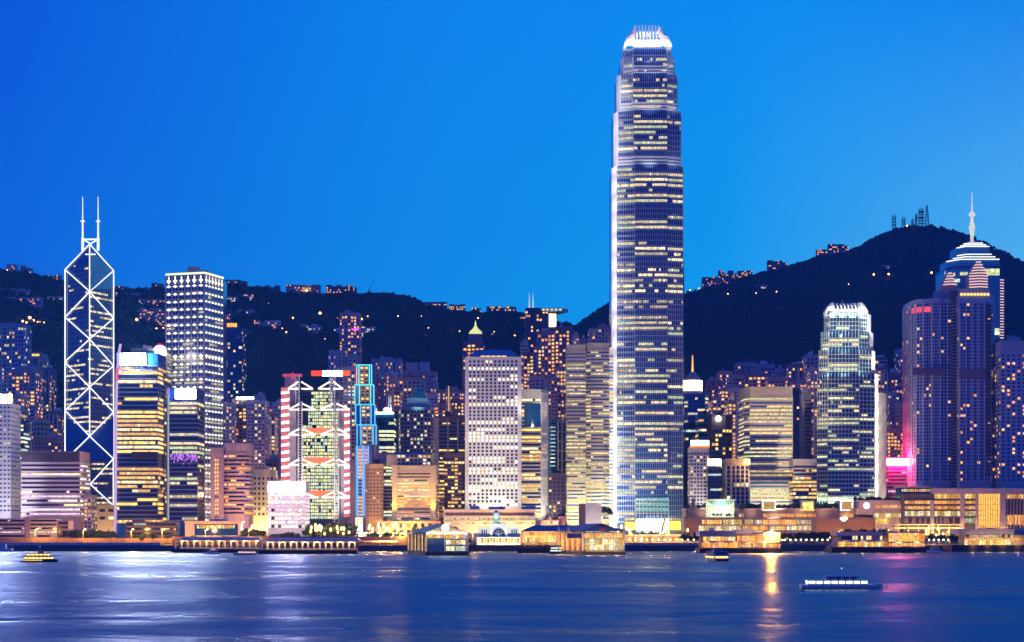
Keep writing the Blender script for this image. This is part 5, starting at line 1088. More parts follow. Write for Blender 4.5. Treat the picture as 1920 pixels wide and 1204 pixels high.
# ---- shopping terraces under the clawed towers
YM = 1400
p = thing('shopping_terrace', 'stepped shopping mall with glowing shopfronts below planted roof terraces', 'mall', (X(1480, YM), YM, 4))
wb(p, 'wall', 1283, 1640, 972, 1010, YM, 30, 'mauved'); wb(p, 'upper_wall', 1286, 1700, 955, 971, YM + 12, 30, 'mauved'); wb(p, 'terrace_slab', 1281, 1642, 970, 972.5, YM - 1.5, 34, 'mauved'); wb(p, 'upper_terrace_slab', 1284, 1702, 953.5, 955.5, YM + 10, 34, 'mauve')
wb(p, 'end_wall', 1283, 1309, 973, 1008, YM - 1, 2, 'brown')
rg = random.Random(8)
for a, b, y0, y1, k in ((1316, 1354, 975, 983, 'O'), (1356, 1391, 974.5, 983.5, 'W'), (1396, 1413, 974.5, 983, 'W'), (1415, 1429, 975, 983, 'M'), (1430, 1493, 974.5, 983.5, 'O'), (1494, 1521, 975, 983, 'w'), (1310, 1390, 986.5, 995, 'W'), (1392, 1440, 986.5, 994, 'O'), (1475, 1521, 986.5, 994, 'W'), (1442, 1474, 987, 994, 'M')):
    panes(p, 'shopfront', a, b, y0, y1, YM - .1, max(3, int((b - a) / 4.5)), pal2(k), .86, rg=rg)
wb(p, 'canopy', 1309, 1523, 984, 986, YM - 2, 2, 'mauve')
for a, b, k in ((1431, 1530, 'O'), (1575, 1600, 'O'), (1386, 1394, 'Y')): panes(p, 'terrace_light', a, b, 963.5, 969.5, YM + 11.9, max(3, int((b - a) / 3)), pal2(k), .6, rg=rg, one=True)
wb(p, 'arch_wall', 1531, 1641, 973, 1006, YM - 1.2, 2, 'brown')
mb = MB()
for i in range(14):
    a0, a1 = math.pi * i / 14, math.pi * (i + 1) / 14
    mb.bar((X(1557 + 26 * math.cos(a0), YM - 2), YM - 1.6, Z(989 - 12 * math.sin(a0), YM)), (X(1557 + 26 * math.cos(a1), YM - 2), YM - 1.6, Z(989 - 12 * math.sin(a1), YM)), .35)
mb.build('arch_rib', [M['mauved']], p)
for i in range(11): point(p, (X(1300 + i * 32, 1388), 1388, 11), 260, (1, .5, .14))
for i in range(9): point(p, (X(1320 + i * 45, 1407), 1408, Z(962, 1407)), 240, (1, .55, .2))
q = thing('glass_pavilion', 'greenish white glass pavilion with a sagging roof, on the terrace by the floodlit grid office', 'pavilion', (X(1352, 1404), 1404, Z(970, 1404)))
wb(q, 'glass_wall', 1326, 1377, 940, 970, 1404, 10, litm((.80, .95, .55), .75, .6)); wb(q, 'roof_slab', 1322, 1379, 936, 938.5, 1402, 14, 'white')
mb = MB()
for i in range(12): x = X(1326.5 + i * 4.55, 1403.6); mb.box(x - .12, x + .12, 1403.4, 1404.1, Z(970, 1403), Z(938, 1403))
mb.build('mullion', [M['white']], q)
mb = MB()
for i in range(10):
    a0, a1 = 1327 + i * 5, 1332 + i * 5; s = lambda x: 940 + 10 * (1 - ((x - 1352) / 25) ** 2)
    mb.face([(X(a0, 1403.7), 1403.7, Z(s(a0), 1403)), (X(a1, 1403.7), 1403.7, Z(s(a1), 1403)), (X(a1, 1403.7), 1403.7, Z(939, 1403)), (X(a0, 1403.7), 1403.7, Z(939, 1403))])
mb.build('curved_soffit', [M['greenr']], q)
point(q, (X(1352, 1400), 1400, Z(955, 1400)), 2500, (.9, 1, .7))
for i, (a, b, lb) in enumerate(((1430, 1454, 'dim boxy framed pavilion left of the terrace trees'), (1503, 1527, 'bright boxy framed pavilion glowing yellow green on the terrace'), (1576, 1599, 'boxy framed pavilion in front of the white floodlit base of the clawed tower'))):
    q = thing('terrace_pavilion', lb, 'pavilion', (X((a + b) / 2, 1405), 1405, Z(957, 1405)), 'framed terrace pavilions')
    wb(q, 'glass_wall', a + 2, b - 2, 941, 956, 1405, 8, litm(((1, .6, .15), (.9, .85, .2), (1, .5, .12))[i], (.35, .8, .4)[i], .9)); wb(q, 'roof_slab', a - 1, b + 1, 938, 940, 1403.5, 11, 'mauve'); wb(q, 'frame_post', a, a + 1.5, 938, 957, 1404, 10, 'mauve'); wb(q, 'frame_post', b - 1.5, b, 938, 957, 1404, 10, 'mauve'); wb(q, 'plinth', a, b, 955.5, 957.5, 1403.8, 10, litm(YEL, .9, .3) if i == 1 else 'mauve')
p = thing('mall_wing', 'mauve mall wing carrying a round glowing red and white disc sign', 'mall', (X(1655, 1395), 1395, 4))
wb(p, 'wall', 1612, 1694, 938, 965, 1396, 26, 'mauve'); wb(p, 'lower_wall', 1641, 1696, 965, 1008, 1397, 26, 'mauve')
panes(p, 'lit_window', 1639, 1689, 947, 953, 1395.9, 16, pal2('O'), .6, one=True); panes(p, 'shopfront', 1638, 1692, 963, 970, 1395.8, 12, pal2('W'), .9, one=True); panes(p, 'shopfront', 1642, 1668, 973, 982, 1396.9, 5, pal2('Y'), .9)
mb = MB(); n = 20; c = (X(1625, 1395.6), Z(948, 1395.6))
mb.face([(c[0] + 2.0 * math.cos(2 * math.pi * i / n), 1395.5, c[1] + 2.0 * math.sin(2 * math.pi * i / n)) for i in range(n)]); o = mb.build('disc_sign', [lampm((1, .9, .82), 2.4)], p)
mb = MB()
for i in range(n):
    a0, a1 = 2 * math.pi * i / n, 2 * math.pi * (i + 1) / n
    mb.face([(c[0] + r * math.cos(a), 1395.45, c[1] + r * math.sin(a)) for r, a in ((2.0, a0), (2.6, a0), (2.6, a1), (2.0, a1))])
mb.build('sign_rim', [lampm((1, .12, .05), 1.5)], o)
q = thing('mall_roof_box', 'glazed box with a green lit shop on the roof corner of the glowing orange mall', 'pavilion', (X(1718, 1394), 1394, Z(937, 1394)))
wb(q, 'wall', 1688, 1748, 914, 937, 1394, 16, 'gld'); wb(q, 'roof_slab', 1686, 1750, 912, 914.5, 1392.5, 19, 'mauve'); panes(q, 'lit_window', 1690, 1747, 917, 922, 1393.9, 16, pal2('M'), .55, one=True); panes(q, 'lit_window', 1690, 1747, 927, 934, 1393.9, 12, pal2('Y') + [litm((.1, .9, .15), .8)], .75, one=True)
p = thing('waterfront_mall', 'long orange glowing mall with big glass atrium under a flat pale roof, far right', 'mall', (X(1810, 1385), 1385, 4))
wb(p, 'wall', 1694, 1960, 926, 1008, 1386, 26, 'dgrey'); wb(p, 'roof_slab', 1749, 1965, 915.5, 926, 1382.5, 34, 'mauve')
for a, b in ((1745, 1751.5), (1801, 1808.5), (1830, 1834), (1876, 1886)): wb(p, 'wall_pier', a, b, 926 if a > 1748 else 938, 1006, 1383.5, 4, 'mauve')
rg = random.Random(12)
for a, b in ((1696, 1744), (1752, 1800.5), (1809, 1829.5)):
    for y0, y1, k in ((925, 935, 'Y'), (938.5, 945, 'O'), (948.5, 955, 'O'), (958, 968, 'W'), (971, 981, 'w')):
        if a == 1696 and y0 == 925: continue
        if y0 == 971 and a != 1809: 
            panes(p, 'window_pane', a, b, y0, y1, 1385.9, 14, [M['mauved'], M['glp'], M['glp']], .8, rg=rg, one=True); continue
        panes(p, 'lit_window', a, b, y0 + .5, y1, 1385.9, max(3, int((b - a) / 5.5)), [litm(c, s * .62, .95) for c, s in PAL[k]], .9, rg=rg)
    for y in (936.2, 946.4, 956.2, 969): wb(p, 'floor_ledge', a - .5, b + .5, y, y + 1.8, 1384.4, 2, 'dgrey')
wb(p, 'atrium_glazing', 1834.5, 1875.5, 926, 988, 1385, 1, litm((1, .48, .06), .95, .75))
mb = MB()
for i in range(10): x = X(1834.5 + i * 4.5, 1384.6); mb.box(x - .09, x + .09, 1384.4, 1385.1, 4, Z(926, 1384))
for k in range(6): mb.box(X(1834.5, 1384.6), X(1875.5, 1384.6), 1384.5, 1385.1, Z(936 + k * 10, 1384), Z(935.5 + k * 10, 1384))
mb.build('atrium_mullion', [M['brown']], p)
for y0, y1 in ((927, 935), (966, 984)): panes(p, 'lit_window', 1887, 1935, y0, y1, 1385.9, 9, pal2('O'), .8, rg=rg)
for i in range(9): wb(p, 'facade_fin', 1889 + i * 6, 1889.9 + i * 6, 926, 1000, 1384.6, 1.4, 'mauve')
for i in range(8): point(p, (X(1705 + i * 27, 1374), 1374, 9), 900, (1, .5, .12))
p = thing('footbridge', 'elevated walkway with a lit flat roof in front of the orange mall', 'footbridge', (X(1740, 1360), 1360, 4))
wb(p, 'deck', 1678, 1806, 989, 991, 1360, 5, 'beige'); wb(p, 'roof_slab', 1678, 1806, 983, 984.6, 1359.5, 6, 'beige'); 
for i in range(7): wb(p, 'column', 1684 + i * 19, 1685.3 + i * 19, 984, 1018, 1361, 1.2, 'beige')
for i in range(5): point(p, (X(1690 + i * 26, 1358), 1357, 13), 1200, (1, .6, .2))
# blank white box and sculpture by the supertall
p, po, _, _ = T('service_block', 'plain white windowless block with a brown left face at the foot of the striped offices', 'building', 1400, [(1086, 9), (1098, 0), (1128, 0)], 944, wall='white', mode='none', plant=None, D=14)
mb = MB(); a, b = po[0], po[1]; mb.rib(a, b, 0, seglen(a, b), 4, Z(944.2, 1400), .2); mb.build('side_face', [M['brown']], p)
point(p, (X(1112, 1385), 1384, 12), 2200, (1, .9, .8))
mb = MB(); mb.bar((X(1236, 1400), 1400, 4), (X(1246, 1400), 1400, Z(973, 1400)), 1.3, n=6, r2=.9); solo('sculpture', 'leaning brown pillar sculpture before the bright lobby of the supertall', 'sculpture', mb, [M['tan']])
p = thing('low_entrance_block', 'low pale lit entrance block left of the white windowless block', 'building', (X(1040, 1350), 1350, 4))
wb(p, 'wall', 1014, 1048, 975, 1005, 1350, 10, 'white'); panes(p, 'lit_window', 1016, 1046, 978, 983, 1349.9, 6, pal2('W'), .9); wb(p, 'stair_block', 1048, 1060, 968, 1005, 1352, 8, 'pink')
mb = MB(); mb.lathe(X(1300, 1405), 1405, [(3.4, Z(957, 1405)), (1.6, Z(945, 1405)), (.15, Z(931, 1405))], 10); mb.bar((X(1307, 1404), 1404, Z(957, 1404)), (X(1303, 1404), 1404, Z(930, 1404)), .3); solo('tent_pavilion', 'dark pointed tent with a white mast beside the glass pavilion', 'tent', mb, [M['dgrey']])
# ---- piers
def pier_base(par, px0, px1, Y, dep, z1=2.2, mat='dark'):
    m_ = MB(); m_.box(X(px0, Y), X(px1, Y), Y, Y + dep, -1.5, z1); m_.build('pier_deck', [M[mat]], par)
    m_ = MB(); n = int((px1 - px0) / 3)
    for i in range(n + 1): x = X(px0 + (px1 - px0) * i / n, Y); m_.box(x - .18, x + .18, Y - .35, Y, -1.2, z1 + .1)
    m_.build('fender_grating', [M['hull']], par)
def covered_pier(label, a, b, yroof, Y, n, xin):
    p = thing('covered_pier', label, 'pier', (X((a + b) / 2, Y), Y, 0)); pier_base(p, a, b, Y, 14, 2.4)
    zr = Z(yroof, Y); mb = MB(); x0, x1 = X(a + xin, Y), X(b + 3, Y); mb.prism([(x0 + 4, Y + 1), (x1, Y + 1), (x1, Y + 13), (x0 + 4, Y + 13)], zr - .1, zr + 1.0); mb.box(x0, x1 + 1, Y - .5, Y + 14, zr - .9, zr - .1); mb.build('roof', [wallm('pale_roof_sheet', (.72, .76, .82), .5, .1)], p)
    for i in range(n):
        x = X(a + 6 + (b - a - 9) * i / (n - 1), Y); m_ = MB(); m_.box(x - .45, x + .45, Y + 1.2, Y + 2.2, 2.3, zr - .9)
        m_.bar((x, Y + 1.7, zr - 2.4), (x + 1.9, Y + 1.7, zr - .9), .22); m_.bar((x, Y + 1.7, zr - 2.4), (x - 1.9, Y + 1.7, zr - .9), .22); m_.build('column', [M['cream']], p)
        if i % 2 == 1: point(p, (x + 1.5, Y + .2, zr - 1.6), 260, (1, .62, .28), .3)
    mb = MB(); x0, x1 = X(a + 8, Y), X(b, Y)
    mb.box(x0, x1, Y + 11.5, Y + 12, 2.3, 3.6); mb.build('back_parapet', [M['beige']], p); mb = MB()
    for i in range(int((b - a) / 4)): x = x0 + (x1 - x0) * i / int((b - a) / 4); mb.box(x, x + .08, Y + .3, Y + .4, 2.3, 3.4)
    mb.box(x0, x1, Y + .3, Y + .4, 3.35, 3.45); mb.build('railing', [M['alu']], p)
    return p
covered_pier('covered pier with a pale roof and slender columns behind the two moored launches', 322, 482, 1010.5, 1195, 14, 8)
covered_pier('longer covered pier with arched brackets and boat steps, below the pink lit cube', 484, 668, 1012.5, 1130, 17, 5)
# gabled pavilion pier with clock
def gable_pier(label, Y, a, b, apex, pya, pye, sidex, roofm, front, clock):
    p = thing('ferry_pier', label, 'pier', (X((a + b) / 2, Y), Y, 0)); dep = 60
    mb = MB(); x0, x1, xs = X(a, Y), X(b, Y), X(sidex, Y + 55); mb.prism([(x0, Y), (x1, Y), (x1, Y + dep), (xs, Y + dep)], -1.5, 2.0); mb.build('pier_deck', [M['dark']], p)
    ze, za, xa = Z(pye, Y), Z(pya, Y), X(apex, Y); xl, xr = X(a + 2, Y), X(b - 1, Y)
    mb = MB(); mb.prism([(xl + .8, Y + 1.5), (xr - .8, Y + 1.5), (xr - .8, Y + dep), (xs + 1, Y + dep)], 2, ze - .3); mb.build('inner_wall', [M['bluer'] if clock else M['tan']], p)
    mb = MB(); f = [(xl - 1, Y - .5, ze), (xr + 1, Y - .5, ze), (xa, Y - .5, za)]; sh = X(sidex, Y + 55) - xl; bk = [(xl - 1 + sh, Y + dep, ze), (xr + 1, Y + dep, ze), (xa + sh * .6, Y + dep, za)]
    mb.face([f[0], f[2], bk[2], bk[0]][::-1]); mb.face([f[1], bk[1], bk[2], f[2]]); mb.face([f[0], bk[0], bk[1], f[1]]); 
    mb.face([bk[0], bk[2], bk[1]]); mb.build('gable_roof', [M[roofm]], p)
    mb = MB(); mb.face([(f[0][0] + .5, Y - .6, ze + .1), (f[1][0] - .5, Y - .6, ze + .1), (xa, Y - .6, za - .5)]); mb.build('gable_front', [M['cream'] if clock else M['bluer']], p)
    for i, x in enumerate(front['cols']): m_ = MB(); xx = X(x, Y); m_.box(xx - .3, xx + .3, Y - .3, Y + .4, 2, ze); m_.build('column', [M['cream' if clock else 'blue']], p)
    for y0, y1, px0, px1, n, k in front['rows']: panes(p, 'lit_window', px0, px1, y0, y1, Y + 1.4, n, pal2(k) if isinstance(k, str) else k, .92)
    for i in range(12):
        t = i / 11; x = xl + (xs - xl) * t + .2; yy = Y + 3 + (dep - 4) * t; m_ = MB(); m_.box(x - .5, x + .2, yy - .4, yy + .4, 2, ze - .4); m_.build('column', [M['cream']], p)
        if i < 11 and i % 2 == 0:
            m_ = MB(); x2 = xl + (xs - xl) * (t + .09) + .2; m_.face([(x + .15, yy + .6, 2.6), (x2 + .15, yy + 5, 2.6), (x2 + .15, yy + 5, ze - 1), (x + .15, yy + .6, ze - 1)][::-1]); m_.build('lit_side_window', [litm(ORA if not clock else YEL, 1.0)], p)
    return p, ze, za, xa
p, ze, za, xa = gable_pier('gabled ferry pier with a shining round clock and blue panelled front', 1052, 798, 877, 832, 982.5, 999, 764, 'greenr', dict(cols=(800, 834, 853, 875), rows=((1003, 1009, 802, 832, 8, 'Y'), (1003, 1010, 836, 874, 6, 'M'), (1012.5, 1021, 836, 873, 4, 'W'), (1024, 1033, 836, 873, 4, 'G'), (1012, 1022, 801, 833, 4, [M['bluer'], M['bluer'], litm(WARM, .5)]))), True)
mb = MB(); n = 18; c = (X(835, 1050), Z(989, 1050)); mb.face([(c[0] + 1.9 * math.cos(2 * math.pi * i / n), 1051.2, c[1] + 1.9 * math.sin(2 * math.pi * i / n)) for i in range(n)]); mb.build('clock_face', [lampm((1, .97, .85), 2.6)], p)
mb = MB(); mb.box(X(800, 1051), X(876, 1051), 1050.8, 1051.2, Z(1001, 1051), Z(999.4, 1051)); mb.build('lit_eave', [lampm((1, .80, .35), 2.2)], p)
for x in (812, 852): point(p, (X(x, 1048), 1047, ze + .3), 110, (1, .85, .5))
for x in (806, 838, 866): point(p, (X(x, 1048), 1047.5, 9), 60, (1, .8, .45))
p, ze, za, xa = gable_pier('blue roofed gabled ferry pier with three storeys of golden windows', 1085, 1093, 1172, 1128, 981.5, 996.5, 1045, 'bluer', dict(cols=(1094, 1111, 1131, 1152, 1170), rows=((1000, 1008, 1096, 1168, 14, 'O'), (1011, 1020.5, 1096, 1169, 8, 'W'), (1022.5, 1031, 1096, 1169, 8, 'W'), (1000, 1009, 1062, 1092, 1, [M['bluer']]))), False)
mb = MB(); mb.lathe(X(1131, 1083), 1083.9, [(.1, Z(994, 1083)), (1.9, Z(992, 1083)), (1.2, Z(988, 1083)), (.1, Z(986.5, 1083))], 12, sy=.1); mb.build('gable_ornament', [M['red']], p)
for x in (1105, 1130, 1158): point(p, (X(x, 1080), 1081, 6.5), 500, (1, .7, .3))
for k in range(4): point(p, (X(1085 - k * 10, 1095 + k * 12) - 3, 1095 + k * 12, 8), 500, (1, .5, .12))
for x in (1065, 1047): m_ = MB(); yy = 1100 if x > 1050 else 1120; m_.lathe(X(x, yy), yy, [(.9, ze - .3), (.9, ze + 1.2), (.15, ze + 3.4)], 8); m_.build('finial', [M['blue']], p)
p = thing('blue_roof_walkway', 'long low blue roofed walkway joining the clock terminal and the golden ferry pier', 'walkway', (X(1010, 1180), 1180, 2))
mb = MB(); Yw = 1180; x0, x1 = X(975, Yw), X(1092, Yw); zb, zt = Z(996, Yw), Z(985, Yw); mb.face([(x0, Yw, zb), (x1, Yw, zb), (x1, Yw + 10, zt), (X(1000, Yw + 10), Yw + 10, zt)]); mb.face([(x0, Yw + 20, zb), (X(1000, Yw + 10), Yw + 10, zt), (x1, Yw + 10, zt), (x1, Yw + 20, zb)]); mb.face([(x0, Yw, zb), (X(1000, Yw + 10), Yw + 10, zt), (x0, Yw + 20, zb)]); mb.face([(x0, Yw, zb - .1), (x0, Yw + 20, zb - .1), (x1, Yw + 20, zb - .1), (x1, Yw, zb - .1)]); mb.build('roof', [M['bluer']], p)
pier_base(p, 970, 1060, 1178, 30, 3.4)
panes(p, 'lit_window', 978, 1058, 1008, 1017, Yw + 9, 16, pal2('Y'), .8); panes(p, 'lit_window', 985, 1058, 998, 1004, Yw + 9, 12, pal2('O'), .7, one=True)
wb(p, 'back_wall', 976, 1060, 996, 1022, Yw + 9.2, 1, 'tan')
for i in range(6): wb(p, 'column', 980 + i * 15, 981 + i * 15, 996, 1022, Yw + 1, .8, 'cream')
for i in range(4): point(p, (X(988 + i * 20, Yw), Yw + 4, 11), 700, (1, .6, .2))
# clock terminal
YK = 1240
p = thing('clock_terminal', 'white floodlit terminal with an arched window and a domed green clock turret', 'terminal', (X(935, YK), YK, 4))
wb(p, 'centre_block', 919.5, 951, 984, 1020, YK, 14, 'white'); wb(p, 'wing', 896, 918, 990, 1020, YK + 2, 12, 'white'); wb(p, 'wing', 952, 974, 990, 1020, YK + 2, 12, 'white'); wb(p, 'clock_turret', 925, 936, 962, 984.5, YK + 3, 4, wallm('pale_green_stone', (.45, .66, .55)))
for a, b, y in ((896, 918, 988.6), (952, 974, 988.6), (919, 951.5, 982.6)): wb(p, 'cornice', a - .6, b + .6, y, y + 1.6, YK - (.7 if a == 919 else -1.4), 13, 'white')
mb = MB(); c = (X(935, YK), Z(1004, YK)); mb.face([(c[0] + 4.4 * math.cos(math.pi * i / 14), YK - .15, c[1] + 4.9 * math.sin(math.pi * i / 14)) for i in range(15)]); mb.build('arched_window', [M['gld']], p)
mb = MB()
for i in range(14):
    a0, a1 = math.pi * i / 14, math.pi * (i + 1) / 14; mb.bar((c[0] + 4.6 * math.cos(a0), YK - .25, c[1] + 5.1 * math.sin(a0)), (c[0] + 4.6 * math.cos(a1), YK - .25, c[1] + 5.1 * math.sin(a1)), .22)
for i in range(1, 6): a0 = math.pi * i / 6; mb.bar((c[0], YK - .25, c[1]), (c[0] + 4.5 * math.cos(a0), YK - .25, c[1] + 5 * math.sin(a0)), .1)
mb.build('arch_rib', [M['white']], p)
mb = MB(); xk = X(930.5, YK + 5); mb.lathe(xk, YK + 5, [(2.2, Z(962.5, YK)), (2.4, Z(961.6, YK)), (1.7, Z(959.5, YK)), (.9, Z(957.8, YK)), (.1, Z(955, YK))], 12); mb.build('turret_dome', [M['white']], p)
mb = MB(); mb.face([(X(930.5, YK + 3) + 1.2 * math.cos(2 * math.pi * i / 16), YK + 2.9, Z(969, YK) + 1.2 * math.sin(2 * math.pi * i / 16)) for i in range(16)]); mb.build('clock_face', [lampm((.9, 1, .85), 1.8)], p)
wb(p, 'ground_floor', 894, 976, 1007, 1022, YK - 3, 4, 'cream'); panes(p, 'lit_window', 896, 974, 1009, 1018, YK - 3.1, 14, pal2('Y'), .7)
for a in (903, 907, 911, 959, 963, 967): wb(p, 'window_niche', a, a + 2.2, 993, 1001, YK + 1.9, .15, 'gld')
for x in (903, 928, 943, 966): flood(p, (X(x, YK - 12), YK - 11, 6), (X(x, YK), YK, 13), 4200, (.95, 1, .85), 120)
flood(p, (X(930, YK - 6), YK - 5, Z(986, YK)), (xk, YK + 4, Z(968, YK)), 2500, (.55, 1, .75), 80)
# low orange piers at right
def flat_pier(label, a, b, Y, yroof, ybase):
    p = thing('ferry_pier', label, 'pier', (X((a + b) / 2, Y), Y, 0)); pier_base(p, a, b, Y, 26, Z(ybase, Y)); return p
YA = 1165
p = flat_pier('broad orange glowing pier with plant boxes on its mauve roof, before the shopping terrace', 1312, 1465, YA, 997, 1028)
wb(p, 'wall', 1316, 1462, 1004, 1029, YA + 3, 20, 'brown'); wb(p, 'roof_slab', 1312, 1380, 996, 1005.5, YA, 25, 'mauve'); wb(p, 'roof_slab', 1380, 1432, 1001.5, 1004, YA + 1, 24, 'mauved'); wb(p, 'gable_wall', 1432, 1463, 998, 1029, YA + 1, 22, 'mauve'); wb(p, 'floor_ledge', 1316, 1462, 1014.8, 1017.5, YA + .5, 3, 'mauve')
for a, b, y in ((1330, 1338, 990), (1376, 1400, 993), (1400, 1412, 990), (1413, 1430, 995)): wb(p, 'roof_plant_room', a, b, y, 1001, YA + 10, 6, 'blue')
rg = random.Random(6)
panes(p, 'lit_window', 1318, 1379, 1006.5, 1014, YA + 2.9, 9, pal2('Y'), .9, rg=rg); panes(p, 'lit_window', 1382, 1430, 1004.5, 1014.5, YA + 2.9, 10, pal2('O'), .88, rg=rg); panes(p, 'lit_window', 1320, 1384, 1018.5, 1027, YA + 2.9, 12, pal2('O'), .9, rg=rg); panes(p, 'lit_window', 1386, 1431, 1018.5, 1026, YA + 2.9, 9, pal2('M'), .8, rg=rg); panes(p, 'lit_window', 1434, 1460, 1019, 1026, YA + .9, 6, pal2('O'), .7, rg=rg)
for i in range(5): point(p, (X(1325 + i * 27, YA), YA + .5, 6), 500, (1, .5, .12))
p = flat_pier('two part pier with a mauve roof on one side and a tall orange glass box', 1560, 1737, 1195, 997, 1026)
wb(p, 'wall', 1569, 1735, 1003, 1027, 1199, 18, 'brown'); wb(p, 'roof_slab', 1568, 1656, 997, 1004.5, 1196, 22, 'mauve'); wb(p, 'floor_ledge', 1566, 1656, 1012.5, 1016, 1196, 4, 'mauve'); wb(p, 'roof_slab', 1654, 1737, 996.5, 999, 1196, 22, 'teal'); wb(p, 'floor_ledge', 1662, 1737, 1016, 1018, 1197, 3, 'teal')
panes(p, 'lit_window', 1666, 1734, 999.5, 1015.5, 1198.9, 12, pal2('O'), .9, rg=rg); panes(p, 'lit_window', 1666, 1734, 1018.5, 1024, 1198.9, 12, pal2('O'), .8, rg=rg, one=True); panes(p, 'lit_window', 1571, 1658, 1016.5, 1025, 1198.9, 14, pal2('Y'), .85, rg=rg); panes(p, 'lit_window', 1572, 1655, 1005, 1012, 1198.9, 16, [M['glp'], M['glp'], litm(WARM, .9), M['mauve']], .75, rg=rg, one=True)
for x in (1684, 1723): m_ = MB(); m_.lathe(X(x, 1200), 1200, [(.15, Z(997, 1200)), (.15, Z(995, 1200)), (.5, Z(994.6, 1200)), (.5, Z(993.2, 1200))], 8); m_.build('red_beacon', [lampm((1, .05, .04), 1.6)], p)
for i in range(5): point(p, (X(1585 + i * 34, 1195), 1196, 6), 450, (1, .5, .12))
mb = MB(); mb.bar((X(1552, 1194), 1194, Z(1026, 1194)), (X(1574, 1194), 1194, Z(1008, 1194)), .6); mb.build('gangway', [M['white']], p)
p = flat_pier('long low pier with a mauve roof and strings of warm bulbs at the photo edge', 1785, 1970, 1240, 992, 1022)
wb(p, 'wall', 1808, 1965, 1000, 1023, 1245, 16, 'tan'); wb(p, 'roof_slab', 1798, 1968, 992, 1001, 1241, 22, 'mauve'); panes(p, 'lit_window', 1812, 1900, 1003, 1008, 1244.9, 16, pal2('w') + [M['glp']], .7, rg=rg, one=True); panes(p, 'lit_window', 1808, 1902, 1013, 1022, 1244.9, 14, pal2('Y'), .85, rg=rg); wb(p, 'roof_plant_room', 1902, 1960, 996, 1003, 1240.5, 6, 'gl')
for a, b, y, n, nm in ((1808, 1915, 1010.5, 22, 'bulb'), (1834, 1892, 988.5, 14, 'roof_bulb')):
    m_ = MB()
    for i in range(n): x = X(a + (b - a) * i / n, 1241); z = Z(y + .8 * math.sin(i * .9), 1241); m_.box(x, x + .7, 1240.4, 1241, z - .5, z)
    m_.build(nm + '_print', [lampm((1, .62, .2), 1.8)], p)
for i in range(4): point(p, (X(1825 + i * 28, 1238), 1238, 6.5), 550, (1, .6, .2))
# ---- low walls along the water
def lw(name, label, cat, a, b, y0, y1, Y, mat, dep=.6): m_ = MB(); m_.box(X(a, Y), X(b, Y), Y, Y + dep, max(Z(y1, Y), 3.9), Z(y0, Y)); return solo(name, label, cat, m_, [M[mat] if isinstance(mat, str) else mat])
lw('hoarding', 'long tan roadside hoarding lit orange by street lamps along the left shore', 'hoarding', -60, 322, 1009, 1024, 1335, 'brown')
lw('quay_wall', 'pale blue works wall along the water edge on the left', 'wall', -60, 300, 1017.5, 1030, 1281, 'blue', 3)
lw('planter_wall', 'low mauve planter wall along the quay right of the golden ferry pier', 'wall', 1172, 1312, 1018, 1030, 1281, 'mauve', 2)
lw('planter_wall', 'low mauve planter wall below the white clock terminal', 'wall', 872, 972, 1019.5, 1030, 1281, 'mauve', 2)
lw('planter_wall', 'low dim wall along the quay between the two orange piers', 'wall', 1465, 1562, 1019, 1030, 1281, 'mauved', 2)
lw('road_wall', 'tan roadside wall behind the covered piers', 'wall', 322, 765, 1006, 1024, 1330, 'dbrown')
p = thing('arcade', 'low arcade of glowing stalls between the supertall lobby and the quay', 'arcade', (X(1240, 1320), 1320, 4))
wb(p, 'wall', 1172, 1312, 1004, 1024, 1320, 6, 'tan'); wb(p, 'roof_slab', 1170, 1314, 1002, 1004.6, 1318, 9, 'mauve'); panes(p, 'lit_stall', 1174, 1310, 1006, 1016, 1319.9, 26, pal2('O') + pal2('W'), .8, rg=rg)
for i in range(6): point(p, (X(1182 + i * 24, 1316), 1315, 8), 900, (1, .55, .18))
p = thing('market_stalls', 'dazzling white and gold row of stalls left of the clock pier', 'arcade', (X(730, 1345), 1345, 4)); wb(p, 'wall', 672, 752, 1000, 1022, 1345, 6, 'cream'); panes(p, 'lit_stall', 674, 750, 1000.5, 1007, 1344.9, 18, pal2('W') + [litm((1, .9, .7), 2.2)], .85, rg=rg)
wb(p, 'roof_slab', 670, 754, 998.5, 1000.5, 1343, 9, 'white')
for i in range(4): point(p, (X(682 + i * 20, 1340), 1339, 9), 1600, (1, .75, .4))
p = thing('lit_kiosk', 'small white lit kiosk tower at the foot of the neon tubes', 'kiosk', (X(672, 1380), 1380, 4)); wb(p, 'wall', 666, 679, 971, 1005, 1380, 8, 'white'); wb(p, 'roof_slab', 665, 680, 970, 971.4, 1379.4, 9, 'white'); panes(p, 'lit_window', 668, 677, 975, 985, 1379.9, 3, pal2('W'), .8); point(p, (X(672, 1370), 1371, 12), 2500, (1, .9, .75))
p = thing('shelter', 'low white bus shelter roof behind the orange lamp left of the clock pier', 'shelter', (X(735, 1262), 1300, 4)); wb(p, 'roof_slab', 680, 745, 1014, 1016.5, 1300, 5, 'white')
for i in range(5): wb(p, 'column', 684 + i * 14, 685.3 + i * 14, 1016, 1024, 1301, .6, 'beige')
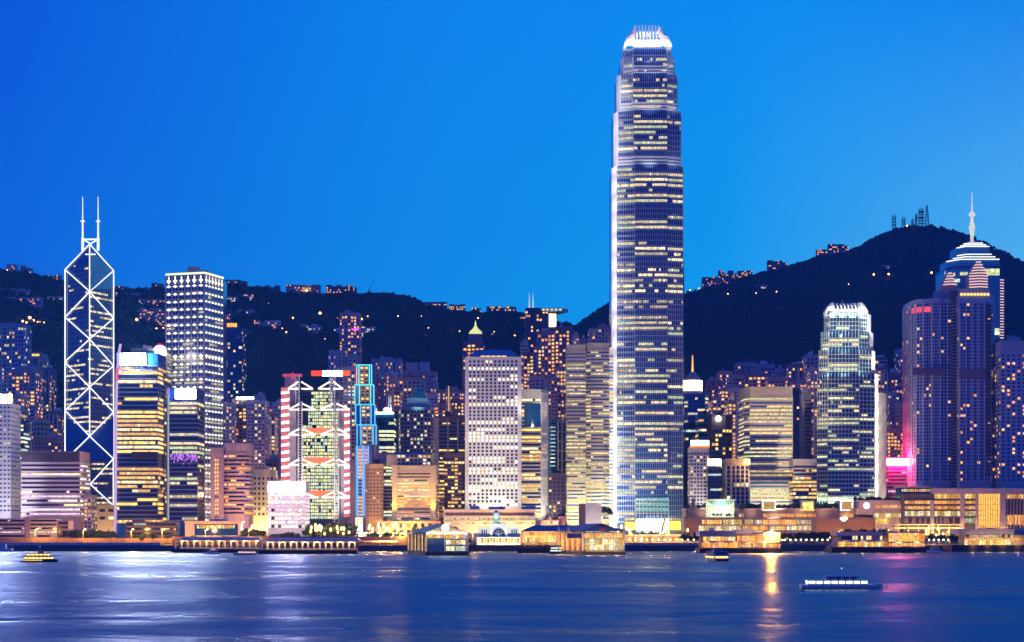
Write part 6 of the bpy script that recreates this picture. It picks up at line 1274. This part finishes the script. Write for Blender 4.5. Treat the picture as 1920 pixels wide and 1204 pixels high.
# ------------------------------------------------------------------ street lamps
def make_lamp():
    p = thing('street_lamp', '', 'street lamp', (0, 0, 0)); m_ = MB(); m_.bar((0, 0, 0), (0, 0, 11.4), .16, n=6, r2=.1); m_.build('pole', [M['steel']], p)
    m_ = MB(); m_.bar((0, 0, 11.3), (1.4, -1.2, 11.9), .08); m_.build('arm', [M['steel']], p)
    m_ = MB(); m_.lathe(1.6, -1.35, [(.3, 11.55), (.62, 11.7), (.62, 12.05), (.3, 12.25)], 10); m_.build('lamp_head', [lampm((1, .62, .18), 4.0)], p)
    l = point(p, (1.6, -1.9, 11.3), 8000, (1, .42, .06), .5); return p
proto = make_lamp(); LP = [(70, 1325, .95), (160, 1325, .95), (201, 1370, .8), (211, 1370, .8), (250, 1325, .95), (308, 1325, .95), (389, 1325, .95), (470, 1325, .95), (715, 1300, .6), (737, 1300, .6), (752, 1330, .7), (890, 1320, .8), (901, 1320, .8), (984, 1330, .9), (1000, 1330, .9), (1183, 1335, .7), (1252, 1335, .7), (1573, 1345, .8), (1612, 1345, .8), (1665, 1345, .9), (1778, 1345, .8), (1447, 1180, 1.02)]
for i, (px, Y, s) in enumerate(LP):
    o = proto if i == 0 else copy_tree(proto); o.location = (X(px, Y) - 1.6 * s, Y, 4 if Y > 1275 else 2.3); o.scale = (s, s, s); o['group'] = 'orange street lamps along the waterfront'
    o['label'] = 'orange street lamp, %s from the left along the waterfront road' % ORD[i] if i < 20 else 'orange street lamp, between the footbridge and the mall wing' if px != 1447 else 'brightest orange street lamp, on the roof side of the broad orange pier'
o.location = (X(1447, 1163) - 1.6, 1163.5, 2.3)
flood(None, (X(1447, 1160), 1160.5, 13.2), (X(1447, 1160) - 30, 1000, 2), 4.5e5, (1, .36, .03), 120, .6, .9)  # extra spot added at the brightest lamp for the orange streak on the water
def park_lamp():
    p = thing('park_lamp', '', 'lamp', (0, 0, 0)); m_ = MB(); m_.bar((0, 0, 0), (0, 0, 5.6), .1, n=6); m_.build('pole', [M['black']], p); m_ = MB(); m_.lathe(0, 0, [(.2, 5.5), (.62, 5.9), (.62, 6.4), (.2, 6.8)], 8); m_.build('lamp_globe', [lampm((1, .55, .12), 2.6)], p); return p
proto = park_lamp(); rg = random.Random(19); k = 0; spots = sorted([(rg.uniform(574, 662), rg.uniform(984, 1001)) for _ in range(18)] + [(rg.uniform(690, 765), rg.uniform(982, 1003)) for _ in range(16)] + [(rg.uniform(1150, 1300), rg.uniform(986, 1000)) for _ in range(18)] + [(rg.uniform(462, 500), rg.uniform(975, 1000)) for _ in range(6)] + [(rg.uniform(1460, 1570), rg.uniform(1005, 1014)) for _ in range(10)] + [(rg.uniform(1700, 1800), rg.uniform(990, 1008)) for _ in range(12)])
TENS = ['', '', 'twenty', 'thirty', 'forty', 'fifty', 'sixty', 'seventy', 'eighty', 'ninety']
def ordw(i):
    if i < 20: return ORD[i]
    t_, u = divmod(i + 1, 10); return (TENS[t_] + '-' + ORD[u - 1]) if u else TENS[t_][:-1] + 'ieth'
for i, (px, py) in enumerate(spots):
    Y = 1352 + rg.uniform(-10, 10); o = proto if i == 0 else copy_tree(proto); z = Z(py, Y); o.location = (X(px, Y), Y, 4); sc = max(.6, (z - 4) / 6.2); o.scale = (1, 1, sc); o['group'] = 'glowing park lamps among the waterfront trees'
    o['label'] = 'small golden globe lamp among the waterfront trees, %s from the left' % ordw(i)
    if i % 4 == 0: point(None, (X(px, Y), Y - 3, z), 2000, (1, .50, .10), .5)
def quay_lamp():
    p = thing('quay_lamp', '', 'lamp', (0, 0, 0)); m_ = MB(); m_.bar((0, 0, 0), (0, 0, 3.6), .07, n=6); m_.build('pole', [M['black']], p); m_ = MB(); m_.lathe(0, 0, [(.15, 3.5), (.42, 3.7), (.42, 4.2), (.15, 4.4)], 8); m_.build('lamp_globe', [lampm((1, .85, .6), 2.2)], p); return p
proto = quay_lamp(); QL = [770 + i * 13 for i in range(0, 2)] + [884 + i * 12 for i in range(8)] + [1180 + i * 11 for i in range(12)] + [1472 + i * 10 for i in range(9)] + [1742 + i * 9 for i in range(5)]
for i, px in enumerate(QL):
    o = proto if i == 0 else copy_tree(proto); o.location = (X(px, 1284), 1284, 4); o['group'] = 'white lamps on the quay edge'; o['label'] = 'small white globe lamp on the quay edge, %s from the left' % ordw(i)
    if i % 4 == 1: point(None, (X(px, 1284), 1283, 8), 350, (1, .8, .5), .4)
# ------------------------------------------------------------------ trees
def make_tree(seed, h=9.0, w=4.2, green='leaf_green', col=(.045, .085, .03)):
    rg = random.Random(seed); p = thing('tree', '', 'tree', (0, 0, 0)); m_ = MB(); m_.bar((0, 0, 0), (.1, .1, h * .42), .28, n=6, r2=.18); lobes = []
    for i in range(7):
        a = rg.uniform(0, 6.28); r = rg.uniform(.2, .75) * w; z = h * rg.uniform(.5, .85); q = (r * math.cos(a), r * math.sin(a), z); m_.bar((.1, .1, h * rg.uniform(.3, .42)), q, .12, n=4, r2=.04); lobes.append((q, rg.uniform(.32, .52) * w))
    m_.build('trunk', [M['trunk']], p); lobes.append(((0, 0, h * .82), w * .5)); m_ = MB()
    for i in range(620):
        c, r = rg.choice(lobes); v = Vector((rg.gauss(0, 1), rg.gauss(0, 1), rg.gauss(0, 1))).normalized() * r * rg.uniform(.55, 1.05); q = Vector(c) + Vector((v.x, v.y, v.z * .75)); s = rg.uniform(.25, .6)
        a = Vector((rg.gauss(0, 1), rg.gauss(0, 1), rg.gauss(0, 1))).normalized() * s; b = a.orthogonal().normalized() * s * .7; m_.face([q - a, q + b, q + a, q - b])
    m_.build('crown', [wallm(green, col, .8, .5, 0, .4, False, .2)], p); return p
TP = [make_tree(100 + i) for i in range(4)]
ROWS = [(122, 216, 11, 1352, 992, 'the cream podium of the lattice tower', 1.1), (240, 340, 8, 1338, 998, 'the dark roofed pavilion', .7), (352, 446, 8, 1328, 1004, 'the grey gallery', .45), (452, 500, 6, 1345, 990, 'the old stone bank', 1.1), (505, 560, 7, 1340, 997, 'the pink lit cube', .8), (572, 662, 11, 1362, 981, 'the bank with trusses', 1.35), (684, 760, 8, 1338, 997, 'the dazzling stalls', 1.0),
        (770, 860, 5, 1330, 984, 'the long white building by the clock pier', 1.0), (880, 975, 7, 1262, 1006, 'the white clock terminal', .7), (1172, 1276, 11, 1338, 996, 'the supertall lobby', .75), (1278, 1312, 5, 1300, 999, 'the pink end wall of the shopping terrace', 1.2), (1470, 1572, 11, 1330, 996, 'the arch wall', 1.15), (1575, 1665, 8, 1338, 990, 'the mall wing with the disc sign', .9), (1736, 1806, 8, 1300, 1000, 'the footbridge', .9),
        (1388, 1428, 5, 1416, 941, 'terrace planting left of the dim framed pavilion', .95), (1456, 1502, 7, 1416, 943, 'terrace planting between two framed pavilions', .85), (1528, 1574, 7, 1416, 942, 'terrace planting right of the bright framed pavilion', .85), (1602, 1690, 10, 1402, 930, 'roof planting over the disc sign', .7), (1284, 1322, 4, 1420, 944, 'terrace planting by the pointed tent', .7), (1334, 1380, 6, 1399, 962, 'planting before the glass pavilion', .4), (1128, 1146, 3, 1420, 950, 'planting beside the white windowless block', 1.0)]
rg = random.Random(33); nt_ = 0
for a, b, n, Y, ytop, where, s in ROWS:
    for i in range(n):
        o = TP[nt_] if nt_ < 4 else copy_tree(TP[rg.randrange(4)]); nt_ += 1
        px = a + (b - a) * (i + rg.uniform(.2, .8)) / n; yy = Y + rg.uniform(-4, 4); zt_ = Z(ytop + rg.uniform(-1, 4), yy); zb_ = 4.0
        if ytop < 975: zb_ = zt_ - 8.6 * s
        hh = (zt_ - zb_) / 9.0 * 1.0; ww = s * rg.uniform(.8, 1.15)
        o.location = (X(px, yy), yy, zb_); o.scale = (ww, ww, max(.35, hh)); o.rotation_euler = (0, 0, rg.uniform(0, 6)); o['group'] = 'trees along the waterfront and terraces'
        o['label'] = '%s tree from the left before %s' % (ORD[i], where) if 'plant' not in where else '%s tree from the left in the %s' % (ORD[i], where)
def hedge(label, a, b, Y, h, col, name='hedge', z=4.0):
    rg = random.Random(int(a)); m_ = MB(); x0, x1 = X(a, Y), X(b, Y); n = int((x1 - x0) * 22)
    for _ in range(n):
        c = Vector((rg.uniform(x0, x1), Y + rg.uniform(-1, 1), z + rg.random() ** .7 * h * (.7 + .3 * math.sin(_ * .37)))); s = rg.uniform(.18, .42); q = Vector((rg.gauss(0, 1), rg.gauss(0, 1), rg.gauss(0, 1))).normalized() * s; w = q.orthogonal().normalized() * s; m_.face([c - q, c + w, c + q, c - w])
    solo(name, label, 'hedge', m_, [wallm('hedge_' + col, dict(g=(.06, .13, .04), o=(.10, .10, .03))[col], .8, .4, 0, .5, False)])
hedge('bright green hedge below the white clock terminal', 878, 974, 1277, 3.0, 'g', z=3.9); hedge('green hedge along the blue roofed walkway', 976, 1036, 1176, 3.2, 'g', z=3.2); hedge('olive hedge lit orange in front of the glowing arcade', 1176, 1308, 1286, 2.4, 'o'); hedge('olive hedge along the left hoarding', 10, 320, 1330, 3.2, 'o'); hedge('olive hedge behind the covered piers', 322, 680, 1322, 3.4, 'o'); hedge('planting on the roof edge above the disc sign', 1602, 1690, 1397, 1.4, 'o', z=Z(938, 1397)); hedge('planting along the upper shopping terrace', 1380, 1600, 1411, 1.3, 'o', z=Z(954.5, 1411))
# ------------------------------------------------------------------ hillside houses, lamps, masts
HG = 'houses on the hillside'
def house(label, px0, px1, py0, py1, wall='mauve', lit=.3, palk='O', fl=3.5, name='hillside_block', dY=0, notchd=False, bright=1):
    wall = 'pale' if wall == 'blue' else wall; pm = (px0 + px1) / 2; Y = hill_hit(pm, py1 - 1) + dY; rg = random.Random(int(px0 * 7 + py0)); w = X(px1, Y) - X(px0, Y); zb = Z(py1, Y); zt = Z(py0, Y)
    p = thing(name, label, 'building', (X(pm, Y), Y, zb), HG); mb = MB(); n = max(1, int((px1 - px0) / 9))
    zs = [zt - rg.uniform(0, .28) * (zt - zb) * (1 if i % 2 else .2) for i in range(n)]
    for i in range(n):
        a, b = px0 + (px1 - px0) * i / n, px0 + (px1 - px0) * (i + 1) / n; yo = (i % 2) * 1.5; mb.box(X(a, Y), X(b, Y) - .02, Y + yo, Y + 14, zb - 14, zs[i])
    mb.build('wall', [M[wall]], p); nfl = max(1, int((py1 - py0) / fl)); mats = [M['gld']] + pal(palk); rest = MB(); k = 0
    for i in range(n):
        a, b = px0 + (px1 - px0) * i / n, px0 + (px1 - px0) * (i + 1) / n; yo = Y + (i % 2) * 1.5 - .1
        for j in range(nfl):
            z = zb + (zt - zb) * (j + .25) / nfl
            if z + 2 > zs[i]: continue
            nb = max(1, int((b - a) / 3))
            for c in range(nb):
                u0, u1 = a + (b - a) * (c + .2) / nb, a + (b - a) * (c + .8) / nb; q = [(X(u0, Y), yo, z), (X(u1, Y), yo, z), (X(u1, Y), yo, z + (zt - zb) / nfl * .55), (X(u0, Y), yo, z + (zt - zb) / nfl * .55)]
                if rg.random() < lit:
                    m_ = MB(); m_.face(q); m_.build('window', [rg.choice(mats[1:])], p)
                else: rest.face(q)
    rest.build('window', [M['gld']], p, kind='stuff')
    return p
HS = [
 ('grey apartment block highest on the far left ridge', 12, 30, 494, 512, 'blue', .12), ('second grey block on the far left ridge with a lit porch', 38, 58, 497, 516, 'mauve', .18), ('low flat house on the ridge just left of the lattice tower', 83, 112, 515, 525, 'mauved', .35),
 ('long terrace of pale flats, upper of two rows at the far left', 0, 54, 541, 556, 'mauve', .12), ('long terrace of villas with lit porches, lower of two rows at the far left', 0, 76, 556, 571, 'mauve', .25), ('twin pale villas left of the lattice tower', 89, 117, 555, 570, 'blue', .3), ('pink lit house tucked behind the left edge of the lattice tower', 106, 121, 535, 549, 'pink', .3),
 ('glowing orange terraced house right of the lattice tower', 217, 247, 548, 561, 'tan', .85), ('stepped pale houses running down right of the glowing orange house', 248, 262, 549, 566, 'mauve', .3), ('row of pink lit terraced houses left of the silver grid tower', 260, 309, 560, 578, 'pink', .45), ('broad lilac apartment block beneath the pink terraced houses', 262, 311, 577, 612, 'mauve', .2), ('dark block on the ridge left of the silver grid tower', 284, 305, 530, 544, 'mauved', .08), ('long flat roof on the ridge right of the lattice tower', 216, 240, 536, 545, 'mauved', .1),
 ('flat house with lit rooms on the ridge beside the grid tower roof', 420, 462, 524, 535, 'mauved', .35), ('cream villa lit brightly right of the grid tower', 420, 444, 554, 574, 'mauve', .45, 'W'), ('small pale villa right of the cream lit villa', 453, 475, 552, 564, 'blue', .3), ('low pale villa with one glowing window below the cream villa', 444, 475, 580, 592, 'blue', .2), ('dark narrow block behind the orange crowned tower', 421, 432, 578, 606, 'mauved', .2),
 ('three pale linked houses with a lit lower wall', 476, 525, 600, 616, 'blue', .22), ('pale teal apartment block alone on the dark slope', 565, 603, 607, 631, 'blue', .25, 'W'), ('small house in ruins of light near the pale teal block', 447, 472, 616, 630, 'mauved', .12),
 ('long dim house on the ridge line, left of the lit ridge mansions', 478, 524, 535, 546, 'mauved', .03), ('pale ridge mansion with orange lights, first of the lit ridge mansions', 536, 562, 533, 546, 'mauve', .3), ('orange lit ridge mansion, second of the lit ridge mansions', 563, 583, 534, 547, 'tan', .6), ('pink ridge mansion, third of the lit ridge mansions', 584, 600, 533, 548, 'pink', .4), ('dark broad ridge mansion with lit rows, last of the lit ridge mansions', 612, 668, 534, 550, 'mauved', .4),
 ('low long lit block on the ridge at the start of the orange lit stretch', 792, 838, 566, 573, 'mauved', .6), ('orange lit ridge block in the middle of the orange lit stretch', 842, 872, 570, 582, 'tan', .75), ('small yellow lit house between ridge blocks', 884, 902, 576, 586, 'tan', .7, 'Y'), ('long low orange lit house near the end of the ridge', 912, 968, 574, 584, 'mauved', .6), ('pointed orange lit house touching the winged roof tower', 975, 986, 590, 606, 'brown', .8), ('yellow lit house below the ridge, left of the winged roof tower', 932, 958, 598, 608, 'tan', .7, 'Y'), ('small golden house cluster right of the green lit crown', 912, 928, 620, 629, 'tan', .6, 'Y'), ('small pink lit hut left of the green lit crown', 852, 866, 629, 637, 'pink', .5),
 ('pale apartment block left of the tall slab above the bank', 626, 640, 614, 636, 'blue', .2), ('pale apartment block with lit corner right of the tall slab above the bank', 675, 704, 612, 632, 'blue', .35, 'W'),
 ('lit block at the bottom of the peak skyline, first from the supertall', 1317, 1346, 519, 540, 'mauved', .25), ('wide lit mansion block climbing the peak skyline', 1348, 1411, 507, 532, 'mauved', .35), ('square dark block with roof lights on the peak skyline', 1440, 1476, 488, 505, 'mauved', .25), ('small lit block high on the peak skyline', 1532, 1551, 467, 479, 'mauved', .5), ('upper block high on the peak skyline beside the bare summit', 1554, 1592, 457, 474, 'mauved', .3), ('pale long villa alone high on the peak slope', 1654, 1680, 497, 504, 'blue', .2, 'W'), ('white lit villa on the lower peak slope', 1416, 1440, 534, 545, 'blue', .4, 'W'), ('dim villa on the lower peak slope', 1364, 1390, 538, 546, 'mauved', .1)]
for h in HS: house(*h)
p, po, _, _ = res('tall pale slab tower with a stepped top on the slope above the bank', 2080, [(637, 3), (645, 3), (645.01, 0), (652, 0), (652.01, 4), (674, 4)], 587, wall='mauve', lit=.22, fp=6, pal_='O', yb=720, cap=60)
mb = MB(); mb.box(X(645, 2084), X(656, 2084), 2084, 2094, Z(588, 2084), Z(582, 2084)); mb.bar((X(651, 2086), 2086, Z(582, 2086)), (X(651, 2086), 2086, Z(574, 2086)), .25); mb.build('roof_box', [M['mauve']], p)
mb = MB(); mb.box(X(659, 2082), X(673, 2082), 2083.2, 2083.8, Z(619, 2082), Z(615.5, 2082)); mb.build('pink_lit_floor', [litm((1, .1, .75), 1.0)], p)
p, po, _, _ = res('short round lilac tower with white columns left of the tall pale slab', 2000, [(616, 5), (620, 1), (630, 0), (640, 1), (645, 5)], 656, wall='mauve', lit=.06, fp=6, yb=720, plant=None)
mb = MB()
for i in range(4): mb.bar((X(620 + i * 6.5, 2000), 1999.5, Z(700, 2000)), (X(620 + i * 6.5, 2000), 1999.5, Z(660, 2000)), .45, n=6)
mb.build('white_columns_grille', [M['white']], p)
def hill_lamp():
    p = thing('hillside_lamp', '', 'lamp', (0, 0, 0)); m_ = MB(); m_.bar((0, 0, -6), (0, 0, 8), .2); m_.build('pole', [M['black']], p); m_ = MB(); m_.lathe(0, 0, [(.3, 7.2), (1.0, 7.7), (1.0, 8.6), (.3, 9.1)], 8); m_.build('lamp_globe', [lampm((1, .42, .10), 2.6)], p); return p
proto = hill_lamp(); HLP = [(45, 606, 1.2), (52, 606, 1), (58, 605, 1.7), (65, 604, 1.2), (72, 605, .9), (78, 605.5, .9), (85, 606, .7), (92, 606.5, .7), (99, 607, .6), (106, 607.5, .6), (2, 520, 1.3), (16, 508, .7), (24, 513, .7), (258, 606, 1.5), (295, 617, .8), (285, 619, .7), (308, 616, .7), (601, 594, 1.6), (633, 598, .8), (550, 597, .9), (572, 590, .5), (678, 604, 1.5), (690, 594, .6), (747, 594, .6), (790, 594, .7), (826, 594, .5), (804, 616, .6), (796, 631, .9), (838, 619, .6), (844, 622, .7), (855, 614, .6), (862, 622, .5), (876, 613, .8), (896, 598, .9), (920, 604, .8), (910, 596, .7), (948, 622, .7), (955, 626, .6), (965, 630, .7), (524, 610, .9), (530, 617, .7), (538, 624, .8), (610, 637, .7), (618, 640, .6), (700, 628, .6), (470, 548, .9), (505, 570, .6), (425, 546, .6), (488, 545, .5), (576, 546, 1.3), (1364, 552, .7), (1380, 556, .8), (1417, 551, .7), (1455, 548, .7), (1488, 550, 1.1), (1521, 545, 1.1), (1520, 541, .5), (1590, 534, .6), (1637, 518, 1.2), (1665, 517, 1.3), (1745, 514, 1.2), (1763, 516, 1.1), (1906, 525, 1.1), (1699, 425, 1.3), (1350, 535, .9), (1338, 540, .8), (74, 745, 1), (100, 743, .9), (120, 755, .8), (1293, 545, .6), (1310, 542, .7)]
HLP.sort()
for i, (px, py, s) in enumerate(HLP):
    Y = hill_hit(px, py + 4); o = proto if i == 0 else copy_tree(proto); z = Z(py, Y) - 8 * s; o.location = (X(px, Y), Y - 6, max(z, hillz(px, Y) - 6)); o.scale = (s, s, s); o['group'] = 'orange lamps dotted over the dark hills'
    o['label'] = 'tiny orange lamp on the dark hillside, %s from the left' % ordw(i)
MG = 'radio masts on the peak'
def lattice(label, px, py0, py1, w, kind):
    Y = 3140; z0, z1 = Z(py1 + 4, Y), Z(py0, Y); xc = X(px, Y); p = thing('radio_mast', label, 'radio mast', (xc, Y, z0), MG); mb = MB(); wt = w if kind != 'spire' else .8; n = max(3, int((z1 - z0) / 4.5))
    for sx in (-1, 1):
        for sy in (-1, 1): mb.bar((xc + sx * w, Y + sy * w, z0), (xc + sx * wt, Y + sy * wt, z1), .38)
    for k in range(n + 1):
        z = z0 + (z1 - z0) * k / n; ww = w + (wt - w) * k / n
        for sy in (-1, 1): mb.bar((xc - ww, Y + sy * ww, z), (xc + ww, Y + sy * ww, z), .3)
        if k < n:
            w2 = w + (wt - w) * (k + 1) / n; zn = z0 + (z1 - z0) * (k + 1) / n; mb.bar((xc - ww, Y - ww, z), (xc + w2, Y - w2, zn), .28); mb.bar((xc + ww, Y - ww, z), (xc - w2, Y - w2, zn), .28)
    mb.build('lattice', [M['black']], p)
    mb = MB()
    if kind == 'drum':
        for k in range(3, n, 2): z = z0 + (z1 - z0) * k / n; mb.lathe(xc, Y, [(w * 1.5, z - 1.2), (w * 1.5, z + 1.2)], 10)
    if kind in ('grid', 'drum'): 
        for k in range(1, n): z = z0 + (z1 - z0) * k / n; mb.box(xc - w * 1.3, xc + w * 1.3, Y - w - .8, Y - w, z - .6, z + .6)
    mb.bar((xc, Y, z1), (xc, Y, z1 + 6), .3, n=4, r2=.1); mb.build('antenna', [M['black']], p)
lattice('short broad lattice mast, farthest left on the peak', 1676, 405, 424, 2.6, 'grid'); lattice('stubby lattice mast right of the short broad one on the peak', 1694, 409, 422, 2.4, 'grid'); lattice('small cross shaped mast in the middle of the peak', 1711, 412, 423, 1.4, 'grid'); lattice('thin mast left of the tallest drum mast on the peak', 1718, 402, 422, 1.4, 'drum'); lattice('thick drum mast with stacked dishes on the peak', 1727, 392, 421, 3.2, 'drum'); lattice('tapering spire mast, tallest and rightmost on the peak', 1738, 386, 421, 3.6, 'spire')
mb = MB(); Yc = 2640; mb.bar((X(692, Yc), Yc, Z(552, Yc)), (X(693, Yc), Yc, Z(541, Yc)), .6); mb.bar((X(690, Yc), Yc, Z(548, Yc)), (X(701, Yc), Yc, Z(522, Yc)), .55, r2=.3); solo('tower_crane', 'thin tilted crane jib on the ridge left of the bare hilltop', 'crane', mb, [M['steel']])
# ------------------------------------------------------------------ boats
def boat(name, label, cat, px, yw, L, B, zdeck, tiers, head, hullm, cabm, lights, stripe=None, dz=0):
    """a hull pointed at the bow, then cabins set back deck by deck; head: direction of the bow in degrees"""
    Y = F * CH / (yw - HY); p = thing(name, label, cat, (0, 0, 0)); mb = MB(); st = 9; rings = []
    for i in range(st + 1):
        t = i / st; x = -L / 2 + L * t; w = B / 2 * (1 if t < .62 else max(.04, 1 - ((t - .62) / .38) ** 2)) * (.85 + .15 * min(1, t * 6)); sheer = zdeck * (1 + .35 * max(0, t - .55) ** 1.5 * 2)
        k = len(mb.v); mb.v += [(x, -w * .7, -.5), (x, -w, sheer * .45), (x, -w, sheer), (x, w, sheer), (x, w, sheer * .45), (x, w * .7, -.5)]; rings.append(k)
    for a, b in zip(rings, rings[1:]):
        for j in range(5): mb.f.append((a + j, b + j, b + j + 1, a + j + 1)); mb.m.append(0)
    mb.f.append(tuple(rings[0] + j for j in range(6))); mb.f.append(tuple(rings[-1] + j for j in range(6))[::-1]); mb.m += [0, 0]
    ORG[p.name] = Vector((0, 0, 0)); mb.build('hull', [M[hullm]], p); z = zdeck
    if stripe: m_ = MB(); m_.box(-L * .47, L * .1, -B / 2 - .06, B / 2 + .06, zdeck * .7, zdeck * .92); m_.build('hull_stripe', [stripe], p)
    for (a, b, h, wf, kind) in tiers:
        w = B / 2 * wf; m_ = MB(); m_.box(L * a, L * b, -w, w, z - .02, z + h); c = m_.build('cabin', [M[cabm]], p)
        n = max(2, int(L * (b - a) / 1.7)); m_ = MB()
        for i in range(n):
            x0, x1 = L * a + L * (b - a) * (i + .12) / n, L * a + L * (b - a) * (i + .88) / n
            m_.box(x0, x1, -w - .05, w + .05, z + h * .3, z + h * .78)
        m_.box(L * a - .05, L * b + .05, -w * .85, w * .85, z + h * .3, z + h * .78); m_.build('lit_glazing' if kind else 'glazing', [lights if kind else M['gld']], c)
        m_ = MB(); m_.box(L * a - .4, L * b + .5, -w - .25, w + .25, z + h, z + h + .14); m_.build('deck_roof', [M[cabm]], c); z += h + .14
    m_ = MB(); m_.bar((0, 0, z), (0, 0, z + 1.8), .07); m_.bar((0, -.7, z + 1.2), (0, .7, z + 1.2), .05); m_.build('mast', [M['white']], p)
    m_ = MB(); m_.lathe(0, 0, [(.1, z + 1.7), (.16, z + 1.85), (.1, z + 2.0)], 6); m_.build('mast_light', [lampm((1, .9, .7), 1.5)], p)
    o = p; o.location = (X(px, Y), Y, dz); o.rotation_euler = (0, 0, R(head)); return p
boat('ferry', 'yellow lit double deck ferry under way at the lower left', 'ferry', 75, 1054, 16, 5, 1.1, ((-.42, .34, 1.5, .92, 1), (-.36, .24, 1.2, .8, 1), (-.05, .1, .9, .5, 0)), 0, 'hull', 'teal', litm(YEL, 1.6, .4), litm(YEL, 1.4, .2))
boat('ferry', 'blue and yellow lit ferry seen end on, left of the orange reflection', 'ferry', 1344, 1052, 24, 7.4, 1.0, ((-.44, .38, 1.7, .95, 1), (-.4, .32, 1.5, .9, 0), (-.1, .1, .8, .5, 0)), 96, 'hull', 'blue', litm(YEL, 1.5, .5))
boat('fast_ferry', 'long low white fast ferry with a lit deck in open water at the right', 'ferry', 1578, 1104, 20, 5, 1.0, ((-.42, .30, 1.15, .9, 1), (-.2, .18, .7, .7, 0)), 0, 'boat', 'boat', litm((.8, 1, .85), 2.2, .4))
boat('police_launch', 'small white launch with a red light moored under the left covered pier', 'boat', 397, 1039, 12, 3.6, 1.0, ((-.28, .18, 1.3, .8, 0), (-.16, .04, .9, .6, 1)), 180, 'boat', 'boat', litm((1, .3, .5), 1.3, .3))
boat('harbour_cruiser', 'white cruiser with orange lit windows between the two covered piers', 'boat', 459, 1041, 14, 4.2, 1.0, ((-.42, .26, 1.3, .9, 1), (-.3, .12, 1.0, .75, 0)), 180, 'boat', 'blue', litm((1, .5, .2), 1.2, .5))
boat('ferry', 'small dark ferry with lit decks beside the golden ferry pier', 'ferry', 1048, 1038.5, 15, 6.5, 1.1, ((-.42, .36, 1.6, .95, 1), (-.38, .3, 1.4, .9, 1), (-.1, .1, .9, .5, 0)), 60, 'hull', 'teal', litm((.85, .95, .7), .9, .6))
boat('motor_yacht', 'white motor boat moored right of the tall orange glass pier', 'boat', 1751, 1036.5, 9.5, 3.4, 1.4, ((-.4, .2, 1.7, .85, 0), (-.3, .05, 1.2, .65, 0)), 180, 'boat', 'boat', litm(WARM, 1))
mb = MB(); mb.box(X(0, 1262), X(26, 1262), 1255, 1262, -.4, 2.2); mb.box(X(3, 1262), X(14, 1262), 1257, 1261, 2.2, 5); solo('work_barge', 'blue work barge moored against the quay at the far left', 'barge', mb, [M['blue']])
# ------------------------------------------------------------------ haze over the harbour
mb = MB(); mb.box(-6300, 6300, -3100, 4300, -6, 720)
def hazem():
    m, nt, out = new_mat('haze_air'); v = nt.nodes.new('ShaderNodeVolumePrincipled'); v.inputs['Color'].default_value = (.13, .43, 1, 1); v.inputs['Density'].default_value = HAZE; v.inputs['Anisotropy'].default_value = 0
    nt.links.new(v.outputs[0], out.inputs['Volume']); m.cycles.homogeneous_volume = True; return m
HAZE = 9.5e-5
mb.build('haze', [hazem()], kind='stuff')
